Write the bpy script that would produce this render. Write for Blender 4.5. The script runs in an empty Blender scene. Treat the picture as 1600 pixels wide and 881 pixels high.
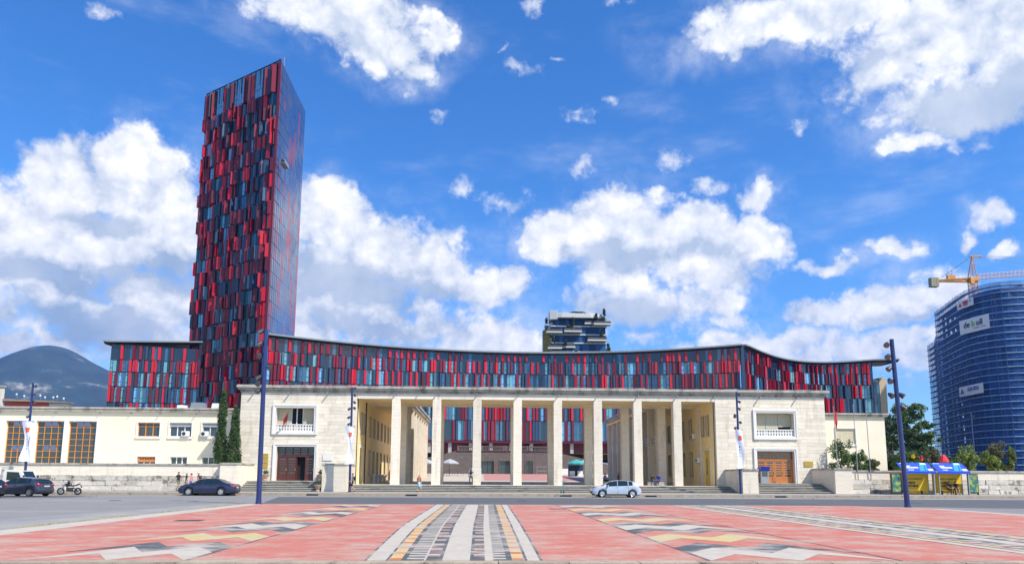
import bpy, bmesh, math, random
from mathutils import Vector, Matrix
R = math.radians
random.seed(7)
scene = bpy.context.scene
COL = scene.collection

# ---------------------------------------------------------------- camera
cam_d = bpy.data.cameras.new("camera")
cam = bpy.data.objects.new("camera", cam_d)
COL.objects.link(cam)
_y, _p, _r = R(2.4), R(8.35), R(0.3)
_f = Vector((math.sin(_y) * math.cos(_p), math.cos(_y) * math.cos(_p), math.sin(_p)))
_rt = Vector((math.cos(_y), -math.sin(_y), 0))
_up = _rt.cross(_f)
_r2 = _rt * math.cos(_r) + _up * math.sin(_r)
_u2 = -_rt * math.sin(_r) + _up * math.cos(_r)
_m = Matrix((_r2, _u2, -_f)).transposed().to_4x4()
_m.translation = (0, 0, 1.6)
cam.matrix_world = _m
cam_d.sensor_fit = 'HORIZONTAL'
cam_d.sensor_width = 36.0
cam_d.lens = 1155.0 / 1600 * 36
cam_d.shift_y = 136.5 / 1600
cam_d.clip_end = 30000
scene.camera = cam

# ---------------------------------------------------------------- light
SUN = Vector((0.53, -0.45, 0.76)).normalized()          # direction towards the sun
sun_d = bpy.data.lights.new("sun", 'SUN')
sun_d.energy = 4.4
sun_d.angle = R(0.53)
sun_d.color = (1.0, 0.94, 0.84)
sun = bpy.data.objects.new("sun", sun_d)
COL.objects.link(sun)
sun.rotation_euler = (-SUN).to_track_quat('-Z', 'Y').to_euler()
sun.location = SUN * 200
scene.view_settings.view_transform = 'Standard'
scene.view_settings.look = 'None'
scene.view_settings.exposure = 0.55
scene.view_settings.gamma = 1.0
scene.cycles.use_denoising = True
scene.cycles.max_bounces = 6
scene.cycles.transparent_max_bounces = 12

# ---------------------------------------------------------------- sky with clouds
CLOUD = [(-0.449,0.366,0.055,0.051,1), (-0.519,0.332,0.059,0.053,1), (-0.416,0.316,0.054,0.068,0.95), (-0.571,0.272,0.066,0.052,1), (-0.486,0.268,0.114,0.055,1), (-0.381,0.294,0.045,0.062,0.75), (-0.54,0.212,0.093,0.036,0.55), (-0.427,0.211,0.099,0.042,0.55), (-0.207,0.341,0.064,0.044,1), (-0.136,0.305,0.095,0.054,1), (-0.057,0.283,0.075,0.051,1), (0.01,0.255,0.055,0.036,1), (-0.203,0.255,0.1,0.066,0.9), (-0.233,0.186,0.057,0.037,0.6), (0.006,0.195,0.079,0.03,0.5), (0.197,0.337,0.079,0.056,1), (0.287,0.311,0.093,0.051,1), (0.354,0.306,0.059,0.039,0.9), (0.113,0.318,0.07,0.042,0.9), (0.377,0.359,0.034,0.028,0.8), (0.311,0.268,0.083,0.041,0.75), (0.183,0.262,0.061,0.03,0.6), (0.218,0.294,0.13,0.038,0.9), (-0.183,0.579,0.12,0.042,0.75), (-0.136,0.548,0.072,0.04,0.7), (-0.063,0.571,0.033,0.03,0.7), (-0.099,0.521,0.036,0.021,0.5), (-0.254,0.58,0.078,0.027,0.55), (0.472,0.553,0.186,0.041,0.85), (0.607,0.495,0.127,0.049,0.9), (0.348,0.54,0.053,0.024,0.8), (0.628,0.429,0.096,0.041,0.7), (0.673,0.49,0.074,0.075,0.7), (0.549,0.475,0.078,0.027,0.5), (0.578,0.392,0.031,0.018,0.75), (0.553,0.388,0.015,0.011,0.6), (0.326,0.23,0.039,0.025,0.7), (0.509,0.209,0.067,0.035,0.9), (0.444,0.21,0.045,0.021,0.7), (0.52,0.161,0.069,0.023,0.7), (0.448,0.15,0.104,0.019,0.6), (0.334,0.205,0.032,0.018,0.5), (0.643,0.297,0.034,0.025,0.7), (0.609,0.274,0.019,0.012,0.55), (0.528,0.276,0.022,0.015,0.65), (0.462,0.275,0.045,0.012,0.55), (0.657,0.25,0.018,0.013,0.6), (0.032,0.373,0.068,0.025,0.42), (-0.032,0.392,0.041,0.023,0.38), (0.136,0.416,0.041,0.019,0.45), (-0.065,0.469,0.02,0.012,0.45), (0.03,0.548,0.024,0.01,0.38), (0.054,0.519,0.032,0.011,0.34), (0.132,0.483,0.038,0.012,0.42), (0.182,0.499,0.024,0.015,0.45), (0.077,0.595,0.03,0.017,0.42), (0.265,0.417,0.031,0.027,0.42), (0.307,0.382,0.042,0.019,0.45), (0.105,0.533,0.015,0.007,0.35), (-0.51,0.526,0.041,0.01,0.42), (0.203,0.597,0.028,0.021,0.33), (0.437,0.439,0.031,0.01,0.3), (-0.517,0.156,0.082,0.018,0.5), (-0.565,0.14,0.036,0.016,0.5), (-0.424,0.172,0.063,0.019,0.45), (-0.116,0.192,0.103,0.022,0.45), (0.216,0.193,0.136,0.02,0.35), (0.077,0.221,0.062,0.019,0.35), (-0.473,0.183,0.154,0.038,0.62), (-0.35,0.163,0.15,0.029,0.55), (-0.133,0.208,0.145,0.036,0.6), (0.007,0.177,0.131,0.024,0.52), (0.225,0.227,0.128,0.029,0.55), (0.364,0.17,0.126,0.025,0.55), (0.58,0.141,0.104,0.022,0.52), (0.565,0.21,0.08,0.037,0.6)]
SHADE = [(-0.469,0.301,0.048,0.022,0.8), (-0.509,0.223,0.123,0.026,0.9), (-0.393,0.254,0.044,0.047,0.9), (-0.429,0.341,0.025,0.019,0.4), (-0.169,0.257,0.11,0.042,0.8), (-0.1,0.248,0.113,0.025,0.6), (-0.23,0.286,0.033,0.033,0.5), (0.183,0.283,0.105,0.03,0.7), (0.287,0.291,0.067,0.021,0.5), (0.368,0.268,0.048,0.021,0.4), (0.641,0.426,0.101,0.04,1), (0.55,0.489,0.114,0.02,0.4), (0.529,0.191,0.062,0.015,0.5), (0.44,0.553,0.072,0.02,0.3), (-0.181,0.547,0.053,0.021,0.25), (-0.48,0.182,0.146,0.03,0.75), (-0.133,0.2,0.136,0.031,0.6), (0.225,0.222,0.119,0.025,0.45), (-0.35,0.159,0.12,0.021,0.5)]
def build_world():
    w = bpy.data.worlds.new("World")
    scene.world = w
    w.use_nodes = True
    nt = w.node_tree
    nt.nodes.clear()
    N, L = nt.nodes.new, nt.links.new

    def put(sock, v):
        if isinstance(v, (int, float)):
            sock.default_value = v
        elif isinstance(v, tuple):
            sock.default_value = v
        else:
            L(v, sock)

    def math_(op, a, b=0.0, c=0.0, clamp=False):
        n = N('ShaderNodeMath'); n.operation = op; n.use_clamp = clamp
        put(n.inputs[0], a); put(n.inputs[1], b); put(n.inputs[2], c)
        return n.outputs[0]

    def vec(op, a, b=(0, 0, 0), c=(0, 0, 0)):
        n = N('ShaderNodeVectorMath'); n.operation = op
        put(n.inputs[0], a); put(n.inputs[1], b)
        if op == 'MULTIPLY_ADD':
            put(n.inputs[2], c)
        return n.outputs['Value'] if op == 'LENGTH' else n.outputs[0]

    def noise(v, scale, detail, rough=0.55, out='Fac'):
        n = N('ShaderNodeTexNoise')
        L(v, n.inputs['Vector'])
        n.inputs['Scale'].default_value = scale
        n.inputs['Detail'].default_value = detail
        n.inputs['Roughness'].default_value = rough
        return n.outputs[out]

    def mapr(v, a, b, c, d, smooth=True):
        n = N('ShaderNodeMapRange')
        n.interpolation_type = 'SMOOTHSTEP' if smooth else 'LINEAR'
        put(n.inputs[0], v)
        for i, q in enumerate((a, b, c, d)):
            n.inputs[1 + i].default_value = q
        return n.outputs[0]

    tc = N('ShaderNodeTexCoord').outputs['Generated']
    s = N('ShaderNodeSeparateXYZ'); L(tc, s.inputs[0])
    az = math_('ARCTAN2', s.outputs[0], s.outputs[1])
    el = math_('ARCSINE', s.outputs[2])
    cb = N('ShaderNodeCombineXYZ'); L(az, cb.inputs[0]); L(el, cb.inputs[1])
    P = cb.outputs[0]
    # billowing outline: the direction is pushed about by two scales of noise
    w1 = vec('MULTIPLY_ADD', noise(tc, 8, 3, 0.5, 'Color'), (0.09, 0.075, 0), (-0.045, -0.0375, 0))
    w2 = vec('MULTIPLY_ADD', noise(tc, 26, 4, 0.55, 'Color'), (0.044, 0.044, 0), (-0.022, -0.022, 0))
    P2 = vec('ADD', vec('ADD', P, w1), w2)

    def field(blobs, PP):
        out = None
        for a, e, ra, re, wt in blobs:
            d = vec('LENGTH', vec('MULTIPLY_ADD', PP, (1 / ra, 1 / re, 0), (-a / ra, -e / re, 0)))
            v = math_('MULTIPLY_ADD', d, -wt, wt)
            out = v if out is None else math_('SMOOTH_MAX', out, v, 0.12)
        return out
    rnd = random.Random(3)
    rest = []
    for k in range(26):                                     # the same kind of sky all round
        a = rnd.uniform(0.85, 5.4)
        a = a if a < math.pi else a - 2 * math.pi
        rest.append((a, rnd.uniform(0.12, 0.75), rnd.uniform(.1, .26), rnd.uniform(.05, .1), rnd.uniform(.6, 1)))
    F = math_('MULTIPLY_ADD', field([c for c in CLOUD if c[4] >= 0.5] + rest, P2), 1.9, 0.42)
    fb = noise(tc, 14, 8, 0.56)
    vo = N('ShaderNodeTexVoronoi'); vo.feature = 'F1'; vo.inputs['Scale'].default_value = 27
    L(vec('ADD', tc, w2), vo.inputs['Vector'])
    vo.inputs['Detail'].default_value = 3; vo.inputs['Roughness'].default_value = 0.55; vo.inputs['Lacunarity'].default_value = 2.2
    puff = math_('MULTIPLY_ADD', vo.outputs['Distance'], -0.55, 0.27)
    F2 = math_('ADD', F, math_('MULTIPLY_ADD', fb, 0.80, -0.40))
    F2 = math_('ADD', F2, puff)
    fd = noise(tc, 42, 8, 0.62)
    F2 = math_('ADD', F2, math_('MULTIPLY_ADD', fd, 0.62, -0.31))
    alpha = mapr(F2, -0.06, 0.74, 0, 1)
    halo = math_('MULTIPLY', mapr(F, -0.7, 1.0, 0, 0.62), mapr(noise(tc, 9, 8, 0.65), 0.42, 0.72, 0, 1))
    alpha = math_('MAXIMUM', alpha, halo)
    veil = mapr(noise(vec('MULTIPLY', tc, (1, 1, 3.2)), 5, 6, 0.6), 0.5, 0.85, 0, 0.30)
    alpha = math_('MAXIMUM', alpha, veil)
    # thin torn scraps
    Ft = math_('MULTIPLY_ADD', field([c for c in CLOUD if c[4] < 0.5], P2), 2.4, -0.15)
    Ft = math_('ADD', Ft, math_('MULTIPLY_ADD', noise(tc, 24, 10, 0.68), 3.4, -1.75))
    alpha = math_('MAXIMUM', alpha, mapr(Ft, 0.0, 1.1, 0, 0.8))
    # light and shade in the clouds
    off = vec('ADD', tc, (0.010, 0.0, 0.016))
    rel = math_('SUBTRACT', noise(tc, 11, 5, 0.5), noise(off, 11, 5, 0.5))
    rel2 = math_('SUBTRACT', noise(tc, 48, 4, 0.5), noise(off, 48, 4, 0.5))
    sh = math_('MAXIMUM', field(SHADE, P2), 0.0)
    thick = mapr(F2, 0.3, 1.6, 0.0, 0.10)
    lit = math_('MULTIPLY_ADD', rel, 1.9, 0.80)
    lit = math_('MULTIPLY_ADD', rel2, 0.40, lit)
    lit = math_('MULTIPLY_ADD', puff, 0.70, lit)
    lit = math_('SUBTRACT', lit, math_('MULTIPLY', sh, 1.35))
    lit = math_('ADD', lit, thick)
    lit = math_('MAXIMUM', lit, math_('MULTIPLY_ADD', noise(tc, 10, 6, 0.55), 1.1, -0.35), clamp=True)
    cr = N('ShaderNodeMix'); cr.data_type = 'RGBA'
    put(cr.inputs[0], lit)
    cr.inputs[6].default_value = (2.7, 3.6, 5.0, 1)
    cr.inputs[7].default_value = (9.2, 9.0, 8.7, 1)
    sky = N('ShaderNodeTexSky')
    sky.sky_type = 'NISHITA'
    sky.sun_disc = False
    sky.sun_elevation = math.asin(SUN.z)
    sky.sun_rotation = math.atan2(SUN.x, SUN.y)
    sky.altitude = 100
    sky.air_density = 1.0
    sky.dust_density = 0.3
    sky.ozone_density = 2.0
    hs = N('ShaderNodeHueSaturation')
    L(sky.outputs[0], hs.inputs['Color'])
    hs.inputs['Saturation'].default_value = 1.28
    hs.inputs['Value'].default_value = 1.22
    tn = vec('MULTIPLY', hs.outputs[0], (0.72, 0.95, 1.20))
    mx = N('ShaderNodeMix'); mx.data_type = 'RGBA'
    put(mx.inputs[0], alpha)
    L(tn, mx.inputs[6])
    L(cr.outputs[2], mx.inputs[7])
    bg = N('ShaderNodeBackground')
    L(mx.outputs[2], bg.inputs[0])
    bg.inputs[1].default_value = 0.1
    out = N('ShaderNodeOutputWorld')
    L(bg.outputs[0], out.inputs[0])
    w.cycles.sampling_method = 'MANUAL'
    w.cycles.sample_map_resolution = 512
build_world()

# ---------------------------------------------------------------- helpers
def tag(o, label=None, cat=None, group=None, kind=None):
    if label: o["label"] = label
    if cat: o["category"] = cat
    if group: o["group"] = group
    if kind: o["kind"] = kind
    return o

def wloc(o):
    v = Vector((0, 0, 0))
    while o is not None:
        v += o.location
        o = o.parent
    return v

def empty(name, loc=(0, 0, 0), rz=0.0, parent=None):
    o = bpy.data.objects.new(name, None)
    o.empty_display_size = 0.3
    o.location = loc
    o.rotation_euler = (0, 0, rz)
    o.parent = parent
    COL.objects.link(o)
    return o

def thing(name, label, cat, loc=(0, 0, 0), rz=0.0, group=None):
    return tag(empty(name, loc, rz), label, cat, group)

def inst(name, me, parent, loc=(0, 0, 0), rot=(0, 0, 0), scale=(1, 1, 1)):
    o = bpy.data.objects.new(name, me)
    o.location = loc
    o.rotation_euler = rot
    o.scale = scale
    o.parent = parent
    COL.objects.link(o)
    return o

def copy_tree(o, parent=None):
    c = o.copy()
    COL.objects.link(c)
    c.parent = parent
    for ch in list(o.children):
        copy_tree(ch, c)
    return c

class MB:
    """collects faces, then links them as one mesh object"""
    def __init__(self):
        self.v, self.f, self.m = [], [], []

    def face(self, pts, mi=0):
        n = len(self.v)
        self.v.extend([tuple(p) for p in pts])
        self.f.append(tuple(range(n, n + len(pts))))
        self.m.append(mi)
        return self

    def mesh(self, verts, faces, mi=0):
        n = len(self.v)
        self.v.extend([tuple(p) for p in verts])
        for fc in faces:
            self.f.append(tuple(n + i for i in fc))
            self.m.append(mi)
        return self

    def box(self, x0, x1, y0, y1, z0, z1, mi=0):
        return self.mesh([(x0, y0, z0), (x1, y0, z0), (x1, y1, z0), (x0, y1, z0),
                          (x0, y0, z1), (x1, y0, z1), (x1, y1, z1), (x0, y1, z1)],
                         [(0, 3, 2, 1), (4, 5, 6, 7), (0, 1, 5, 4), (1, 2, 6, 5), (2, 3, 7, 6), (3, 0, 4, 7)], mi)

    def prism(self, poly, a, b, axis='z', mi=0):
        """poly: 2-D outline, extruded from a to b along axis"""
        def pt(p, t):
            return {'z': (p[0], p[1], t), 'y': (p[0], t, p[1]), 'x': (t, p[0], p[1])}[axis]
        n = len(poly)
        vs = [pt(p, a) for p in poly] + [pt(p, b) for p in poly]
        fs = [tuple(range(n))[::-1], tuple(range(n, 2 * n))]
        fs += [(i, (i + 1) % n, n + (i + 1) % n, n + i) for i in range(n)]
        return self.mesh(vs, fs, mi)

    def tube(self, p0, p1, r0, r1=None, n=8, mi=0, cap=True):
        r1 = r0 if r1 is None else r1
        p0, p1 = Vector(p0), Vector(p1)
        d = (p1 - p0)
        if d.length < 1e-6:
            return self
        d.normalize()
        a = d.orthogonal().normalized()
        b = d.cross(a)
        vs = []
        for p, r in ((p0, r0), (p1, r1)):
            for i in range(n):
                t = 2 * math.pi * i / n
                vs.append(p + (a * math.cos(t) + b * math.sin(t)) * r)
        fs = [(i, (i + 1) % n, n + (i + 1) % n, n + i) for i in range(n)]
        if cap:
            fs += [tuple(range(n))[::-1], tuple(range(n, 2 * n))]
        return self.mesh(vs, fs, mi)

    def path(self, pts, r, n=6, mi=0):
        for a, b in zip(pts, pts[1:]):
            self.tube(a, b, r, r, n, mi)
        return self

    def lathe(self, prof, c=(0, 0, 0), n=14, mi=0, axis='z', cap=True):
        """prof: (radius, height) pairs"""
        vs, fs = [], []
        for r, h in prof:
            for i in range(n):
                t = 2 * math.pi * i / n
                p = (r * math.cos(t), r * math.sin(t), h)
                if axis == 'y': p = (p[0], p[2], p[1])
                if axis == 'x': p = (p[2], p[0], p[1])
                vs.append((c[0] + p[0], c[1] + p[1], c[2] + p[2]))
        for k in range(len(prof) - 1):
            for i in range(n):
                j = (i + 1) % n
                fs.append((k * n + i, k * n + j, (k + 1) * n + j, (k + 1) * n + i))
        if cap:
            fs.append(tuple(range(n))[::-1])
            fs.append(tuple(range((len(prof) - 1) * n, len(prof) * n)))
        return self.mesh(vs, fs, mi)

    def sphere(self, c, rx, ry=None, rz=None, nu=10, nv=7, mi=0):
        ry = rx if ry is None else ry
        rz = rx if rz is None else rz
        vs, fs = [], []
        for j in range(nv + 1):
            ph = math.pi * j / nv
            for i in range(nu):
                t = 2 * math.pi * i / nu
                vs.append((c[0] + rx * math.sin(ph) * math.cos(t), c[1] + ry * math.sin(ph) * math.sin(t), c[2] + rz * math.cos(ph)))
        for j in range(nv):
            for i in range(nu):
                k = (i + 1) % nu
                fs.append((j * nu + i, (j + 1) * nu + i, (j + 1) * nu + k, j * nu + k))
        return self.mesh(vs, fs, mi)

    def data(self, name, mats, smooth=False, off=(0, 0, 0), merge=False):
        me = bpy.data.meshes.new(name)
        ox, oy, oz = off
        me.from_pydata([(x - ox, y - oy, z - oz) for x, y, z in self.v], [], self.f)
        for m in (mats if isinstance(mats, (list, tuple)) else [mats]):
            me.materials.append(m)
        me.polygons.foreach_set("material_index", self.m)
        if smooth:
            me.polygons.foreach_set("use_smooth", [True] * len(self.f))
        me.update()
        if merge:
            bm = bmesh.new(); bm.from_mesh(me)
            bmesh.ops.remove_doubles(bm, verts=bm.verts, dist=1e-4)
            bmesh.ops.recalc_face_normals(bm, faces=bm.faces)
            bm.to_mesh(me); bm.free()
        return me

    def build(self, name, mats, parent=None, smooth=False, world=False, bevel=0.0, merge=False):
        """world: the points are given in world space, the parent chain is not rotated"""
        off = wloc(parent) if (world and parent is not None) else (0, 0, 0)
        o = bpy.data.objects.new(name, self.data(name, mats, smooth, off, merge))
        o.parent = parent
        COL.objects.link(o)
        if bevel:
            md = o.modifiers.new("bevel", 'BEVEL')
            md.width = bevel; md.segments = 2; md.limit_method = 'ANGLE'
        return o

def wall_open(mb, o, u, n, U, Z, ops, depth=0.3, mi=0, mir=None):
    """a wall face in the plane through o along u (horizontal) with real openings and reveals going in against n"""
    o, u, n = Vector(o), Vector(u), Vector(n)
    mir = mi if mir is None else mir
    us = sorted({U[0], U[1], *[q for a in ops for q in a[:2]]})
    zs = sorted({Z[0], Z[1], *[q for a in ops for q in a[2:4]]})
    P = lambda a, z, d=0.0: o + u * a + Vector((0, 0, z)) - n * d
    flip = u.cross(Vector((0, 0, 1))).dot(n) < 0
    def q(pts, m):
        mb.face(pts[::-1] if flip else pts, m)
    for a0, a1 in zip(us, us[1:]):
        run = None
        for z0, z1 in zip(zs, zs[1:]):
            hole = any(p[0] <= a0 + 1e-6 and p[1] >= a1 - 1e-6 and p[2] <= z0 + 1e-6 and p[3] >= z1 - 1e-6 for p in ops)
            if not hole:
                run = [run[0], z1] if run else [z0, z1]
            if hole and run:
                q([P(a0, run[0]), P(a1, run[0]), P(a1, run[1]), P(a0, run[1])], mi); run = None
        if run:
            q([P(a0, run[0]), P(a1, run[0]), P(a1, run[1]), P(a0, run[1])], mi)
    for a0, a1, z0, z1 in [p[:4] for p in ops]:
        q([P(a0, z0), P(a0, z0, depth), P(a0, z1, depth), P(a0, z1)][::-1], mir)
        q([P(a1, z0), P(a1, z1), P(a1, z1, depth), P(a1, z0, depth)][::-1], mir)
        q([P(a0, z0), P(a1, z0), P(a1, z0, depth), P(a0, z0, depth)][::-1], mir)
        q([P(a0, z1), P(a0, z1, depth), P(a1, z1, depth), P(a1, z1)][::-1], mir)

# ---------------------------------------------------------------- materials
def pmat(name, col, rough=0.75, var=0.12, scale=1.5, detail=5, bump=0.0, bscale=20, metal=0.0, spec=0.5, rnd=0.0, col2=None,
         c2=(0.5, 0.7), stretch=(1, 1, 1), coat=0.0, trans=0.0, alpha=1.0, ior=None, dirt=None, dirt_scale=0.6, dirt_rng=(0.52, 0.72), dirt_stretch=(1, 1, 1)):
    m = bpy.data.materials.new(name)
    m.use_nodes = True
    nt = m.node_tree
    N, L = nt.nodes.new, nt.links.new
    b = nt.nodes["Principled BSDF"]
    b.inputs['Roughness'].default_value = rough
    b.inputs['Metallic'].default_value = metal
    b.inputs['Specular IOR Level'].default_value = spec
    b.inputs['Coat Weight'].default_value = coat
    b.inputs['Coat Roughness'].default_value = 0.05
    b.inputs['Transmission Weight'].default_value = trans
    b.inputs['Alpha'].default_value = alpha
    if ior: b.inputs['IOR'].default_value = ior
    geo = N('ShaderNodeNewGeometry')
    mp = N('ShaderNodeVectorMath'); mp.operation = 'MULTIPLY'
    L(geo.outputs['Position'], mp.inputs[0]); mp.inputs[1].default_value = stretch
    no = N('ShaderNodeTexNoise')
    L(mp.outputs[0], no.inputs['Vector'])
    no.inputs['Scale'].default_value = scale
    no.inputs['Detail'].default_value = detail
    no.inputs['Roughness'].default_value = 0.62
    mr = N('ShaderNodeMapRange')
    L(no.outputs['Fac'], mr.inputs[0])
    mr.inputs[1].default_value = 0.25; mr.inputs[2].default_value = 0.75
    mr.inputs[3].default_value = 1 - var; mr.inputs[4].default_value = 1 + var
    src = None
    if col2 is not None:
        r2 = N('ShaderNodeMapRange'); r2.interpolation_type = 'SMOOTHSTEP'
        L(no.outputs['Fac'], r2.inputs[0])
        r2.inputs[1].default_value = c2[0]; r2.inputs[2].default_value = c2[1]
        mx = N('ShaderNodeMix'); mx.data_type = 'RGBA'
        L(r2.outputs[0], mx.inputs[0])
        mx.inputs[6].default_value = (*col, 1); mx.inputs[7].default_value = (*col2, 1)
        src = mx.outputs[2]
    if dirt is not None:
        sm = N('ShaderNodeVectorMath'); sm.operation = 'MULTIPLY'
        L(geo.outputs['Position'], sm.inputs[0]); sm.inputs[1].default_value = dirt_stretch
        dn = N('ShaderNodeTexNoise'); L(sm.outputs[0], dn.inputs['Vector'])
        dn.inputs['Scale'].default_value = dirt_scale; dn.inputs['Detail'].default_value = 8; dn.inputs['Roughness'].default_value = 0.7
        dr = N('ShaderNodeMapRange'); dr.interpolation_type = 'SMOOTHSTEP'
        L(dn.outputs['Fac'], dr.inputs[0]); dr.inputs[1].default_value = dirt_rng[0]; dr.inputs[2].default_value = dirt_rng[1]
        dm = N('ShaderNodeMix'); dm.data_type = 'RGBA'
        L(dr.outputs[0], dm.inputs[0])
        if src is None: dm.inputs[6].default_value = (*col, 1)
        else: L(src, dm.inputs[6])
        dm.inputs[7].default_value = (*dirt, 1)
        src = dm.outputs[2]
    fac = mr.outputs[0]
    if rnd:
        oi = N('ShaderNodeObjectInfo')
        rr = N('ShaderNodeMapRange'); L(oi.outputs['Random'], rr.inputs[0])
        rr.inputs[3].default_value = 1 - rnd; rr.inputs[4].default_value = 1 + rnd
        mu = N('ShaderNodeMath'); mu.operation = 'MULTIPLY'
        L(fac, mu.inputs[0]); L(rr.outputs[0], mu.inputs[1])
        fac = mu.outputs[0]
    sc = N('ShaderNodeVectorMath'); sc.operation = 'SCALE'
    if src is None: sc.inputs[0].default_value = col
    else: L(src, sc.inputs[0])
    L(fac, sc.inputs['Scale'])
    L(sc.outputs[0], b.inputs['Base Color'])
    if bump:
        bn = N('ShaderNodeTexNoise'); L(geo.outputs['Position'], bn.inputs['Vector'])
        bn.inputs['Scale'].default_value = bscale; bn.inputs['Detail'].default_value = 5
        bp = N('ShaderNodeBump'); bp.inputs['Strength'].default_value = bump; bp.inputs['Distance'].default_value = 0.05
        L(bn.outputs['Fac'], bp.inputs['Height']); L(bp.outputs[0], b.inputs['Normal'])
    return m

def net_mat(name, col, opac):
    m = bpy.data.materials.new(name); m.use_nodes = True
    nt = m.node_tree; N, L = nt.nodes.new, nt.links.new
    b = nt.nodes["Principled BSDF"]
    b.inputs['Roughness'].default_value = 0.7
    geo = N('ShaderNodeNewGeometry')
    no = N('ShaderNodeTexNoise'); L(geo.outputs['Position'], no.inputs['Vector'])
    no.inputs['Scale'].default_value = 0.35; no.inputs['Detail'].default_value = 7
    mr = N('ShaderNodeMapRange'); L(no.outputs['Fac'], mr.inputs[0])
    mr.inputs[1].default_value = 0.3; mr.inputs[2].default_value = 0.7
    mr.inputs[3].default_value = opac * 0.7; mr.inputs[4].default_value = min(1, opac * 1.3)
    b.inputs['Base Color'].default_value = (*col, 1)
    L(mr.outputs[0], b.inputs['Alpha'])
    return m

MT = {}
MT['travertine'] = pmat('travertine', (.72, .645, .52), .7, .12, 2.2, 6, .15, 12, rnd=.09, stretch=(.5, .5, 3), dirt=(.46, .38, .28), dirt_scale=1.3, dirt_rng=(.50, .80), dirt_stretch=(1.2, 1.2, .16))
MT['joint'] = pmat('stone_joint', (.42, .37, .30), .9, .1)
MT['cornice'] = pmat('weathered_cornice', (.40, .37, .32), .9, .25, 1.2, 8, .3, 8, dirt=(.13, .12, .10), dirt_scale=.9, dirt_rng=(.45, .7), dirt_stretch=(1, 1, .3))
MT['trim'] = pmat('pale_stone_trim', (.70, .68, .64), .6, .06, 3)
MT['cream'] = pmat('cream_plaster', (.76, .69, .53), .85, .05, .5, 6, dirt=(.64, .57, .43), dirt_scale=.35, dirt_rng=(.55, .85), dirt_stretch=(1, 1, .5))
MT['yellow'] = pmat('ochre_plaster', (.86, .67, .34), .85, .06, .8, 6, dirt=(.76, .58, .30), dirt_scale=.6, dirt_rng=(.55, .85))
MT['rough_stone'] = pmat('rough_stone', (.52, .48, .41), .95, .2, 2.5, 8, .6, 7, rnd=.14, dirt=(.16, .14, .11), dirt_scale=1.1, dirt_rng=(.50, .66), dirt_stretch=(1, 1, 1.3))
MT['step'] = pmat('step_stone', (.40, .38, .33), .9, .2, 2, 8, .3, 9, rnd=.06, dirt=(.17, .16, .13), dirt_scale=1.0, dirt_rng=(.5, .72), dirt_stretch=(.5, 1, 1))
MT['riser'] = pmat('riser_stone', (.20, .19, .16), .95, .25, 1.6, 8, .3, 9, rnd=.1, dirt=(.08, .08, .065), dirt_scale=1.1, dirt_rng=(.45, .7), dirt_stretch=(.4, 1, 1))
MT['floor_stone'] = pmat('floor_stone', (.60, .55, .46), .85, .12, 1.2, 6)
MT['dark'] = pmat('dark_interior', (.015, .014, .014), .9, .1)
MT['glass'] = pmat('window_glass', (.03, .045, .06), .06, .1, .3, spec=.9)
MT['glass_sky'] = pmat('tilted_glass', (.10, .16, .32), .04, .05, .3, spec=1.0, metal=.35)
MT['shutter'] = pmat('roller_shutter', (.60, .54, .38), .7, .05, 2)
MT['grey_shutter'] = pmat('grey_shutter', (.40, .43, .46), .6, .05, 2)
MT['orange_wood'] = pmat('orange_wood', (.62, .24, .03), .5, .15, 4)
MT['door_dark'] = pmat('dark_red_wood', (.085, .022, .016), .45, .2, 4)
MT['door_orange'] = pmat('varnished_wood', (.47, .17, .045), .4, .15, 4)
MT['door_yellow'] = pmat('yellow_door', (.70, .50, .07), .5, .08, 3)
MT['white'] = pmat('white_paint', (.78, .78, .78), .5, .04, 3)
MT['brass'] = pmat('brass_plate', (.50, .33, .06), .4, .1, 9, metal=.4)
MT['grey_metal'] = pmat('grey_metal', (.32, .34, .36), .45, .08, 3, metal=.5)
MT['dark_metal'] = pmat('dark_metal', (.05, .05, .055), .5, .1, 3, metal=.3)
MT['pole_blue'] = pmat('navy_pole_paint', (.012, .022, .12), .35, .12, 3, coat=.3)
MT['lens'] = pmat('lamp_lens', (.16, .14, .13), .3, .1, 3)
MT['asphalt'] = pmat('asphalt', (.222, .213, .203), .9, .12, .35, 8, .2, 60, dirt=(.30, .285, .26), dirt_scale=.16, dirt_rng=(.48, .75), dirt_stretch=(.35, 1, 1))
MT['asphalt_new'] = pmat('newer_asphalt', (.098, .10, .104), .9, .12, .5, 8, .2, 60)
MT['asphalt_patch'] = pmat('asphalt_patch', (.10, .10, .105), .9, .12, .5, 8, .2, 60)
MT['road_paint'] = pmat('worn_road_paint', (.60, .59, .56), .8, .12, 2, 8)
MT['sidewalk'] = pmat('sidewalk', (.33, .30, .26), .9, .14, .8, 8, dirt=(.2, .18, .15), dirt_scale=.5)
MT['kerb'] = pmat('kerb_stone', (.36, .30, .22), .9, .25, 2, 8, .4, 10, rnd=.1, dirt=(.14, .11, .08), dirt_scale=1.3)
MT['far_ground'] = pmat('far_ground', (.16, .15, .10), .95, .3, .02, 6)
MT['red'] = pmat('red_panel', (.44, .007, .02), .35, .08, .5, rnd=.12, spec=.4)
MT['crimson'] = pmat('crimson_panel', (.17, .008, .022), .38, .08, .5, rnd=.2, spec=.4)
MT['maroon'] = pmat('maroon_panel', (.085, .007, .022), .4, .1, .5, rnd=.2, spec=.4)
MT['navy'] = pmat('navy_panel', (.016, .035, .085), .4, .1, .5, rnd=.25, spec=.5)
MT['slate'] = pmat('slate_panel', (.055, .115, .18), .4, .1, .5, rnd=.2, spec=.5)
MT['g_teal'] = pmat('pale_teal_glass', (.13, .33, .39), .12, .1, .4, spec=.8)
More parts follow.
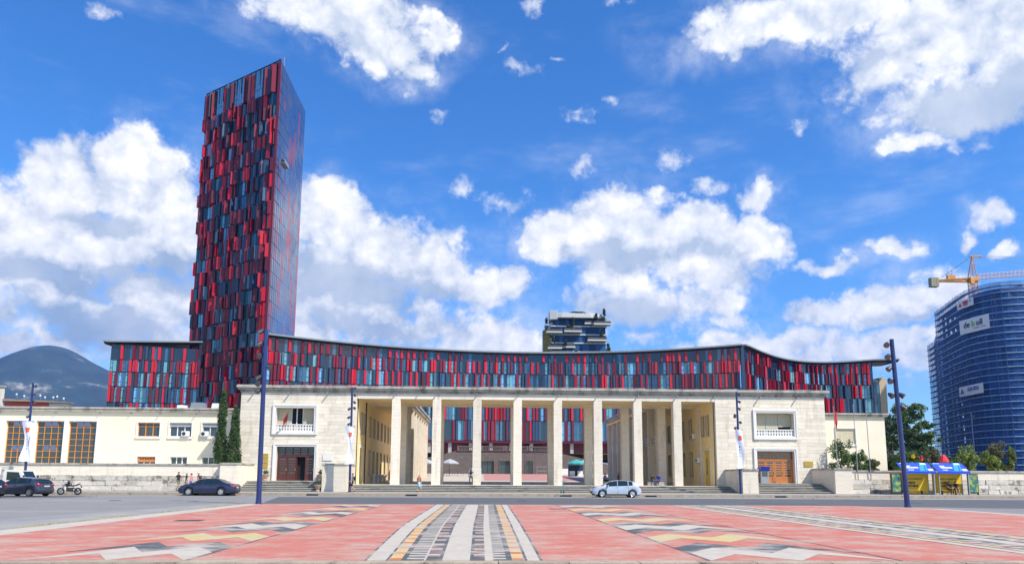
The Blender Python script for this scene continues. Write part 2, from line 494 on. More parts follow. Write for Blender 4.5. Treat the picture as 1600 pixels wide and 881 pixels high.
MT['g_blue'] = pmat('blue_glass', (.03, .10, .19), .06, .15, .3, spec=1.0)
MT['g_sky'] = pmat('sky_blue_glass', (.16, .38, .66), .08, .15, .3, spec=1.0)
MT['g_dark'] = pmat('dark_glass', (.012, .024, .045), .08, .2, .3, spec=.8)
MT['g_green'] = pmat('green_dark_glass', (.02, .07, .07), .08, .2, .3, spec=.8)
MT['frame_dark'] = pmat('dark_frame', (.02, .035, .06), .5, .1)
MT['roof_grey'] = pmat('roof_metal', (.22, .24, .25), .5, .08, .5)
MT['concrete'] = pmat('concrete', (.33, .32, .30), .9, .12, .5, 7)

# ================================================================ ground, road, square
def struct(name, mb, mats, **k):
    return tag(mb.build(name, mats, **k), kind='structure')

g = MB(); g.face([(-6800, -150, -.17), (4800, -150, -.17), (4800, 5600, -.17), (-6800, 5600, -.17)])
struct('ground', g, MT['far_ground'])
g = MB(); g.face([(-120, -40, -.15), (120, -40, -.15), (120, 14.5, -.15), (-120, 14.5, -.15)])
struct('lower_street', g, MT['asphalt'])
g = MB(); g.face([(-140, 14.5, 0), (140, 14.5, 0), (140, 66.05, 0), (-140, 66.05, 0)])
road = struct('road', g, MT['asphalt'])
g = MB(); g.face([(-13.2, 45.9, .004), (15, 45.4, .004), (26, 44.6, .004), (33, 41.5, .004), (60, 38.5, .004), (140, 38, .004), (140, 61.2, .004), (40, 61.3, .004), (-16.2, 61.2, .004)])
tag(g.build('newer_asphalt_lane', MT['asphalt_new'], road), kind='structure')
g = MB(); g.face([(-140, 52, .004), (-36, 52.5, .004), (-30.5, 57.5, .004), (-31.5, 62.2, .004), (-140, 62.6, .004)])
tag(g.build('asphalt_patch', MT['asphalt_patch'], road), kind='structure')
g = MB(); g.face([(-20.6, 46.2, .006), (-15.4, 47.6, .006), (-15.3, 47.8, .006), (-20.6, 46.35, .006)])
tag(g.build('dark_road_line', MT['asphalt_patch'], road), kind='structure')  # narrow darker line on the road left of the square
g = MB(); g.face([(9, 61.5, .008), (140, 61.5, .008), (140, 62.1, .008), (9, 62.0, .008)])
tag(g.build('edge_line', MT['road_paint'], road), kind='structure')

MH = MB().lathe([(.38, 0), (.38, .012), (.32, .014)], (0, 0, 0), 20).data('manhole_cover', MT['dark_metal'])
for px, py, l in ((-24.0, 50.5, 'round manhole cover in the light asphalt left of the square'), (3.0, 53.5, 'round manhole cover in the dark lane before the middle columns'), (31.0, 52.0, 'round manhole cover in the dark lane right of the tall pole')):
    tag(inst('manhole_cover', MH, None, (px, py, .004)), l, 'manhole', 'manhole covers in the road')
rc = random.Random(31)
for k in range(14):                                   # tar-sealed cracks
    x0, y0 = rc.uniform(-60, 45), rc.uniform(47, 63)
    g = MB(); a = rc.choice((0.05, 1.5)) + rc.uniform(-.3, .3); p = Vector((x0, y0, 0)); w = rc.uniform(.02, .05)
    for q in range(9):
        d = Vector((math.cos(a), math.sin(a), 0)); n_ = Vector((-d.y, d.x, 0)) * w; e = p + d * rc.uniform(.5, 1.1)
        g.face([tuple(p - n_ + Vector((0, 0, .009))), tuple(e - n_ + Vector((0, 0, .009))), tuple(e + n_ + Vector((0, 0, .009))), tuple(p + n_ + Vector((0, 0, .009)))]); p = e; a += rc.uniform(-.35, .35)
    if max(v[1] for v in g.v) < 65.5 and min(v[1] for v in g.v) > 46.2: tag(g.build('sealed_crack', MT['asphalt_patch'], road), kind='structure')

def paving_mat():
    m = bpy.data.materials.new('red_paving'); m.use_nodes = True
    nt = m.node_tree; N, L = nt.nodes.new, nt.links.new
    b = nt.nodes["Principled BSDF"]; b.inputs['Roughness'].default_value = .88
    geo = N('ShaderNodeNewGeometry')
    def noise(scale, detail, st=(1, 1, 1), rough=.65):
        v = N('ShaderNodeVectorMath'); v.operation = 'MULTIPLY'; v.inputs[1].default_value = st
        L(geo.outputs['Position'], v.inputs[0])
        n = N('ShaderNodeTexNoise'); L(v.outputs[0], n.inputs['Vector'])
        n.inputs['Scale'].default_value = scale; n.inputs['Detail'].default_value = detail; n.inputs['Roughness'].default_value = rough
        return n.outputs['Fac']
    def mapr(x, a, c, d, e):
        n = N('ShaderNodeMapRange'); n.interpolation_type = 'SMOOTHSTEP'; L(x, n.inputs[0])
        for i, q in enumerate((a, c, d, e)): n.inputs[1 + i].default_value = q
        return n.outputs[0]
    def mix(f, a, c):
        n = N('ShaderNodeMix'); n.data_type = 'RGBA'; L(f, n.inputs[0])
        for i, q in ((6, a), (7, c)):
            if isinstance(q, tuple): n.inputs[i].default_value = (*q, 1)
            else: L(q, n.inputs[i])
        return n.outputs[2]
    worn = mapr(noise(.75, 11, (.75, 1, 1), .78), .42, .64, 0.03, .78)
    fine = mapr(noise(2.3, 6), .35, .7, 0, .35)
    c = mix(fine, (.51, .14, .098), (.55, .215, .15))
    c = mix(worn, c, (.47, .385, .31))
    br = N('ShaderNodeTexBrick')
    v = N('ShaderNodeVectorMath'); v.operation = 'SCALE'; v.inputs['Scale'].default_value = 1.0
    L(geo.outputs['Position'], v.inputs[0]); L(v.outputs[0], br.inputs['Vector'])
    br.inputs['Scale'].default_value = 2.6; br.inputs['Mortar Size'].default_value = .012
    br.inputs['Color1'].default_value = (1, 1, 1, 1); br.inputs['Color2'].default_value = (.86, .84, .82, 1); br.inputs['Mortar'].default_value = (.66, .62, .58, 1)
    mu = N('ShaderNodeMix'); mu.data_type = 'RGBA'; mu.blend_type = 'MULTIPLY'; mu.inputs[0].default_value = .8
    L(c, mu.inputs[6]); L(br.outputs['Color'], mu.inputs[7])
    L(mu.outputs[2], b.inputs['Base Color'])
    bp = N('ShaderNodeBump'); bp.inputs['Strength'].default_value = .25; bp.inputs['Distance'].default_value = .01
    L(br.outputs['Fac'], bp.inputs['Height']); bp.invert = True; L(bp.outputs[0], b.inputs['Normal'])
    return m
MT['paving'] = paving_mat()
MT['p_white'] = pmat('pale_paving', (.47, .42, .34), .88, .14, 3, 8, dirt=(.45, .385, .325), dirt_scale=.75, dirt_rng=(.44, .66), dirt_stretch=(.75, 1, 1))
MT['p_dark'] = pmat('slate_paving', (.075, .085, .09), .88, .14, 3, 8, dirt=(.45, .385, .325), dirt_scale=.75, dirt_rng=(.43, .68), dirt_stretch=(.75, 1, 1))
MT['p_yellow'] = pmat('yellow_paving', (.50, .40, .17), .88, .14, 3, 8, dirt=(.45, .385, .325), dirt_scale=.75, dirt_rng=(.44, .68), dirt_stretch=(.75, 1, 1))
MT['p_orange'] = pmat('orange_paving', (.58, .39, .12), .88, .14, 3, 8, dirt=(.45, .385, .325), dirt_scale=.75, dirt_rng=(.41, .66), dirt_stretch=(.75, 1, 1))
MT['p_red'] = pmat('brick_red_paving', (.48, .14, .10), .88, .14, 3, 8, dirt=(.45, .385, .325), dirt_scale=.75, dirt_rng=(.41, .66), dirt_stretch=(.75, 1, 1))

SQ = (-12.9, 25.3, 14.8, 45.4)
g = MB(); g.face([(-12.9, 14.8, .006), (25.3, 14.8, .006), (25.3, 41.5, .006), (22.5, 45.4, .006), (-12.9, 45.4, .006)])
square = struct('square_paving', g, MT['paving'])
g = MB()
g.face([(-14.2, 14.8, .005), (-12.92, 14.8, .005), (-12.92, 45.6, .005), (-13.9, 45.6, .005)])
g.face([(-12.9, 45.42, .005), (22.5, 45.42, .005), (22.5, 45.75, .005), (-12.9, 45.65, .005)])
g.face([(22.5, 45.42, .005), (25.32, 41.5, .005), (26.0, 41.6, .005), (22.6, 45.9, .005)])
g.face([(25.32, 14.8, .005), (26.1, 14.8, .005), (26.0, 41.5, .005), (25.32, 41.5, .005)])
tag(g.build('paving_border', MT['p_white'], square), kind='structure')

# dusty verge with dry grass along the left edge of the square
g = MB(); g.face([(-19.5, 14.8, .003), (-14.2, 14.8, .0045), (-13.95, 45.2, .0045), (-15.4, 45.4, .003)])
tag(g.build('dusty_verge', pmat('dusty_verge', (.30, .285, .255), .95, .15, .5, 8, dirt=(.24, .235, .225), dirt_scale=.5, dirt_rng=(.4, .62), dirt_stretch=(1, .3, 1)), road), kind='structure')
g = MB(); rg = random.Random(8)
for k in range(2600):
    y = 15 + 30 * rg.random(); xx = -14.32 + .008 * (y - 15) + rg.gauss(0, .10)
    if math.sin(y * 1.3) + math.sin(y * .47 + 1) < rg.uniform(-1.6, .8): continue
    a = rg.uniform(0, 6.28); h = rg.uniform(.02, .07); w = .012
    g.face([(xx - w * math.cos(a), y - w * math.sin(a), 0), (xx + w * math.cos(a), y + w * math.sin(a), 0), (xx + rg.uniform(-.03, .03), y + rg.uniform(-.03, .03), h)])
tag(g.build('dry_grass', pmat('dry_grass', (.36, .32, .12), .9, .3, 3)), 'dry yellow grass growing along the left edge of the square', 'grass', kind='stuff')

def interp_(tab, x):
    for (a, p), (b, q) in zip(tab, tab[1:]):
        if x <= b: return p + (q - p) * (x - a) / (b - a)
    return tab[-1][1]

def tri(x, xs):                       # triangle wave through alternating valleys and peaks
    for i, (a, b) in enumerate(zip(xs, xs[1:])):
        if a <= x <= b:
            t = (x - a) / (b - a)
            return t if i % 2 == 0 else 1 - t
    return 0
BOUNDS = [16.1, 17.65, 18.95, 20.4, 21.96, 23.4, 24.8, 26.45, 27.75, 29.2, 30.9, 32.4, 33.9, 35.4, 36.9, 38.4, 40, 41.5, 43, 44.5]
BCOL = ['p_white', 'p_dark', None, 'p_yellow', None, 'p_dark', 'p_white', 'p_dark', None, 'p_yellow', None, 'p_dark', 'p_white', 'p_dark', None, 'p_orange', None, 'p_dark', 'p_white']
def chevrons(xs, amp, left_tip):
    for (a, b), c in zip(zip(BOUNDS, BOUNDS[1:]), BCOL):
        if c is None: continue
        g = MB()
        for x0, x1 in zip(xs, xs[1:]):
            y = lambda x, q: max(14.85, min(45.3, q - amp + amp * tri(x, xs)))
            tap0 = (xs[0], x0)
            lo0, lo1, hi0, hi1 = y(x0, a), y(x1, a), y(x0, b), y(x1, b)
            if left_tip == 'L' and x0 == xs[0]: hi0 = lo0 + .12
            if left_tip == 'R' and x1 == xs[-1]: hi1 = lo1 + .12
            g.face([(x0, lo0, .010), (x1, lo1, .010), (x1, hi1, .010), (x0, hi0, .010)])
        tag(g.build('chevron_band', MT[c], square), kind='structure')
chevrons([-8.75, -7.88, -7.15, -6.42, -5.68], 1.25, 'L')
chevrons([4.6, 5.5, 6.42, 7.33, 8.4], 1.3, 'R')
g = MB()
for x in (-5.66, 4.52, 8.42):
    g.face([(x, 14.85, .011), (x + .06, 14.85, .011), (x + .06, 45.2, .011), (x, 45.2, .011)])
tag(g.build('panel_seam', MT['p_dark'], square), kind='structure')

def strip(c):
    def warp(x, y):                                    # the band narrows a little towards the near kerb
        k = interp_([(14, .84), (20, .93), (26, 1.0), (45, 1.07)], y); return c + x * k + interp_([(14, .09), (25, 0), (45, .10)], y)
    def sheet(name, mat, rects, z):
        g = MB()
        for x0, x1, y0, y1 in rects:
            n = max(1, int((y1 - y0) / 2.6))
            for k in range(n):
                a, b = y0 + (y1 - y0) * k / n, y0 + (y1 - y0) * (k + 1) / n
                g.face([(warp(x0, a), a, z), (warp(x1, a), a, z), (warp(x1, b), b, z), (warp(x0, b), b, z)])
        tag(g.build(name, MT[mat], square), kind='structure')
    Y0, Y1 = 14.85, 45.3
    sheet('strip_base', 'p_white', [(-2.0, 2.0, Y0, Y1)], .008)
    ys = lambda p, o=0: [Y0 + o + p * k for k in range(int((Y1 - Y0 - o) / p))]
    sheet('strip_line', 'p_dark', [(-2.05, -1.99, Y0, Y1), (1.97, 2.03, Y0, Y1), (-1.56, -1.50, Y0, Y1), (1.62, 1.68, Y0, Y1)], .012)
    for a, b in ((-1.49, -1.22), (1.33, 1.60)):
        sheet('ladder_red', 'p_red', [(a, b, Y0, Y1)], .011)
        sheet('ladder_yellow', 'p_orange', [(a, b, y, y + .85) for y in ys(1.25, .35)], .014)
    sheet('comb', 'p_dark', [(-1.22, -1.10, Y0, Y1)] + [(-1.10, -.70, y, y + .22) for y in ys(.5)], .011)
    sheet('comb', 'p_dark', [(1.20, 1.33, Y0, Y1)] + [(.90, 1.20, y, y + .22) for y in ys(.5)], .011)
    for a, b, l in ((-.65, -.36, (-.36, -.28)), (.44, .70, (.36, .44))):
        sheet('checker_line', 'p_dark', [(l[0], l[1], Y0, Y1)], .011)
        sheet('checker_dark', 'p_dark', [(a, b, y, y + .72) for y in ys(1.25)], .012)
        sheet('checker_pink', 'p_red', [(a, b, y + .80, y + .97) for y in ys(1.25)], .012)
strip(-.57)
strip(13.7)

# near kerb of single stones, and the pavement in front of the buildings
kerb = tag(empty('kerb', (0, 14.6, 0)), kind='structure')
x = -17.0
rk = random.Random(5)
ub = MB().box(-.5, .5, -.5, .5, -.5, .5)
KS = ub.data('kerb_stone', MT['kerb'])
while x < 18:
    l = rk.uniform(1.0, 1.5)
    inst('kerb_stone', KS, kerb, (x + l / 2, rk.uniform(-.008, .008), -.075 + rk.uniform(-.004, .004)), (0, 0, rk.uniform(-.004, .004)), (l - .018, .36, .175))
    x += l
g = MB(); g.box(-140, 140, 66.3, 90, .02, .22)
struct('sidewalk', g, MT['sidewalk'])
g = MB()
x = -70.0
while x < 70:
    g.box(x, x + .99, 66.05, 66.28, .0, .215 + rk.uniform(-.006, .006)); x += 1.0
kb = struct('street_kerb', g, MT['kerb'])
DC = MB().box(-.45, .45, -.3, .3, 0, .012).data('drain_cover', MT['dark_metal'])
for px, py, l in ((-6.6, 41.5, 'thin dark drain cover on the red paving near the left navy pole'), (-10.6, 28.0, 'dark drain cover near the left pale border of the square'), (4.1, 39.5, 'dark drain cover on red paving right of the striped band')):
    o = inst('drain_cover', DC, None, (px, py, .006)); tag(o, l, 'drain cover', 'drain covers in the square')
GI = MB().box(-.5, .5, -.03, .02, 0, .11).data('kerb_gully', MT['dark'])
for px, l in ((-14.6, 'dark gully slot in the kerb below the left entrance steps'), (-6.0, 'dark gully slot in the kerb below the walking woman'), (7.6, 'dark gully slot in the kerb left of the silver car'), (15.2, 'dark gully slot in the kerb right of the silver car'), (26.9, 'dark gully slot in the kerb below the right pole banner')):
    o = inst('kerb_gully', GI, None, (px, 66.04, .03)); tag(o, l, 'gully', 'gully slots in the street kerb')

# ================================================================ the travertine building with the portico
YF = 78.0
SLAB = MB().box(-.5, .5, -.5, .5, -.5, .5).data('facing_slab', MT['travertine'])
main = thing('portico_building', 'pale travertine building with tall square columns between two solid end blocks', 'building', (5.75, YF, 0))
def mbuild(name, g, mat, parent=main, **k):
    return g.build(name, mat, parent, world=True, **k)
def winst(name, me, parent, c, s, rot=(0, 0, 0)):
    return inst(name, me, parent, Vector(c) - wloc(parent), rot, s)

def course_slabs(xa, xb, za, zb, ops, y, parent, seed, h=.37):
    rr = random.Random(seed)
    n = round((zb - za) / h); h = (zb - za) / n
    for k in range(n):
        z0, z1 = za + k * h, za + (k + 1) * h
        x = xa
        while x < xb - .01:
            l = rr.uniform(1.0, 2.1)
            if xb - (x + l) < .7: l = xb - x
            segs = [(x, x + l, z0, z1)]
            for a, b, c, d in ops:
                out = []
                for s0, s1, q0, q1 in segs:
                    if s1 <= a or s0 >= b or q1 <= c or q0 >= d:
                        out.append((s0, s1, q0, q1)); continue
                    if s0 < a: out.append((s0, a, q0, q1))
                    if s1 > b: out.append((b, s1, q0, q1))
                    m0, m1 = max(s0, a), min(s1, b)
                    if q0 < c - .02: out.append((m0, m1, q0, c))
                    if q1 > d + .02: out.append((m0, m1, d, q1))
                segs = out
            for s0, s1, q0, q1 in segs:
                if s1 - s0 > .06 and q1 - q0 > .03:
                    pr = rr.uniform(.0, .008)
                    winst('facing_slab', SLAB, parent, ((s0 + s1) / 2, y + .03 - pr / 2, (q0 + q1) / 2), (s1 - s0 - .012, .06 + pr, q1 - q0 - .012))
            x += l

def door_leaf(parent, x0, x1, z0, z1, y, mat, slots=6, bottom=.7):
    g = MB()
    fr = .13
    g.box(x0, x0 + fr, y, y + .06, z0, z1); g.box(x1 - fr, x1, y, y + .06, z0, z1)
    g.box(x0 + fr, x1 - fr, y, y + .06, z0, z0 + bottom); g.box(x0 + fr, x1 - fr, y, y + .06, z1 - .12, z1)
    hh = (z1 - .12 - z0 - bottom) / slots
    for k in range(1, slots):
        z = z0 + bottom + hh * k
        g.box(x0 + fr, x1 - fr, y + .003, y + .055, z - hh * .28, z + hh * .28)
    d = mbuild('door_leaf', g, mat, parent)
    p = MB(); p.box(x0 + fr * .9, x1 - fr * .9, y + .03, y + .04, z0 + bottom * .9, z1 - .1)
    mbuild('pane', p, MT['glass'], d)
    h = MB(); h.box(x1 - .10, x1 - .05, y - .05, y, z0 + 1.0, z0 + 1.25)
    mbuild('handle', h, MT['brass'], d)
    return d

def pavilion(xa, xb, win, door, doormat, seed, openleaf, shut):
    wx0, wx1, wz0, wz1 = win
    dx0, dx1, dz0, dz1 = door
    ft = .34                                                     # stone surround
    W = (wx0 - ft, wx1 + ft, wz0 - ft, wz1 + ft)
    D = (dx0 - ft, dx1 + ft, .9, dz1 + ft)
    course_slabs(xa, xb, .22, 10.36, [W, (D[0], D[1], 0, D[3])], YF, main, seed)
    g = MB()
    wall_open(g, (0, YF + .05, 0), (1, 0, 0), (0, -1, 0), (xa + .01, xb - .01), (.1, 10.4), [(wx0, wx1, wz0, wz1), (dx0, dx1, dz0, dz1)], .9)
    ya, yb = (92, YF + .98) if xa < 0 else (YF + .98, 92)            # the inner flank is only a return behind the facade
    g.face([(xa + .01, YF + .05, .1), (xa + .01, YF + .05, 10.4), (xa + .01, ya, 10.4), (xa + .01, ya, .1)])
    g.face([(xb - .01, YF + .05, .1), (xb - .01, yb, .1), (xb - .01, yb, 10.4), (xb - .01, YF + .05, 10.4)])
    mbuild('end_block', g, MT['travertine'])
    for nm, (a, b, c, d), base in (('window_surround', (wx0, wx1, wz0, wz1), True), ('door_surround', (dx0, dx1, dz0, dz1), False)):
        g = MB()
        for y0, e in ((YF - .10, ft * .5), (YF - .16, 0)):       # stepped moulding
            o = e if e else ft
            i0 = 0 if e else ft * .5
            g.box(a - o, a - i0, y0, YF + .045, c - (o if base else 0), d + o)
            g.box(b + i0, b + o, y0, YF + .045, c - (o if base else 0), d + o)
            g.box(a - i0, b + i0, y0 + .002, YF + .045, d + i0, d + o)
            if base: g.box(a - i0, b + i0, y0 + .002, YF + .045, c - o, c - i0)
        mbuild(nm, g, MT['trim'])
    # loggia with pierced balustrade and shutters
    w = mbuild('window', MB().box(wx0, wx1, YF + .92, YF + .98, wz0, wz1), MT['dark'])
    bz = wz0 + .75
    n = 14
    g = MB()
    g.box(wx0, wx1, YF + .06, YF + .24, wz0, wz0 + .10); g.box(wx0, wx1, YF + .06, YF + .24, wz0 + .31, wz0 + .43); g.box(wx0, wx1, YF + .02, YF + .28, bz - .12, bz)
    for k in range(n + 1):
        x = wx0 + (wx1 - wx0) * k / n
        x0, x1 = max(wx0, x - .085), min(wx1, x + .085)
        g.box(x0, x1, YF + .07, YF + .23, wz0 + .10, wz0 + .31); g.box(x0, x1, YF + .07, YF + .23, wz0 + .43, bz - .12)
    mbuild('balustrade', g, MT['trim'], w)
    for a, b, z in shut:
        x0, x1 = wx0 + (wx1 - wx0) * a + .04, wx0 + (wx1 - wx0) * b - .04
        s = MB()
        zz = wz0 + (wz1 - wz0) * z
        while zz < wz1 - .02:
            s.box(x0, x1, YF + .70, YF + .735, zz, min(wz1, zz + .075)); zz += .09
        mbuild('roller_shutter', s, MT['shutter'], w)
    for a in sorted({q for s_ in shut for q in s_[:2]} | {.5}):
        x = wx0 + (wx1 - wx0) * a
        mbuild('window_frame', MB().box(max(wx0, x - .05), min(wx1, x + .05), YF + .78, YF + .90, wz0, wz1), MT['white'], w)
    # door
    yd = YF + .45
    dr = MB()
    hz = dz0 + (dz1 - dz0) * .70
    dr.box(dx0, dx1, yd - .03, yd + .09, hz, hz + .22); dr.box(dx0, dx0 + .12, yd - .02, yd + .08, dz0, hz); dr.box(dx1 - .12, dx1, yd - .02, yd + .08, dz0, hz)
    dr.box(dx0, dx1, yd - .02, yd + .08, dz1 - .10, dz1)
    for k in range(6):
        x = dx0 + (dx1 - dx0) * k / 5
        dr.box(max(dx0, x - .06), min(dx1, x + .06), yd - .015, yd + .075, hz + .22, dz1 - .10)
    for k in (1, 2):
        z = hz + .22 + (dz1 - .1 - hz - .22) * k / 3
        dr.box(dx0, dx1, yd - .01, yd + .05, z - .035, z + .035)
    door_o = mbuild('entrance_door', dr, doormat)
    pn = MB(); pn.box(dx0 + .05, dx1 - .05, yd + .02, yd + .03, hz + .2, dz1 - .05)
    mbuild('transom_glass', pn, MT['glass'], door_o)
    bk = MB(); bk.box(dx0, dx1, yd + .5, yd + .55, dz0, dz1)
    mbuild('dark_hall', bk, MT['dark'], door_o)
    ws = (dx1 - dx0 - .24) / 4
    for k in range(4):
        if k in openleaf: continue
        door_leaf(main, dx0 + .12 + ws * k + .01, dx0 + .12 + ws * (k + 1) - .01, dz0 + .02, hz - .01, yd, doormat)
    for k in openleaf:
        x = dx0 + .12 + ws * k
        lf = MB(); lf.box(x + .02, x + .08, yd + .05, yd + .05 + ws * .4, dz0 + .02, hz - .01)
        mbuild('door_leaf', lf, doormat)

pavilion(-25.04, -13.02, (-21.35, -17.40, 6.30, 8.75), (-21.1, -17.2, 1.22, 4.72), MT['door_dark'], 11, (2,),
         [(0, .36, .30), (.66, 1, .30)])
pavilion(25.08, 37.04, (29.48, 33.58, 6.15, 8.66), (29.4, 33.45, 1.20, 4.60), MT['door_orange'], 12, (),
         [(0, .31, .30), (.31, .64, .30), (.64, 1, .42)])

# columns (front and rear row), beams, cornice
def block_column(x0, x1, y0, y1, z0, z1, seed):
    rr = random.Random(seed)
    g = MB(); z = z0; k = 0
    n = round((z1 - z0) / .37); h = (z1 - z0) / n
    for k in range(n):
        e = rr.uniform(-.004, .004)
        g.box(x0 - e, x1 + e, y0 - e, y1 + e, z0 + k * h + .004, z0 + (k + 1) * h - .004)
    g.box(x0 + .02, x1 - .02, y0 + .02, y1 - .02, z0, z1)
    return g
COLX = [-9.35 + 4.27 * k for k in range(8)]
PZ = .86                                                          # porch floor
for k, x in enumerate(COLX):
    mbuild('column', block_column(x, x + .88, YF, YF + .95, PZ, 9.8, k), MT['travertine'])
    mbuild('rear_column', block_column(x, x + .88, 85.0, 85.95, PZ, 9.72, 30 + k), MT['travertine'])
rb = random.Random(9)
for nm, y0, y1, zz0, zz1 in (('lintel', YF, YF + .95, 9.8, 10.36), ('rear_lintel', 85.0, 85.95, 9.72, 10.36)):
    for k in range(9):                                            # lintel stones, one to a bay
        xa = -13.0 if k == 0 else COLX[k - 1] + .44
        xb = 25.06 if k == 8 else COLX[k] + .44
        e = rb.uniform(0, .006)
        mbuild(nm + '_stone', MB().box(xa + .006, xb - .006, y0 - e, y1, zz0, zz1), MT['travertine'])
g = MB()
for x0, x1, y0, y1, z0, z1 in ((-25.15, 37.15, YF - .10, 92, 10.36, 10.62), (-25.35, 37.35, YF - .34, 92, 10.62, 10.80), (-25.45, 37.45, YF - .44, 92.2, 10.80, 11.05)):
    g.box(x0, x1, y0, y1, z0, z1)
mbuild('cornice', g, MT['cornice'], bevel=.02)
g = MB()                                                           # ragged edge stones of the cornice top
xx = -25.4
while xx < 37.3:
    l = rb.uniform(.8, 1.6)
    g.box(xx, min(37.4, xx + l - .02), YF - .46 + rb.uniform(0, .05), YF - .1, 11.05, 11.05 + rb.uniform(.02, .07)); xx += l
mbuild('cornice_coping', g, MT['cornice'])
mbuild('porch_ceiling', MB().box(-13.0, 25.06, YF + .95, 85.0, 9.95, 10.3), MT['yellow'])
g = MB(); g.box(-13.0, 25.06, YF - .55, 86.2, .3, PZ)
mbuild('porch_floor', g, MT['floor_stone'])
# waterspouts under the cornice
SP = MB().tube((0, 0, 0), (0, -.55, .02), .07, .07, 6).data('waterspout', MT['grey_metal'])
for x in (-23.7, -20.0, -16.0, -9.0, -6.6, -4.7, -.4, 3.9, 8.2, 12.4, 16.7, 20.9, 24.9, 29.9, 34.0):
    winst('waterspout', SP, main, (x, YF - .01, 10.28), (1, 1, 1))

# wings running back from the porch, with fins towards the court
def wing(side):
    s = -1 if side == 'L' else 1
    mirror = lambda x: x if side == 'L' else 12.06 - x
    xf0, xf1 = sorted((mirror(-9.65), mirror(-8.45)))
    xw = mirror(-12.92)
    xo = mirror(-25.0)
    for k in range(9):                                            # upright fins
        y = 85.96 + 4.1 * k if k else 85.97
        g = MB(); g.box(xf0, xf1, y, y + .42, .8, 10.0)
        mbuild('fin', g, MT['travertine'])
    g = MB(); g.box(xf0 + .5, xf1 - .5, 86.4, 119.2, 5.6, 6.6)
    b = mbuild('gallery_parapet', g, MT['travertine'])
    hs = MB()
    for yk in range(8):
        for j in range(2):
            for i in range(4):
                y = 87.4 + 4.1 * yk + i * .75
                xs = xf1 - .5 if side == 'L' else xf0 + .5
                sgn = .004 if side == 'L' else -.004
                hs.box(min(xs, xs + sgn), max(xs, xs + sgn), y, y + .28, 5.8 + j * .42, 6.05 + j * .42)
    mbuild('parapet_hole', hs, MT['dark'], b)['kind'] = 'stuff'
    g = MB(); g.box(min(xf0, xw) - (.0 if side == 'R' else 0), max(xf1, xw), 85.97, 119.6, 10.0, 10.36)
    mbuild('wing_ceiling', g, MT['yellow'])
    g = MB(); lo, hi = sorted((xf1 if side == 'L' else xf0, xo)); g.box(lo - .25, hi + .25, 92.25, 119.9, 10.37, 10.75); g.box(lo - .4, hi + .4, 92.27, 120.0, 10.75, 11.0)
    lo2, hi2 = sorted((xf1, xf0)); g.box(lo2 - .38, hi2 + .38, 85.98, 92.2, 10.37, 10.45)
    mbuild('wing_cornice', g, MT['cornice'])
    g = MB(); lo, hi = sorted((xf1 + .15 if side == 'L' else xf0 - .15, xw)); g.box(lo, hi, 86.2, 119.4, .3, .84)
    mbuild('wing_floor', g, MT['floor_stone'])
    # plastered inner wall with window openings
    ops = []
    ys = [80.0, 81.7] + [86.6 + 3.4 * k for k in range(9)]
    for y in ys: ops.append((y, y + 1.0, 6.35, 8.45))
    for y in ys[2:]: ops.append((y, y + 1.0, 2.0, 4.6))
    door = (80.0, 82.4, .9, 4.75)
    ops.append(door)
    g = MB()
    n = (1, 0, 0) if side == 'L' else (-1, 0, 0)
    wall_open(g, (xw, 0, 0), (0, 1, 0), n, (YF + .5, 119.4), (.5, 10.0), ops, .28)
    mbuild('plaster_wall', g, MT['yellow'])
    for y0, y1, z0, z1 in ops:
        isd = (y0, y1, z0, z1) == door
        f = MB()
        d = .06
        nx = n[0]
        a0, a1 = sorted((xw - nx * .0, xw + nx * d))
        t = .22 if isd else .13
        f.box(a0, a1, y0 - t, y0, z0 - (0 if isd else t), z1 + t); f.box(a0, a1, y1, y1 + t, z0 - (0 if isd else t), z1 + t); f.box(a0, a1, y0, y1, z1, z1 + t)
        if not isd: f.box(a0, a1, y0, y1, z0 - t, z0)
        w = mbuild('window_frame' if not isd else 'side_door_frame', f, MT['joint'] if not isd else MT['trim'])
        b0, b1 = sorted((xw - nx * .20, xw - nx * .24))
        mbuild('pane' if not isd else 'side_door', MB().box(b0, b1, y0, y1, z0, z1), MT['glass'] if not isd else MT['door_yellow'], w)
        if isd:
            q = MB()
            for yy in (y0 + .45, y1 - .75):
                c0, c1 = sorted((xw - nx * .195, xw - nx * .185)); q.box(c0, c1, yy, yy + .3, z0 + 1.2, z1 - .8)
            mbuild('door_light', q, MT['glass'], w)
    # stone pilasters on the inner wall
    if side == 'R':
        p0, p1 = sorted((xw, xw + n[0] * .12)); g = MB(); g.box(p0, p1, 83.1, 84.0, .86, 9.9)
        mbuild('pilaster', g, MT['travertine'])
    else:
        g = MB(); g.tube((xw + .1, 83.4, .86), (xw + .1, 83.4, 9.9), .07); mbuild('downpipe', g, MT['dark_metal'])
    # body of the wing
    g = MB(); lo, hi = sorted((xo, xw - n[0] * .4)); g.box(lo, hi, 92.05, 119.5, .1, 10.36)
    mbuild('wing_body', g, MT['cream'])
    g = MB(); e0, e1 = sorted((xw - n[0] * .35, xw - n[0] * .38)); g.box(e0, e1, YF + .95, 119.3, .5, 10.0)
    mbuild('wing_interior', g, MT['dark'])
wing('L'); wing('R')
